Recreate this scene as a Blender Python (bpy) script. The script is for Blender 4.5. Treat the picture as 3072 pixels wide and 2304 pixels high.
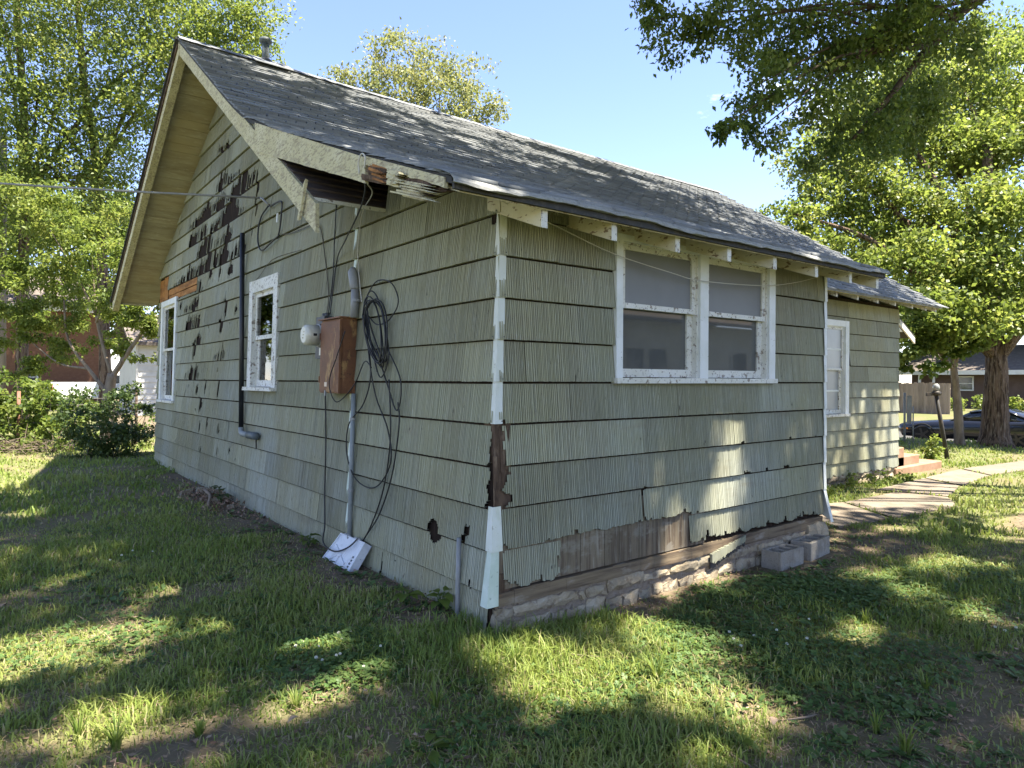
import bpy, bmesh, math, random
import numpy as np
from mathutils import Vector, Matrix

scene = bpy.context.scene
for o in list(bpy.data.objects):
    bpy.data.objects.remove(o)
col = scene.collection
random.seed(7)
rng = np.random.default_rng(11)

# ------------------------------------------------------------------ camera
YAW, PITCH, ROLL = 0.910585, 0.005923, -0.003216
CAM = Vector((-2.6285, -3.5464, 1.6))
Fv = Vector((math.cos(YAW) * math.cos(PITCH), math.sin(YAW) * math.cos(PITCH), -math.sin(PITCH)))
Rv = Vector((math.sin(YAW), -math.cos(YAW), 0))
Uv = Rv.cross(Fv)
R2 = math.cos(ROLL) * Rv - math.sin(ROLL) * Uv
U2 = math.sin(ROLL) * Rv + math.cos(ROLL) * Uv
cam_d = bpy.data.cameras.new("camera")
cam_d.sensor_width = 36.0
cam_d.lens = 2031.63 / 3072 * 36.0
cam_d.clip_end = 2000
cam = bpy.data.objects.new("camera", cam_d)
col.objects.link(cam)
m3 = Matrix((R2, U2, -Fv)).transposed()
cam.matrix_world = Matrix.Translation(CAM) @ m3.to_4x4()
scene.camera = cam

# ------------------------------------------------------------------ world, sun, exposure
SUN = Vector((0.26, -0.36, 1.0)).normalized()
elev = math.asin(SUN.z)
world = bpy.data.worlds.new("World")
scene.world = world
world.use_nodes = True
wn = world.node_tree
for n in list(wn.nodes):
    wn.nodes.remove(n)
w_out = wn.nodes.new('ShaderNodeOutputWorld')
w_bg = wn.nodes.new('ShaderNodeBackground')
w_sky = wn.nodes.new('ShaderNodeTexSky')
w_sky.sky_type = 'NISHITA'
w_sky.sun_disc = False
w_sky.sun_elevation = elev
w_sky.sun_rotation = math.atan2(SUN.x, SUN.y)
w_sky.air_density = 0.85
w_sky.dust_density = 0.0
w_sky.ozone_density = 1.0
# thin broken cloud everywhere overhead
w_tc = wn.nodes.new('ShaderNodeTexCoord')
w_map = wn.nodes.new('ShaderNodeMapping')
w_map.inputs['Scale'].default_value = (1.0, 1.0, 3.2)
w_map.inputs['Location'].default_value = (3.1, 1.7, 0.4)
w_noise = wn.nodes.new('ShaderNodeTexNoise')
w_noise.inputs['Scale'].default_value = 2.3
w_noise.inputs['Detail'].default_value = 8
w_noise.inputs['Roughness'].default_value = 0.62
w_ramp = wn.nodes.new('ShaderNodeValToRGB')
w_ramp.color_ramp.elements[0].position = 0.60
w_ramp.color_ramp.elements[1].position = 0.78
w_mix = wn.nodes.new('ShaderNodeMix')
w_mix.data_type = 'RGBA'
w_mix.inputs[7].default_value = (9.5, 9.7, 10.0, 1)
wn.links.new(w_tc.outputs['Generated'], w_map.inputs['Vector'])
wn.links.new(w_map.outputs['Vector'], w_noise.inputs['Vector'])
wn.links.new(w_noise.outputs['Fac'], w_ramp.inputs['Fac'])
wn.links.new(w_ramp.outputs['Color'], w_mix.inputs[0])
w_tint = wn.nodes.new('ShaderNodeMix')
w_tint.data_type = 'RGBA'
w_tint.blend_type = 'MULTIPLY'
w_tint.inputs[0].default_value = 1.0
w_tint.inputs[7].default_value = (0.98, 0.90, 1.0, 1)
wn.links.new(w_sky.outputs['Color'], w_tint.inputs[6])
wn.links.new(w_tint.outputs[2], w_mix.inputs[6])
wn.links.new(w_mix.outputs[2], w_bg.inputs['Color'])
w_bg.inputs['Strength'].default_value = 0.078
wn.links.new(w_bg.outputs[0], w_out.inputs[0])

sun_d = bpy.data.lights.new("sun", 'SUN')
sun_d.energy = 4.3
sun_d.angle = math.radians(0.8)
sun_d.color = (1.0, 0.92, 0.76)
sun = bpy.data.objects.new("sun", sun_d)
col.objects.link(sun)
sun.rotation_euler = SUN.to_track_quat('Z', 'Y').to_euler()
sun.location = (6, -8, 25)

scene.view_settings.view_transform = 'Standard'
scene.view_settings.look = 'None'
scene.view_settings.gamma = 1.0
scene.view_settings.use_curve_mapping = False
scene.view_settings.exposure = 2.48
scene.render.engine = 'CYCLES'
scene.cycles.max_bounces = 8
scene.cycles.transparent_max_bounces = 12
scene.cycles.caustics_reflective = False
scene.cycles.caustics_refractive = False

# ------------------------------------------------------------------ materials
MATS = {}


def mat(name, base, rough=0.85, spec=0.25, layers=(), bump=None, metal=0.0, rnd=0.0, trans=None, attr=None):
    """base colour, noise layers [(scale3, detail, lo, hi, colour, fac)], bump (scale3, strength, dist)"""
    m = bpy.data.materials.new(name)
    m.use_nodes = True
    nt = m.node_tree
    bs = nt.nodes['Principled BSDF']
    out = nt.nodes['Material Output']
    bs.inputs['Roughness'].default_value = rough
    bs.inputs['Specular IOR Level'].default_value = spec
    bs.inputs['Metallic'].default_value = metal
    tc = nt.nodes.new('ShaderNodeTexCoord')
    cur = None
    rgb = nt.nodes.new('ShaderNodeRGB')
    rgb.outputs[0].default_value = (*base, 1)
    cur = rgb.outputs[0]
    for i, L in enumerate(layers):
        sc, det, lo, hi, c2, fac = L
        mp = nt.nodes.new('ShaderNodeMapping')
        mp.inputs['Scale'].default_value = sc
        mp.inputs['Location'].default_value = (i * 3.7 + 1.3, i * 1.9, i * 2.3)
        nz = nt.nodes.new('ShaderNodeTexNoise')
        nz.inputs['Scale'].default_value = 1.0
        nz.inputs['Detail'].default_value = det
        nz.inputs['Roughness'].default_value = 0.62
        rp = nt.nodes.new('ShaderNodeMapRange')
        rp.inputs[1].default_value = lo
        rp.inputs[2].default_value = hi
        rp.inputs[4].default_value = fac
        mx = nt.nodes.new('ShaderNodeMix')
        mx.data_type = 'RGBA'
        mx.inputs[7].default_value = (*c2, 1)
        nt.links.new(tc.outputs['Object'], mp.inputs['Vector'])
        nt.links.new(mp.outputs[0], nz.inputs['Vector'])
        nt.links.new(nz.outputs['Fac'], rp.inputs[0])
        nt.links.new(rp.outputs[0], mx.inputs[0])
        nt.links.new(cur, mx.inputs[6])
        cur = mx.outputs[2]
    if attr is not None:  # attr = (colourA, fac) mixed by the point attribute rnd
        at = nt.nodes.new('ShaderNodeAttribute')
        at.attribute_name = 'rnd'
        ramp = nt.nodes.new('ShaderNodeValToRGB')
        els = ramp.color_ramp.elements
        cols, fac = attr
        els[0].position = 0
        els[0].color = (*cols[0], 1)
        els[1].position = 1
        els[1].color = (*cols[-1], 1)
        for k, c in enumerate(cols[1:-1]):
            e = els.new((k + 1) / (len(cols) - 1))
            e.color = (*c, 1)
        nt.links.new(at.outputs['Fac'], ramp.inputs['Fac'])
        mx = nt.nodes.new('ShaderNodeMix')
        mx.data_type = 'RGBA'
        mx.inputs[0].default_value = fac
        nt.links.new(cur, mx.inputs[6])
        nt.links.new(ramp.outputs[0], mx.inputs[7])
        cur = mx.outputs[2]
    if rnd:
        oi = nt.nodes.new('ShaderNodeObjectInfo')
        at = nt.nodes.new('ShaderNodeAttribute')
        at.attribute_name = 'rnd'
        ad = nt.nodes.new('ShaderNodeMath')
        ad.operation = 'ADD'
        fr = nt.nodes.new('ShaderNodeMath')
        fr.operation = 'FRACT'
        mr = nt.nodes.new('ShaderNodeMapRange')
        mr.inputs[3].default_value = 1 - rnd
        mr.inputs[4].default_value = 1 + rnd
        hs = nt.nodes.new('ShaderNodeHueSaturation')
        nt.links.new(oi.outputs['Random'], ad.inputs[0])
        nt.links.new(at.outputs['Fac'], ad.inputs[1])
        nt.links.new(ad.outputs[0], fr.inputs[0])
        nt.links.new(fr.outputs[0], mr.inputs[0])
        nt.links.new(mr.outputs[0], hs.inputs['Value'])
        nt.links.new(cur, hs.inputs['Color'])
        cur = hs.outputs[0]
    nt.links.new(cur, bs.inputs['Base Color'])
    if bump:
        bl = bump if isinstance(bump, list) else [bump]
        prev = None
        for sc, st, ds in bl:
            mp = nt.nodes.new('ShaderNodeMapping')
            mp.inputs['Scale'].default_value = sc
            nz = nt.nodes.new('ShaderNodeTexNoise')
            nz.inputs['Scale'].default_value = 1.0
            nz.inputs['Detail'].default_value = 5
            bp = nt.nodes.new('ShaderNodeBump')
            bp.inputs['Strength'].default_value = st
            bp.inputs['Distance'].default_value = ds
            nt.links.new(tc.outputs['Object'], mp.inputs['Vector'])
            nt.links.new(mp.outputs[0], nz.inputs['Vector'])
            nt.links.new(nz.outputs['Fac'], bp.inputs['Height'])
            if prev:
                nt.links.new(prev, bp.inputs['Normal'])
            prev = bp.outputs[0]
        nt.links.new(prev, bs.inputs['Normal'])
    if trans:
        tr = nt.nodes.new('ShaderNodeBsdfTranslucent')
        hs = nt.nodes.new('ShaderNodeHueSaturation')
        hs.inputs['Hue'].default_value = 0.485
        hs.inputs['Value'].default_value = trans[1]
        nt.links.new(cur, hs.inputs['Color'])
        nt.links.new(hs.outputs[0], tr.inputs['Color'])
        ms = nt.nodes.new('ShaderNodeMixShader')
        ms.inputs[0].default_value = trans[0]
        nt.links.new(bs.outputs[0], ms.inputs[1])
        nt.links.new(tr.outputs[0], ms.inputs[2])
        nt.links.new(ms.outputs[0], out.inputs['Surface'])
    MATS[name] = m
    return m


mat('siding', (0.290, 0.290, 0.195), 0.8, 0.2, [
    ((0.7, 0.7, 0.8), 4, 0.40, 0.66, (0.325, 0.34, 0.29), 0.9),
    ((1.1, 1.1, 0.5), 3, 0.46, 0.70, (0.285, 0.26, 0.15), 0.6),
    ((22, 22, 0.9), 4, 0.50, 0.74, (0.20, 0.195, 0.15), 0.4),
    ((3, 3, 0.6), 4, 0.53, 0.75, (0.225, 0.215, 0.16), 0.6),
    ((1.5, 1.5, 7), 4, 0.58, 0.74, (0.24, 0.22, 0.155), 0.5),
    ((60, 60, 9), 3, 0.58, 0.68, (0.40, 0.41, 0.355), 0.4),
    ((34, 34, 12), 4, 0.66, 0.72, (0.06, 0.05, 0.038), 0.8)],
    bump=[((90, 90, 6), 0.18, 0.003)], rnd=0.16)
mat('backing', (0.020, 0.014, 0.011), 0.95, 0.1, [((30, 30, 5), 4, 0.5, 0.72, (0.055, 0.036, 0.026), 0.8)],
    bump=((40, 40, 6), 0.5, 0.006))
mat('rotten_wood', (0.115, 0.078, 0.055), 0.95, 0.1, [
    ((14, 14, 4), 5, 0.42, 0.66, (0.035, 0.024, 0.018), 0.9), ((22, 22, 6), 4, 0.55, 0.7, (0.24, 0.18, 0.125), 0.7)],
    bump=((25, 25, 7), 0.8, 0.012), rnd=0.15)
mat('orange_wood', (0.36, 0.17, 0.06), 0.9, 0.15, [
    ((9, 2, 9), 5, 0.42, 0.66, (0.14, 0.065, 0.03), 0.9), ((20, 3, 20), 4, 0.55, 0.7, (0.45, 0.26, 0.11), 0.7)],
    bump=((25, 5, 25), 0.6, 0.008))
mat('grey_plank', (0.19, 0.155, 0.112), 0.92, 0.1, [
    ((30, 30, 1.8), 5, 0.42, 0.66, (0.09, 0.065, 0.05), 0.9), ((40, 40, 3), 4, 0.56, 0.7, (0.31, 0.285, 0.235), 0.75),
    ((5, 5, 9), 4, 0.55, 0.66, (0.27, 0.25, 0.21), 0.6)], bump=((50, 50, 3), 0.6, 0.005), rnd=0.2)
mat('sill_wood', (0.20, 0.155, 0.105), 0.92, 0.1, [
    ((1.6, 30, 30), 5, 0.42, 0.66, (0.085, 0.062, 0.048), 0.9), ((3, 8, 8), 4, 0.56, 0.68, (0.31, 0.275, 0.235), 0.8),
    ((2.2, 6, 6), 3, 0.64, 0.72, (0.24, 0.12, 0.06), 0.7)], bump=((3, 40, 40), 0.6, 0.006))
mat('peeling_white', (0.66, 0.655, 0.60), 0.7, 0.25, [
    ((3, 3, 3), 3, 0.45, 0.7, (0.52, 0.50, 0.40), 0.7),
    ((17, 17, 17), 5, 0.585, 0.61, (0.22, 0.18, 0.14), 0.9),
    ((48, 48, 48), 4, 0.60, 0.64, (0.13, 0.105, 0.085), 0.8)], bump=((30, 30, 30), 0.45, 0.006))
mat('clean_white', (0.70, 0.715, 0.70), 0.55, 0.3, [
    ((4, 4, 4), 3, 0.45, 0.72, (0.56, 0.58, 0.52), 0.8), ((40, 40, 40), 4, 0.66, 0.7, (0.25, 0.23, 0.19), 0.8)],
    bump=((20, 20, 20), 0.12, 0.003))
mat('trim_white', (0.60, 0.62, 0.54), 0.55, 0.3, [
    ((6, 6, 4), 4, 0.42, 0.66, (0.68, 0.70, 0.66), 0.9), ((9, 9, 3), 4, 0.54, 0.7, (0.50, 0.52, 0.36), 0.7), ((40, 40, 40), 4, 0.64, 0.68, (0.28, 0.26, 0.2), 0.7)],
    bump=((20, 20, 20), 0.12, 0.003))
mat('trim_green', (0.50, 0.58, 0.50), 0.5, 0.35, [
    ((7, 7, 5), 4, 0.45, 0.66, (0.62, 0.68, 0.62), 0.9), ((22, 22, 22), 4, 0.62, 0.67, (0.30, 0.36, 0.30), 0.8)],
    bump=((14, 14, 14), 0.25, 0.005))
mat('rake_paint', (0.50, 0.455, 0.28), 0.85, 0.15, [
    ((4, 4, 4), 4, 0.42, 0.66, (0.58, 0.54, 0.37), 0.8),
    ((40, 16, 60), 6, 0.53, 0.57, (0.24, 0.20, 0.14), 0.65),
    ((8, 5, 14), 6, 0.55, 0.60, (0.33, 0.285, 0.20), 0.6),
    ((90, 14, 90), 4, 0.60, 0.66, (0.12, 0.10, 0.07), 0.6)], bump=((38, 38, 38), 0.8, 0.01))
mat('soffit', (0.42, 0.37, 0.255), 0.9, 0.15, [
    ((2, 8, 8), 4, 0.45, 0.66, (0.31, 0.26, 0.165), 0.9), ((7, 30, 30), 4, 0.58, 0.66, (0.50, 0.455, 0.34), 0.8),
    ((1.2, 1.2, 1.2), 3, 0.5, 0.7, (0.40, 0.33, 0.19), 0.8)], bump=((6, 40, 40), 0.3, 0.004), rnd=0.1)
mat('rafter_paint', (0.60, 0.56, 0.42), 0.8, 0.2, [
    ((5, 5, 5), 4, 0.42, 0.66, (0.48, 0.42, 0.25), 0.8),
    ((14, 14, 30), 5, 0.58, 0.62, (0.17, 0.11, 0.065), 0.9)], bump=((30, 20, 30), 0.5, 0.008))
mat('shingle', (0.185, 0.198, 0.215), 0.92, 0.25, [
    ((1.5, 1.5, 1.5), 4, 0.42, 0.68, (0.225, 0.232, 0.240), 0.8),
    ((70, 70, 70), 3, 0.45, 0.7, (0.125, 0.135, 0.15), 0.45),
    ((1.0, 5, 5), 4, 0.56, 0.74, (0.13, 0.138, 0.148), 0.5)], bump=((160, 160, 160), 0.5, 0.003), rnd=0.2)
mat('old_shingle', (0.085, 0.065, 0.055), 0.95, 0.15, [((6, 20, 20), 4, 0.45, 0.68, (0.15, 0.115, 0.095), 0.8)],
    bump=((60, 60, 60), 0.5, 0.004), rnd=0.2)
mat('roof_edge', (0.29, 0.295, 0.29), 0.9, 0.25, [
    ((40, 40, 40), 4, 0.45, 0.66, (0.19, 0.195, 0.195), 0.8), ((3, 6, 6), 3, 0.52, 0.68, (0.14, 0.14, 0.14), 0.7)],
    bump=((90, 90, 90), 0.6, 0.004))
mat('dark_edge', (0.05, 0.05, 0.05), 0.9, 0.2, [((30, 30, 30), 3, 0.5, 0.7, (0.10, 0.09, 0.08), 0.8)])
mat('stone', (0.27, 0.222, 0.155), 0.94, 0.12, [
    ((5, 5, 5), 5, 0.42, 0.66, (0.345, 0.305, 0.235), 0.9), ((13, 13, 13), 5, 0.52, 0.66, (0.15, 0.112, 0.082), 0.85),
    ((45, 45, 45), 3, 0.6, 0.7, (0.40, 0.37, 0.32), 0.6)], bump=[((18, 18, 18), 0.8, 0.02), ((80, 80, 80), 0.5, 0.004)], rnd=0.2)
mat('mortar', (0.20, 0.16, 0.125), 0.95, 0.1, [((9, 9, 9), 5, 0.42, 0.68, (0.28, 0.24, 0.195), 0.8), ((20, 20, 20), 4, 0.58, 0.66, (0.09, 0.07, 0.055), 0.7)],
    bump=((30, 30, 30), 0.9, 0.02))
mat('block', (0.27, 0.245, 0.21), 0.95, 0.12, [
    ((7, 7, 7), 4, 0.45, 0.68, (0.35, 0.33, 0.29), 0.8), ((60, 60, 60), 3, 0.55, 0.68, (0.16, 0.14, 0.12), 0.8),
    ((6, 6, 3), 3, 0.57, 0.7, (0.19, 0.145, 0.10), 0.7)], bump=((120, 120, 120), 0.6, 0.004))
mat('concrete', (0.165, 0.138, 0.112), 0.93, 0.12, [
    ((1.3, 1.3, 1.3), 5, 0.42, 0.66, (0.215, 0.185, 0.152), 0.9), ((5, 5, 5), 5, 0.48, 0.66, (0.15, 0.12, 0.09), 0.75),
    ((50, 50, 50), 3, 0.6, 0.7, (0.12, 0.10, 0.08), 0.6)], bump=((30, 30, 30), 0.6, 0.01), rnd=0.1)
mat('step_concrete', (0.27, 0.165, 0.11), 0.93, 0.12, [((3, 3, 3), 5, 0.42, 0.66, (0.33, 0.225, 0.16), 0.9), ((9, 9, 9), 5, 0.55, 0.68, (0.24, 0.16, 0.11), 0.7)], bump=((30, 30, 30), 0.5, 0.01))
mat('rust', (0.135, 0.058, 0.028), 0.62, 0.4, [
    ((5, 5, 5), 5, 0.42, 0.66, (0.20, 0.085, 0.035), 0.9), ((11, 11, 5), 5, 0.56, 0.66, (0.40, 0.24, 0.09), 0.7),
    ((40, 40, 40), 3, 0.6, 0.7, (0.06, 0.03, 0.02), 0.8)], bump=((50, 50, 50), 0.2, 0.002))
mat('grey_metal', (0.22, 0.225, 0.225), 0.5, 0.5, [((9, 9, 4), 4, 0.45, 0.7, (0.33, 0.335, 0.33), 0.7)], bump=((30, 30, 30), 0.1, 0.002))
mat('dark_metal', (0.045, 0.047, 0.05), 0.5, 0.4, [((9, 9, 4), 4, 0.45, 0.7, (0.08, 0.08, 0.08), 0.7)])
mat('pvc_grey', (0.20, 0.22, 0.22), 0.5, 0.4, [((5, 5, 8), 4, 0.45, 0.7, (0.27, 0.29, 0.28), 0.7)])
mat('galv', (0.075, 0.092, 0.10), 0.55, 0.4, [((5, 5, 8), 4, 0.45, 0.7, (0.12, 0.14, 0.145), 0.8), ((20, 20, 9), 4, 0.6, 0.7, (0.2, 0.2, 0.19), 0.6)])
mat('black_pipe', (0.012, 0.013, 0.016), 0.42, 0.45, [((8, 8, 3), 4, 0.55, 0.75, (0.05, 0.05, 0.052), 0.8)])
mat('black_cable', (0.012, 0.012, 0.013), 0.5, 0.4)
mat('dusty_cable', (0.13, 0.12, 0.09), 0.75, 0.25, [((10, 10, 10), 3, 0.45, 0.7, (0.06, 0.055, 0.045), 0.8)])
mat('grey_cable', (0.27, 0.265, 0.25), 0.6, 0.3, [((6, 6, 6), 3, 0.45, 0.7, (0.18, 0.175, 0.16), 0.8)])
mat('white_wire', (0.5, 0.48, 0.42), 0.6, 0.3)
mat('meter_plastic', (0.62, 0.61, 0.53), 0.25, 0.5, [((12, 12, 12), 3, 0.5, 0.7, (0.50, 0.47, 0.36), 0.6)])
mat('meter_face', (0.70, 0.68, 0.58), 0.5, 0.3)
mat('black_print', (0.02, 0.02, 0.02), 0.6, 0.2)
mat('label_tan', (0.72, 0.58, 0.44), 0.7, 0.2)
mat('white_plastic', (0.62, 0.64, 0.67), 0.45, 0.4, [((10, 10, 10), 4, 0.48, 0.7, (0.44, 0.46, 0.48), 0.8), ((45, 45, 45), 4, 0.63, 0.7, (0.2, 0.2, 0.2), 0.7)])
mat('screen_glass', (0.18, 0.185, 0.18), 0.5, 0.45, [((1.5, 1.5, 1.5), 3, 0.4, 0.7, (0.15, 0.15, 0.145), 0.8)])
mat('dirty_glass', (0.075, 0.078, 0.076), 0.03, 0.9, [((2, 2, 2), 4, 0.42, 0.7, (0.10, 0.103, 0.10), 0.8)])
mat('pale_glass', (0.27, 0.285, 0.29), 0.3, 0.45, [((2, 2, 2), 4, 0.42, 0.7, (0.34, 0.35, 0.34), 0.8)])
mat('curtain', (0.72, 0.66, 0.54), 0.9, 0.1, [((30, 14, 1), 3, 0.45, 0.66, (0.52, 0.47, 0.37), 0.8)])
mat('bark', (0.17, 0.12, 0.088), 0.95, 0.1, [
    ((17, 17, 1.3), 5, 0.46, 0.58, (0.045, 0.031, 0.024), 0.95), ((30, 30, 4), 4, 0.54, 0.66, (0.30, 0.24, 0.185), 0.8)],
    bump=((17, 17, 1.3), 1.0, 0.12))
mat('bark_pale', (0.26, 0.21, 0.165), 0.95, 0.1, [((8, 8, 2), 5, 0.44, 0.66, (0.12, 0.09, 0.07), 0.9)], bump=((20, 20, 4), 0.8, 0.02))
mat('bark_dark', (0.075, 0.055, 0.042), 0.95, 0.1, [((10, 10, 2), 5, 0.5, 0.68, (0.13, 0.10, 0.08), 0.8)], bump=((16, 16, 3), 0.9, 0.03))
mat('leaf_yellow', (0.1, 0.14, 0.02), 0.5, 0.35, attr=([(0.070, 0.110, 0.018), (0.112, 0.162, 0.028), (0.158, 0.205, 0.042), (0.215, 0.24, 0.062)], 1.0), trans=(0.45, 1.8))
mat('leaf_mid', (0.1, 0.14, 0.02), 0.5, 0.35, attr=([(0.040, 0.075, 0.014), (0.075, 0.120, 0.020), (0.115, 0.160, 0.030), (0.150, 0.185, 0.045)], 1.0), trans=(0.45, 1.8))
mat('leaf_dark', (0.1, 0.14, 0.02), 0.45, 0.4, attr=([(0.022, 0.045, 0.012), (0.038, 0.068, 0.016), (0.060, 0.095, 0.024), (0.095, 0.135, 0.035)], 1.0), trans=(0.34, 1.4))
mat('leaf_pale', (0.1, 0.14, 0.02), 0.5, 0.35, attr=([(0.115, 0.150, 0.045), (0.170, 0.200, 0.060), (0.225, 0.240, 0.085), (0.270, 0.270, 0.110)], 1.0), trans=(0.42, 1.4))
mat('grass', (0.1, 0.14, 0.02), 0.55, 0.3, attr=([(0.095, 0.152, 0.030), (0.145, 0.212, 0.042), (0.205, 0.262, 0.058), (0.265, 0.295, 0.088), (0.36, 0.31, 0.175)], 1.0), trans=(0.35, 1.35))
mat('grass_tall', (0.1, 0.14, 0.02), 0.5, 0.35, attr=([(0.075, 0.130, 0.022), (0.115, 0.175, 0.028), (0.165, 0.215, 0.045), (0.22, 0.24, 0.075)], 1.0), trans=(0.38, 1.4))
mat('clover', (0.1, 0.14, 0.02), 0.55, 0.3, attr=([(0.045, 0.095, 0.028), (0.068, 0.125, 0.036), (0.095, 0.155, 0.044), (0.13, 0.18, 0.06)], 1.0), trans=(0.25, 1.3))
mat('flower_white', (0.72, 0.72, 0.64), 0.8, 0.1, trans=(0.2, 1.0))
mat('litter', (0.2, 0.13, 0.09), 0.9, 0.15, attr=([(0.07, 0.045, 0.032), (0.14, 0.088, 0.058), (0.22, 0.145, 0.095), (0.34, 0.255, 0.185), (0.30, 0.16, 0.11)], 1.0))
mat('twig', (0.22, 0.175, 0.135), 0.9, 0.1, [((30, 30, 30), 3, 0.45, 0.7, (0.13, 0.10, 0.08), 0.8)])
mat('ground', (0.085, 0.068, 0.046), 0.97, 0.1, [
    ((7, 7, 7), 5, 0.42, 0.70, (0.130, 0.108, 0.076), 0.85),
    ((40, 40, 40), 4, 0.5, 0.72, (0.19, 0.155, 0.115), 0.6),
    ((2.0, 2.0, 2.0), 4, 0.42, 0.62, (0.070, 0.078, 0.030), 0.45)], bump=[((9, 9, 9), 0.7, 0.05), ((55, 55, 55), 0.6, 0.01)],
    attr=([(0.165, 0.125, 0.092), (0.165, 0.145, 0.080), (0.12, 0.145, 0.05)], 0.75))
mat('asphalt', (0.07, 0.068, 0.065), 0.92, 0.2, [((3, 3, 3), 4, 0.45, 0.7, (0.10, 0.097, 0.09), 0.8)], bump=((80, 80, 80), 0.4, 0.004))
mat('car_paint', (0.010, 0.011, 0.015), 0.16, 0.6)
mat('car_glass', (0.012, 0.014, 0.017), 0.05, 0.6)
mat('tyre', (0.018, 0.018, 0.018), 0.85, 0.2)
mat('rim', (0.05, 0.045, 0.042), 0.4, 0.5, metal=0.6)
mat('chrome', (0.5, 0.5, 0.5), 0.25, 0.5, metal=0.9)
mat('amber', (0.6, 0.2, 0.03), 0.3, 0.5)
mat('truck_white', (0.72, 0.73, 0.74), 0.3, 0.5)
mat('tail_red', (0.35, 0.03, 0.03), 0.3, 0.5)
mat('brown_brick', (0.16, 0.085, 0.055), 0.92, 0.15, [((5, 5, 9), 4, 0.45, 0.68, (0.21, 0.115, 0.075), 0.8)])
mat('brown_wall', (0.095, 0.066, 0.055), 0.9, 0.15, [((2, 2, 2), 4, 0.45, 0.68, (0.12, 0.085, 0.07), 0.8)])
mat('white_paint', (0.60, 0.60, 0.58), 0.7, 0.25, [((2, 2, 2), 4, 0.45, 0.7, (0.50, 0.50, 0.47), 0.8)])
mat('far_roof', (0.12, 0.10, 0.09), 0.9, 0.2, [((4, 4, 4), 4, 0.45, 0.7, (0.17, 0.15, 0.13), 0.8)])
mat('fence_wood', (0.27, 0.215, 0.17), 0.92, 0.1, [((6, 6, 1.2), 4, 0.45, 0.68, (0.19, 0.15, 0.12), 0.8)], rnd=0.14)
mat('post_rust', (0.21, 0.10, 0.07), 0.85, 0.2, [((9, 9, 4), 4, 0.45, 0.68, (0.29, 0.17, 0.13), 0.8)])
mat('wire', (0.30, 0.28, 0.25), 0.6, 0.4)
mat('pole_wood', (0.32, 0.27, 0.22), 0.95, 0.1, [((10, 10, 0.8), 4, 0.45, 0.68, (0.20, 0.16, 0.13), 0.8)], bump=((20, 20, 2), 0.6, 0.02))
mat('lamp_iron', (0.03, 0.028, 0.026), 0.6, 0.3, [((9, 9, 4), 4, 0.45, 0.7, (0.08, 0.06, 0.045), 0.8)])
mat('globe', (0.25, 0.26, 0.26), 0.2, 0.5)
# clear pane: sharp reflection over a see-through sheet
gm = bpy.data.materials.new('window_glass')
gm.use_nodes = True
gnt = gm.node_tree
for n in list(gnt.nodes):
    gnt.nodes.remove(n)
go = gnt.nodes.new('ShaderNodeOutputMaterial')
gt = gnt.nodes.new('ShaderNodeBsdfTransparent')
gt.inputs[0].default_value = (0.72, 0.74, 0.72, 1)
gg = gnt.nodes.new('ShaderNodeBsdfGlossy')
gg.inputs['Roughness'].default_value = 0.02
gg.inputs['Color'].default_value = (0.9, 0.9, 0.88, 1)
gx = gnt.nodes.new('ShaderNodeMixShader')
gl = gnt.nodes.new('ShaderNodeFresnel')
gl.inputs[0].default_value = 1.9
gnt.links.new(gl.outputs[0], gx.inputs[0])
gnt.links.new(gt.outputs[0], gx.inputs[1])
gnt.links.new(gg.outputs[0], gx.inputs[2])
gnt.links.new(gx.outputs[0], go.inputs[0])
MATS['window_glass'] = gm

# ------------------------------------------------------------------ object helpers
ORG = {}


def finish(o, parent):
    col.objects.link(o)
    if parent is not None:
        o.parent = parent
    return o


def thing(name, label, cat, loc=(0, 0, 0), group=None, kind=None):
    o = bpy.data.objects.new(name, None)
    o.empty_display_size = 0.1
    o.location = loc
    col.objects.link(o)
    ORG[o.name] = Vector(loc)
    o['label'] = label
    o['category'] = cat
    if group:
        o['group'] = group
    if kind:
        o['kind'] = kind
    return o


def tag(o, label, cat, group=None):
    o['label'] = label
    o['category'] = cat
    if group:
        o['group'] = group
    return o


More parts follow.
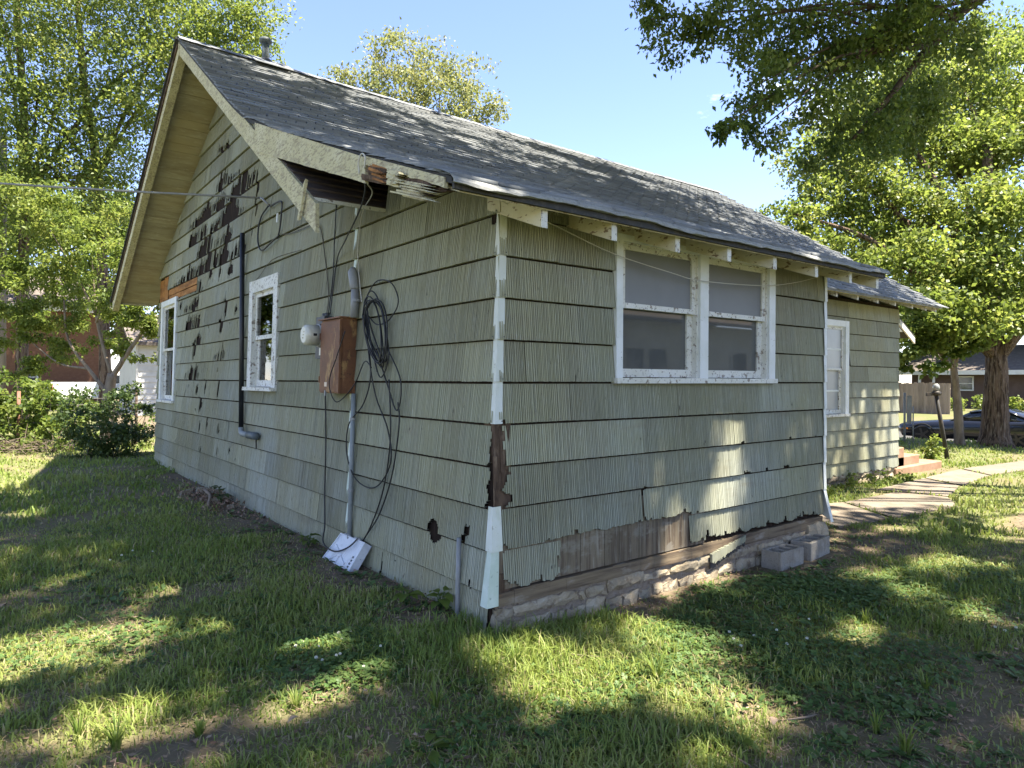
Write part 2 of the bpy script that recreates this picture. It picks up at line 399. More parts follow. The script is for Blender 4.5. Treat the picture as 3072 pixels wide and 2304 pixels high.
class MB:
    """collects world-space vertices and faces of one mesh"""

    def __init__(s):
        s.v = []
        s.f = []

    def add(s, vs, fs):
        b = len(s.v)
        s.v.extend([tuple(p) for p in vs])
        s.f.extend([tuple(b + i for i in f) for f in fs])
        return s

    def quad(s, a, b, c, d):
        return s.add([a, b, c, d], [(0, 1, 2, 3)])

    def hexa(s, p):  # 8 corner points: bottom ring 0-3, top ring 4-7
        return s.add(p, [(3, 2, 1, 0), (4, 5, 6, 7), (0, 1, 5, 4), (1, 2, 6, 5), (2, 3, 7, 6), (3, 0, 4, 7)])

    def box(s, x0, x1, y0, y1, z0, z1):
        return s.hexa([(x0, y0, z0), (x1, y0, z0), (x1, y1, z0), (x0, y1, z0), (x0, y0, z1), (x1, y0, z1), (x1, y1, z1), (x0, y1, z1)])

    def mbox(s, M, u0, u1, z0, z1, o0, o1):
        p = [M(u0, z0, o0), M(u1, z0, o0), M(u1, z0, o1), M(u0, z0, o1), M(u0, z1, o0), M(u1, z1, o0), M(u1, z1, o1), M(u0, z1, o1)]
        return s.hexa(p)

    def bar(s, a, b, wdir, w, hdir, h):
        """box along a->b, +-w/2 along wdir, +-h/2 along hdir"""
        a, b = Vector(a), Vector(b)
        wd = Vector(wdir).normalized() * w / 2
        hd = Vector(hdir).normalized() * h / 2
        return s.hexa([a - wd - hd, a + wd - hd, b + wd - hd, b - wd - hd, a - wd + hd, a + wd + hd, b + wd + hd, b - wd + hd])

    def tube(s, path, radii, n=8, cap=True, jit=0.0):
        P = [Vector(p) for p in path]
        if not hasattr(radii, '__len__'):
            radii = [radii] * len(P)
        b = len(s.v)
        up = Vector((0.13, 0.21, 0.97))
        prev = None
        for i, p in enumerate(P):
            t = (P[min(i + 1, len(P) - 1)] - P[max(i - 1, 0)])
            if t.length < 1e-9:
                t = Vector((0, 0, 1))
            t.normalize()
            if prev is None:
                a = t.cross(up if abs(t.dot(up)) < 0.95 else Vector((1, 0, 0))).normalized()
            else:
                a = (prev - t * prev.dot(t))
                if a.length < 1e-6:
                    a = t.orthogonal()
                a.normalize()
            prev = a
            c = t.cross(a)
            for k in range(n):
                an = 2 * math.pi * k / n
                r = radii[i] * (1 + (random.uniform(-jit, jit) if jit else 0))
                q = p + (a * math.cos(an) + c * math.sin(an)) * r
                s.v.append((q.x, q.y, q.z))
        for i in range(len(P) - 1):
            for k in range(n):
                k2 = (k + 1) % n
                s.f.append((b + i * n + k, b + i * n + k2, b + (i + 1) * n + k2, b + (i + 1) * n + k))
        if cap:
            s.f.append(tuple(b + k for k in range(n))[::-1])
            s.f.append(tuple(b + (len(P) - 1) * n + k for k in range(n)))
        return s

    def build(s, name, m, parent=None, smooth=False, kind=None):
        off = ORG[parent.name] if parent is not None else Vector((0, 0, 0))
        me = bpy.data.meshes.new(name)
        vs = [(x - off.x, y - off.y, z - off.z) for x, y, z in s.v]
        me.from_pydata(vs, [], s.f)
        me.materials.append(MATS[m])
        if smooth:
            me.polygons.foreach_set('use_smooth', [True] * len(me.polygons))
        o = bpy.data.objects.new(name, me)
        finish(o, parent)
        ORG[o.name] = off
        if kind:
            o['kind'] = kind
        return o


def smoothcurve(pts, n=8):
    """Catmull-Rom through pts"""
    P = [Vector(p) for p in pts]
    P = [P[0] * 2 - P[1]] + P + [P[-1] * 2 - P[-2]]
    out = []
    for i in range(1, len(P) - 2):
        for k in range(n):
            t = k / n
            a, b, c, d = P[i - 1], P[i], P[i + 1], P[i + 2]
            out.append(0.5 * ((2 * b) + (c - a) * t + (2 * a - 5 * b + 4 * c - d) * t * t + (3 * b - a - 3 * c + d) * t ** 3))
    out.append(P[-2])
    return out


def np_mesh(name, V, Fq, m, parent=None, rnd=None, kind=None, tri=False):
    """V (n,3) world, Fq (k,4) or (k,3) ints"""
    off = ORG[parent.name] if parent is not None else Vector((0, 0, 0))
    V = np.asarray(V, dtype=np.float32) - np.array(off, dtype=np.float32)
    Fq = np.asarray(Fq, dtype=np.int32)
    me = bpy.data.meshes.new(name)
    me.vertices.add(len(V))
    me.vertices.foreach_set('co', V.ravel())
    k = Fq.shape[1]
    me.loops.add(Fq.size)
    me.loops.foreach_set('vertex_index', Fq.ravel())
    me.polygons.add(len(Fq))
    me.polygons.foreach_set('loop_start', np.arange(0, Fq.size, k, dtype=np.int32))
    me.update(calc_edges=True)
    me.materials.append(MATS[m])
    if rnd is not None:
        a = me.attributes.new('rnd', 'FLOAT', 'POINT')
        a.data.foreach_set('value', np.asarray(rnd, dtype=np.float32))
    o = bpy.data.objects.new(name, me)
    finish(o, parent)
    ORG[o.name] = off
    if kind:
        o['kind'] = kind
    return o


def unit(a):
    return a / np.maximum(np.linalg.norm(a, axis=1, keepdims=True), 1e-9)


def leaf_arrays(P, size, droop=0.3, aspect=0.5, r=None):
    n = len(P)
    r = rng if r is None else r
    d = r.normal(size=(n, 3))
    d[:, 2] -= droop
    d = unit(d)
    s = unit(np.cross(d, unit(r.normal(size=(n, 3)) + np.array([0, 0, 1.1]))))
    nn = np.cross(s, d)
    L = (size * r.uniform(0.65, 1.35, n))[:, None]
    V = np.empty((n, 4, 3))
    V[:, 0] = P
    V[:, 1] = P + d * L * 0.45 + s * L * aspect * 0.5 + nn * L * 0.1
    V[:, 2] = P + d * L - nn * L * 0.08
    V[:, 3] = P + d * L * 0.45 - s * L * aspect * 0.5 + nn * L * 0.1
    return V.reshape(-1, 3)


def leaves(name, P, size, m, parent, droop=0.3, aspect=0.5, kind=None, shade=None):
    V = leaf_arrays(P, size, droop, aspect)
    n = len(P)
    rv = rng.beta(2, 2, n) if shade is None else np.clip(shade + rng.normal(0, 0.16, n), 0, 1)
    return np_mesh(name, V, np.arange(4 * n).reshape(-1, 4), m, parent, rnd=np.repeat(rv, 4), kind=kind)


def clump_points(blobs, per_m3, sub=7, flat=0.75, sub_r=0.38):
    """points gathered in small sprays inside each blob (x,y,z,r)"""
    out, tone = [], []
    for x, y, z, rad in blobs:
        nsub = max(3, int(sub * (rad ** 1.6) * 2.2))
        n = int(per_m3 * rad ** 2.3)
        c = unit(rng.normal(size=(nsub, 3))) * (rng.uniform(0.15, 1.0, nsub) ** 0.5)[:, None] * rad
        c[:, 2] *= flat
        idx = rng.integers(0, nsub, n)
        p = c[idx] + rng.normal(size=(n, 3)) * (rad * sub_r * 0.5) * np.array([1, 1, 0.6])
        out.append(p + np.array([x, y, z]))
        t = rng.normal(0.5, 0.16, nsub)
        tone.append(t[idx])
    return np.concatenate(out), np.concatenate(tone)


# smooth lattice noise for masks
LAT = rng.random((64, 64))


def vnoise(x, y):
    xi = np.floor(x).astype(int)
    yi = np.floor(y).astype(int)
    fx = x - xi
    fy = y - yi
    fx = fx * fx * (3 - 2 * fx)
    fy = fy * fy * (3 - 2 * fy)
    g = lambda a, b: LAT[a % 64, b % 64]
    return (g(xi, yi) * (1 - fx) + g(xi + 1, yi) * fx) * (1 - fy) + (g(xi, yi + 1) * (1 - fx) + g(xi + 1, yi + 1) * fx) * fy


def sstep(a, b, x):
    t = np.clip((x - a) / (b - a), 0, 1)
    return t * t * (3 - 2 * t)


def ground_h(x, y):
    x = np.asarray(x, float)
    y = np.asarray(y, float)
    h = -0.1 + 0.1 * sstep(-0.8, 0.8, y - x)
    h = h - 0.09 * sstep(5, 10, x) * sstep(3.5, 2.0, y)
    h = h - 0.66 * sstep(18.5, 24.5, x) + 0.38 * sstep(33, 43, x)
    h = h + 0.03 * (vnoise(x * 1.1 + 9, y * 1.1 + 4) - 0.5) * sstep(-0.15, 0.6, np.abs(x) + 0 * y)
    return h


def gz(x, y):
    return float(ground_h(x, y))


# ------------------------------------------------------------------ ground sheet
def spaced(c, span, n):
    t = np.linspace(-1, 1, n)
    return c + np.sinh(t * 6.0) / math.sinh(6.0) * span


gxs = spaced(0.5, 420, 241)
gys = spaced(0.0, 420, 241)
GX, GY = np.meshgrid(gxs, gys, indexing='ij')
GZ = ground_h(GX, GY)
V = np.stack([GX, GY, GZ], -1).reshape(-1, 3)
ii = np.arange(240)
I, J = np.meshgrid(ii, ii, indexing='ij')
a = (I * 241 + J).ravel()
Fq = np.stack([a, a + 241, a + 242, a + 1], 1)
ground = np_mesh('ground', V, Fq, 'ground', kind='structure')
ground.data.polygons.foreach_set('use_smooth', [True] * len(ground.data.polygons))

# street and far kerbs
mb = MB()
mb.box(24.6, 33.4, -60, 80, -0.95, -0.745)
mb.build('street', 'asphalt', kind='structure')
mb = MB()
mb.box(24.3, 24.6, -60, 80, -0.95, -0.63)
mb.build('kerb', 'concrete', kind='structure')
mb = MB()
mb.box(33.4, 33.7, -60, 80, -0.95, -0.63)
mb.build('kerb', 'concrete', kind='structure')
mb = MB()
mb.box(34.6, 36.2, -60, 80, -0.95, -0.655)
mb.build('sidewalk', 'concrete', kind='structure')

# concrete path laid in slabs
path = thing('path', 'cracked concrete garden path beside the house', 'path', (8, 1, -0.15), kind='structure')
del path['category']
del path['label']
SLABS = [[(5.15, .30), (6.28, .22), (6.9, 1.12), (5.7, 1.4)],
         [(6.36, .22), (8.05, .08), (8.95, .52), (8.75, 1.18), (6.98, 1.12)],
         [(9.03, .55), (10.5, .88), (10.95, 1.62), (8.85, 1.5)],
         [(10.58, .88), (12.3, 1.0), (13.0, 1.72), (11.03, 1.64)],
         [(12.38, 1.0), (14.2, .85), (16.4, 1.35), (13.08, 1.72)],
         [(14.28, .85), (17.6, 1.0), (20.4, 1.9), (16.5, 1.37)],
         ]
for poly in SLABS:
    mb = MB()
    n = len(poly)
    top = [(x + random.uniform(-.02, .02), y, gz(x, y) + 0.018) for x, y in poly]
    bot = [(x, y, z - 0.13) for x, y, z in top]
    mb.add(bot + top, [tuple(range(n, 2 * n))] + [(i, (i + 1) % n, n + (i + 1) % n, n + i) for i in range(n)])
    mb.build('slab', 'concrete', path)

# ================================================================== HOUSE
SH = 0.02926
WEST = lambda u, z, o: (SH * (z - 1.6) - o, u, z)         # gable wall: u = y
SOUTH = lambda u, z, o: (u, -o, z)                        # addition wall: u = x
WING = lambda u, z, o: (u, 2.1 - o, z)                    # original side wall
EXP = 0.275
Z0 = 1.589


def z_old(y):      # top of original right slope
    return 6.25 - 0.645 * (6.57 - y)


def z_left(y):     # top of original left slope
    return 6.25 - 0.566 * (y - 6.57)


def z_add(y):      # top of the addition's lower roof
    return 2.715 + 0.375 * (y + 0.48)


def z_roof(y):     # right side profile with a soft bend where both roofs meet
    a, b = z_old(y), z_add(y)
    return max(a, b) + 0.05 * math.exp(-((y - 3.1) / 0.5) ** 2) - 0.02


house = thing('house', 'weathered grey-green shingled house with sagging gable roof and peeling white trim', 'house', (0, 0, 0))


def columns(u0, u1, lo=0.010, hi=0.020):
    us = [u0]
    while us[-1] < u1 - hi:
        us.append(us[-1] + random.uniform(lo, hi))
    us.append(u1)
    return us


def panel(M, parent, u0, u1, zb, zt, topf=None, botf=None, holes=(), fine=True):
    """one striated siding panel, cut into vertical ribs; holes = [(ua,ub,za,zb,jag)]"""
    us = columns(u0 + 0.0015, u1 - 0.0015, *((0.010, 0.021) if fine else (0.02, 0.035)))
    wob = random.uniform(-0.0015, 0.0015)
    skew = random.uniform(-0.003, 0.003)
    cells = []
    for k in range(len(us) - 1):
        ua, uc = us[k], us[k + 1]
        um = (ua + uc) / 2
        b = zb + skew * (um - u0) / max(u1 - u0, .1) * 1.0 + (botf(um) if botf else random.uniform(0, 0.0025))
        t = zt if topf is None else min(zt, topf(um))
        if t - b < 0.01:
            continue
        iv = [(b, t)]
        for (ha, hb, hz0, hz1, jag) in holes:
            if ha <= um <= hb:
                c0 = hz0 + random.uniform(-jag, jag)
                c1 = hz1 + random.uniform(-jag, jag)
                nv = []
                for (p, q) in iv:
                    if c1 <= p or c0 >= q:
                        nv.append((p, q))
                    else:
                        if c0 - p > 0.012:
                            nv.append((p, c0))
                        if q - c1 > 0.012:
                            nv.append((c1, q))
                iv = nv
        jo = random.uniform(-0.0008, 0.0008) + wob
        for (p, q) in iv:
            cells.append([k, p, q, jo, len(cells)])
    root = list(range(len(cells)))

    def find(a):
        while root[a] != a:
            a = root[a]
        return a
    prev, cur, lastk = [], [], None
    for c in cells:
        if c[0] != lastk:
            prev = cur if lastk is not None and c[0] == lastk + 1 else []
            cur = []
            lastk = c[0]
        for d in prev:
            if min(c[2], d[2]) - max(c[1], d[1]) > .004:
                root[find(c[4])] = find(d[4])
        cur.append(c)
    comps = {}
    for c in cells:
        comps.setdefault(find(c[4]), []).append(c)
    for comp in comps.values():
        if len(comp) < 3 or sum((c[2] - c[1]) * (us[c[0] + 1] - us[c[0]]) for c in comp) < .004:
            continue
        mb = MB()
        for (k, p, q, jo, _) in comp:
            ua, uc = us[k], us[k + 1]
            ub = uc - min(random.uniform(.004, .0068), (uc - ua) * 0.42)
            op = 0.004 + 0.026 * (1 - (p - zb) / EXP) + jo
            oq = 0.004 + 0.026 * (1 - (q - zb) / EXP) + jo
            g = 0.011
            vs = [M(ua, p, op), M(ub, p, op), M(ub, q, oq), M(ua, q, oq),
                  M(ub, p, op - g), M(uc, p, op - g), M(uc, q, oq - g), M(ub, q, oq - g),
                  M(ua, p, op - 0.03), M(uc, p, op - 0.03), M(uc, p, op), M(uc, q, oq)]
            mb.add(vs, [(0, 1, 2, 3), (1, 4, 7, 2), (4, 5, 6, 7), (5, 10, 11, 6), (8, 9, 5, 4, 1, 0)])
        mb.build('siding_panel', 'siding', parent)


# ---- gable wall
def top_gable(y):
    if y > 6.57:
        return 3.79 + 0.556 * (10.66 - y) - 0.01
    if y > 1.6:
        return z_old(y) - (0.05 if y < 3.2 else 0.17)
    return z_add(y) - 0.09


gw = MB()
for (ya, yb, za, zt_) in [(0.02, 4.19, -.25, None), (4.19, 5.24, -.25, 1.46), (4.19, 5.24, 2.82, None), (5.24, 9.45, -.25, None),
                          (9.45, 10.72, -.25, 1.17), (9.45, 10.72, 3.05, None), (10.72, 11.05, -.25, None)]:
    ys = [ya]
    for e in list(np.arange(math.ceil(ya * 4) / 4, yb, .25)) + [1.599, 1.601, 6.57]:
        if ya + .004 < e < yb - .004 or (ya < e < yb and e in (1.599, 1.601)):
            ys.append(float(e))
    ys = sorted(ys) + [yb]
    for p, q in zip(ys[:-1], ys[1:]):
        tp, tq = (zt_, zt_) if zt_ else (top_gable(p) - .004, top_gable(q) - .004)
        f4 = [WEST(p, za, -.004), WEST(q, za, -.004), WEST(q, tq, -.004), WEST(p, tp, -.004)]
        gw.add(f4 + [(x + .1, y, z) for x, y, z in f4], [(0, 3, 2, 1), (4, 5, 6, 7), (0, 1, 5, 4), (3, 7, 6, 2), (0, 4, 7, 3), (1, 2, 6, 5)])
gable_wall = gw.build('gable_wall', 'backing', house)


# flaked-off places: (y, z, half width, half height)
CL = [(6.45, 4.55, .50, .11), (5.68, 4.27, .50, .12), (8.0, 4.20, .60, .06), (7.2, 4.22, .75, .09), (5.96, 3.96, .35, .10),
      (6.6, 3.97, .6, .09), (8.08, 3.96, .50, .10), (7.2, 3.7, .75, .11), (6.32, 3.7, .16, .09), (5.95, 3.43, .36, .12),
      (6.95, 3.43, .55, .12), (8.02, 3.44, .65, .12), (9.3, 3.44, .35, .07), (6.22, 3.1, .14, .07), (6.76, 3.14, .06, .08),
      (7.3, 3.17, .12, .05), (8.39, 2.85, .40, .10), (9.19, 2.85, .05, .06), (8.25, 2.57, .40, .10), (6.38, 2.59, .07, .11),
      (5.87, 2.53, .06, .06), (7.97, 2.34, .24, .09), (6.59, 2.35, .10, .08), (6.63, 2.03, .24, .10), (8.13, 2.03, .12, .08),
      (8.19, 1.74, .38, .08), (7.85, 1.43, .10, .06), (6.64, 1.45, .04, .10), (5.1, 3.98, .05, .12), (5.14, 3.75, .03, .08),
      (5.29, 3.62, .02, .07), (5.3, 3.46, .02, .06), (4.87, 2.86, .16, .03), (7.63, 1.2, .10, .09), (6.6, 1.45, .03, .1),
      (7.36, 1.48, .04, .07), (7.61, .86, .05, .06), (7.2, .92, .05, .06), (6.54, .87, .05, .06), (6.56, .58, .04, .06),
      (5.99, .63, .03, .06), (7.48, .52, .05, .05), (6.74, 5.01, .26, .10), (6.5, 4.9, .05, .05), (7.9, 3.1, .2, .06)]
GH = []
for (yc, zc, hw, hh) in CL:
    kk = math.floor((zc - Z0) / EXP)
    zb_ = Z0 + EXP * kk
    k = yc - hw
    ph = random.uniform(0, 9)
    hw = hw * 1.2 if hw > .15 else hw
    k = yc - hw
    while k < yc + hw:
        w = random.uniform(0.012, 0.03)
        e = max(0, 1 - abs((k - yc) / hw) ** 2)
        if hw > .15:
            env = .55 + .45 * math.sin(k * 3.7 + ph) * math.sin(k * 1.9 + ph * 2)
            if random.random() < .52 + .48 * env:
                lo_ = zb_ + .010 + random.choice([0, 0, .01, .02, .05]) * random.random()
                top_ = lo_ + 3.3 * hh * (.45 + .55 * e) * env * random.uniform(.45, 1.2) + .02
                GH.append((k, k + w, lo_, min(top_, zb_ + EXP - .02), 0.004))
        elif random.random() < .55 + .5 * e:
            hz = hh * random.uniform(0.45, 1.4) * (0.45 + 0.85 * e)
            GH.append((k, k + w, zc - hz, zc + hz * 1.2, 0.012))
        k += w
for _ in range(70):   # stray slivers on the weathered end
    yc, zc = random.uniform(5.4, 9.6), random.uniform(0.5, 4.2)
    GH.append((yc, yc + random.uniform(.012, .03), zc, zc + random.uniform(.02, .09), .006))
# holes near the corner
for k in range(9):
    a = 0.70 + (k - 4) * 0.018
    hgt = 0.085 * math.sqrt(max(0, 1 - ((k - 4) / 4.6) ** 2))
    GH.append((a - .009, a + .009, 0.50 - hgt * 1.1, 0.50 + hgt, 0.006))
GH += [(0.24, 0.31, 0.53, 0.60, 0.02), (0.28, 0.33, 0.50, 0.55, .02), (1.27, 1.30, 0.15, 0.16, .0), (0.2, 0.23, 0.2, 0.26, .02)]
for k in range(8):    # split in the lowest board
    GH.append((1.47 + k * .008, 1.48 + k * .008, -0.2, 0.17 - abs(k - 4) * 0.07, 0.01))
# ragged strip along the corner where the trim is gone
ce = 0.0
for k in range(60):
    zc = 0.74 + k * (0.58 / 60)
    wdt = 0.016 + 0.03 * abs(math.sin(k * 0.23 + 1.0)) * (1.4 - k / 55) + random.uniform(0, .012)
    GH.append((0.0, wdt, zc, zc + 0.011, 0.0))
GH += [(0, .03, .17, .26, .02), (0, .012, -.1, .2, .02), (0.02, .05, -.15, -.04, .02), (0.06, .1, -.15, -.07, .02)]
# rotten rectangle near the far eave
GH += [(8.1, 10.28, 3.0, 3.245, 0.012), (10.28, 11.2, 3.06, 3.52, 0.006)]
WIN_G = [(4.19, 5.24, 1.46, 2.82), (9.45, 10.72, 1.17, 3.05)]
for (a, b, c, d) in WIN_G:
    GH.append((a, b, c, d, 0))


def split_spans(u0, u1, cuts, width, phase):
    edges = [u0]
    p = u0 + width * phase
    while p < u1 - 0.08:
        edges.append(p + random.uniform(-.012, .012))
        p += width
    edges.append(u1)
    for c in cuts:
        edges.append(c)
    edges = sorted(e for e in edges if u0 <= e <= u1)
    out = [edges[0]]
    for e in edges[1:]:
        if e - out[-1] > 0.03:
            out.append(e)
    out[-1] = u1
    return list(zip(out[:-1], out[1:]))


for k in range(-6, 16):
    zb = Z0 + EXP * k
    zt = zb + EXP - (0.008 if k >= 0 else 0.016)  # gap bares the dark backing, standing in for lap shadow and dirt
    cuts = [2.19]
    for (wa, wb, wc, wd) in WIN_G + [(8.1, 10.28, 3.0, 3.245), (10.28, 11.2, 3.06, 3.52)]:
        if wd > zb and wc < zt:
            cuts += [wa, wb]
    for (ua, ub) in split_spans(0.0, 11.05, cuts, 1.17, (0.37 * k + 0.31) % 1.0):
        if top_gable(ua) < zb and top_gable(ub) < zb and not (ua < 6.57 < ub):
            continue
        hs = [h for h in GH if h[1] > ua and h[0] < ub and h[3] > zb - .02 and h[2] < zt + .02]
        sub = []
        cut = False
        for (wa, wb, wc, wd) in WIN_G:
            if wc < zb + 0.1 and wd > zb + 0.17 and ua < wb and ub > wa:
                cut = True
        panel(WEST, gable_wall, ua, ub, zb, zt, top_gable,
              (lambda u: random.uniform(0, .02)) if k == -6 else None, hs, fine=(ua < 8.5))

# exposed rotten boards where siding fell off near the far eave
for (a, b, c, d) in [(8.12, 9.2, 3.02, 3.11), (8.10, 10.2, 3.125, 3.23), (9.25, 10.2, 3.03, 3.115), (10.3, 10.62, 3.07, 3.50), (10.65, 11.03, 3.07, 3.48)]:
    mb = MB()
    mb.mbox(WEST, a, b, c, d, -0.003, 0.008 + random.uniform(0, .006))
    mb.build('exposed_board', 'orange_wood', house)

# ---- addition wall (right)
sw = MB()
sw.box(0.02, 1.08, 0.004, 0.09, 0.22, 2.84)
sw.box(3.225, 4.19, 0.004, 0.09, 0.22, 2.84)
sw.box(1.08, 3.225, 0.004, 0.09, 0.22, 1.59)
sw.box(1.08, 3.225, 0.004, 0.09, 2.70, 2.84)
south_wall = sw.build('addition_wall', 'backing', house)
SHOLES = []
for k in range(64):
    zc = 0.74 + k * (0.60 / 64)
    base = 0.03 + 0.042 * abs(math.sin(k * 0.21)) * (1.25 - k / 64) + (0.045 if 24 < k < 30 else 0) + (0.03 if 5 < k < 12 else 0)
    SHOLES.append((0.0, base + random.uniform(0, .012), zc, zc + 0.011, 0))
SHOLES += [(0.0, .05, .22, .30, .03), (0.05, .10, .2, .27, .02), (0.1, .16, .2, .245, .015), (0.03, 0.07, 0.47, 0.52, 0.01),
           (1.40, 1.418, 0.53, 0.76, .01), (1.40, 1.46, .74, .775, .008), (1.405, 1.43, .49, .56, .02), (1.43, 1.5, .48, .515, .012), (1.50, 1.56, .48, .50, .008),
           (2.74, 2.752, .80, 1.05, .01), (2.70, 2.75, 1.03, 1.06, .01), (2.745, 2.85, .755, .785, .012), (3.1, 3.14, .765, .795, .01), (3.4, 3.5, .76, .785, .008),
           (3.5, 3.53, 1.04, 1.06, .004), (4.0, 4.02, 1.30, 1.32, .004), (3.98, 4.0, 1.04, 1.05, .003),
           (1.88, 1.93, .47, .50, .012), (1.96, 2.0, .48, .5, .008), (2.06, 2.1, .485, .505, .008), (0.43, .5, .48, .505, .012),
           (1.405, 1.412, 1.06, 1.09, 0), (1.405, 1.412, 1.13, 1.15, 0), (0.62, 0.628, .60, .615, 0)]
WIN_S = (1.08, 3.225, 1.59, 2.9)
SHOLES.append((*WIN_S, 0))
JAG = [random.random() for _ in range(400)]


def jagged(u, amp, f=37.0):
    i = int(u * f) % 399
    lf = .5 + .5 * math.sin(u * 7.1 + 1) * math.sin(u * 17.3)
    return amp * lf * (.35 + .9 * JAG[i] ** 2) + 0.2 * amp * JAG[int(u * 90) % 399] + (amp * .9 if JAG[(i * 7) % 399] > .93 else 0)


for k in range(-5, 5):
    zb = Z0 + EXP * k
    zt = min(zb + EXP - (0.009 if k >= 0 else 0.014), 2.79)  # dark backing left open here as the shadow and dirt line under each lap
    if k == -5:
        spans = [(0.045, 0.56), (1.985, 2.75), (2.752, 4.17)]
    else:
        ph = {-4: (0.0, [1.405]), -3: (0.0, [1.405, 2.745]), -2: (0.0, [1.405]), -1: (0.6, [])}.get(k)
        spans = split_spans(0.0, 4.17, ph[1] if ph else [], 1.17, 0.31 if not ph else (0.99 if k != -1 else .55)) if ph is None or k == -1 else \
            list(zip([0.0] + ph[1] + ([2.6] if k != -3 else []), ph[1] + ([2.6] if k != -3 else []) + [4.17]))
    if k >= 0:
        spans = split_spans(0.0, 4.17, [WIN_S[0], WIN_S[1]], 1.17, (0.41 * k + .2) % 1)
    for (ua, ub) in spans:
        bf = None
        hs = [h for h in SHOLES if h[1] > ua and h[0] < ub]
        if k == -5 and ua < 0.3:
            bf = lambda u: jagged(u, 0.045) + max(0, (0.16 - u)) * 0.45 + max(0, u - 0.47) * 0.6
            hs = hs + [(0.53, 0.6, .2, .30, .03), (0.515, .6, .29, .36, .02), (0.545, .6, .34, .42, .02)]
        elif k == -5:
            bf = lambda u: 0.022 + jagged(u, 0.055) + (0.03 if 2.2 < u < 2.34 else 0)
        elif k == -4:
            bf = lambda u: (0.006 + jagged(u, 0.03)) if 0.4 < u < 2.0 else random.uniform(0, .004)
        panel(SOUTH, south_wall, ua, ub, zb, zt, None, bf, hs)

# vertical planks under the lost siding
x = 0.02
while x < 2.2:
    w = random.choice([0.085, 0.09, 0.13, 0.16])
    mb = MB()
    mb.mbox(SOUTH, x, x + w - 0.004, 0.221, 0.70, -0.003, 0.001 + random.uniform(0, .004))
    mb.build('plank', 'grey_plank', south_wall)
    x += w
# corner post splinters
for i in range(11):
    zc = random.uniform(.70, 1.15)
    h = random.uniform(.12, .34)
    x = random.uniform(-0.02, .085)
    mb = MB()
    pts = [(x, -0.002 - random.uniform(0, .01), zc)]
    w = random.uniform(.012, .03)
    mb.bar((x, random.uniform(-.012, .004), zc), (x + random.uniform(-.012, .012), random.uniform(-.012, .004), min(1.32, zc + h)), (1, -.6, 0), w, (.6, 1, 0), .012)
    mb.build('splinter', 'rotten_wood', house)
mb = MB()
mb.box(-0.012, 0.12, 0.002, 0.12, 0.08, 1.36)
mb.build('corner_post', 'rotten_wood', house)

# sill beam: long weathered timbers above the stones
for (a, b, z0, z1, o) in [(-0.02, 2.16, 0.118, 0.208, 0.02), (2.17, 4.17, 0.115, 0.215, 0.012)]:
    mb = MB()
    N = 14
    for i in range(N):
        u0, u1 = a + (b - a) * i / N, a + (b - a) * (i + 1) / N
        mb.mbox(SOUTH, u0, u1, z0 + random.uniform(-.003, .003), z1 + random.uniform(-.004, .004), -0.09, o + random.uniform(-.002, .002))
    mb.build('sill_beam', 'sill_wood', house)
mb = MB()
mb.box(-0.02, 0.06, -0.012, 0.0, 0.205, 0.33)
mb.build('splinter', 'rotten_wood', house)

# foundation: mortar core + individual rough stones
mb = MB()
mb.box(-0.01, 4.17, 0.0, 0.3, -0.35, 0.112)
found = mb.build('foundation', 'mortar', house)


def rough_stone(u0, u1, z0, z1, o, M=SOUTH, parent=None, m='stone'):
    mb = MB()
    nu, nz = max(3, int((u1 - u0) / 0.06)), 3
    grid = []
    for j in range(nz + 1):
        for i in range(nu + 1):
            fu, fz = i / nu, j / nz
            edge = min(fu, 1 - fu) * (u1 - u0), min(fz, 1 - fz) * (z1 - z0)
            rd = o * (1 if min(edge) > 0.012 else 0.35) + random.uniform(-.006, .006)
            du = random.uniform(-.014, .014)
            dz = random.uniform(-.013, .013)
            grid.append(M(u0 + fu * (u1 - u0) + du, z0 + fz * (z1 - z0) + dz, rd))
    vs = grid
    fs = []
    W = nu + 1
    for j in range(nz):
        for i in range(nu):
            fs.append((j * W + i, j * W + i + 1, (j + 1) * W + i + 1, (j + 1) * W + i))
    nb = len(vs)
    ring = [i for i in range(W)] + [j * W + nu for j in range(1, nz + 1)] + [nz * W + i for i in range(nu - 1, -1, -1)] + [j * W for j in range(nz - 1, 0, -1)]
    back = []
    for r in ring:
        p = Vector(vs[r])
        q = Vector(M(0, 0, -0.06)) - Vector(M(0, 0, 0.0))
        back.append(tuple(p + q))
    vs = vs + back
    L = len(ring)
    for i in range(L):
        fs.append((ring[(i + 1) % L], ring[i], nb + i, nb + (i + 1) % L))
    mb.add(vs, fs)
    return mb.build('stone', m, parent, smooth=False)


random.seed(21)
rows = [(0.0, 0.108), (-0.14, -0.008), (-0.3, -0.15)]
LAYOUT = [[0.0, .13, .74, .80, 1.02, 1.42, 1.75, 2.12, 2.55, 3.0, 3.42, 3.85, 4.18],
          [0.0, .14, .47, .60, .80, 1.00, 1.19, 1.36, 1.53, 1.66, 1.86, 2.05, 2.4, 2.66, 2.98, 3.35, 3.7, 4.18],
          [0.0, .30, .62, 1.0, 1.4, 1.8, 2.2, 2.6, 3.1, 3.6, 4.18]]
for (z0, z1), L in zip(rows, LAYOUT):
    for ua, ub in zip(L[:-1], L[1:]):
        if ub - ua < .09 and z0 == 0:
            z0b = z0 + .02
        else:
            z0b = z0
        rough_stone(ua + .004, ub - random.uniform(.004, .014), z0b + random.uniform(-.02, .03), z1 - random.uniform(-.012, .03), random.uniform(.012, .045), SOUTH, found)
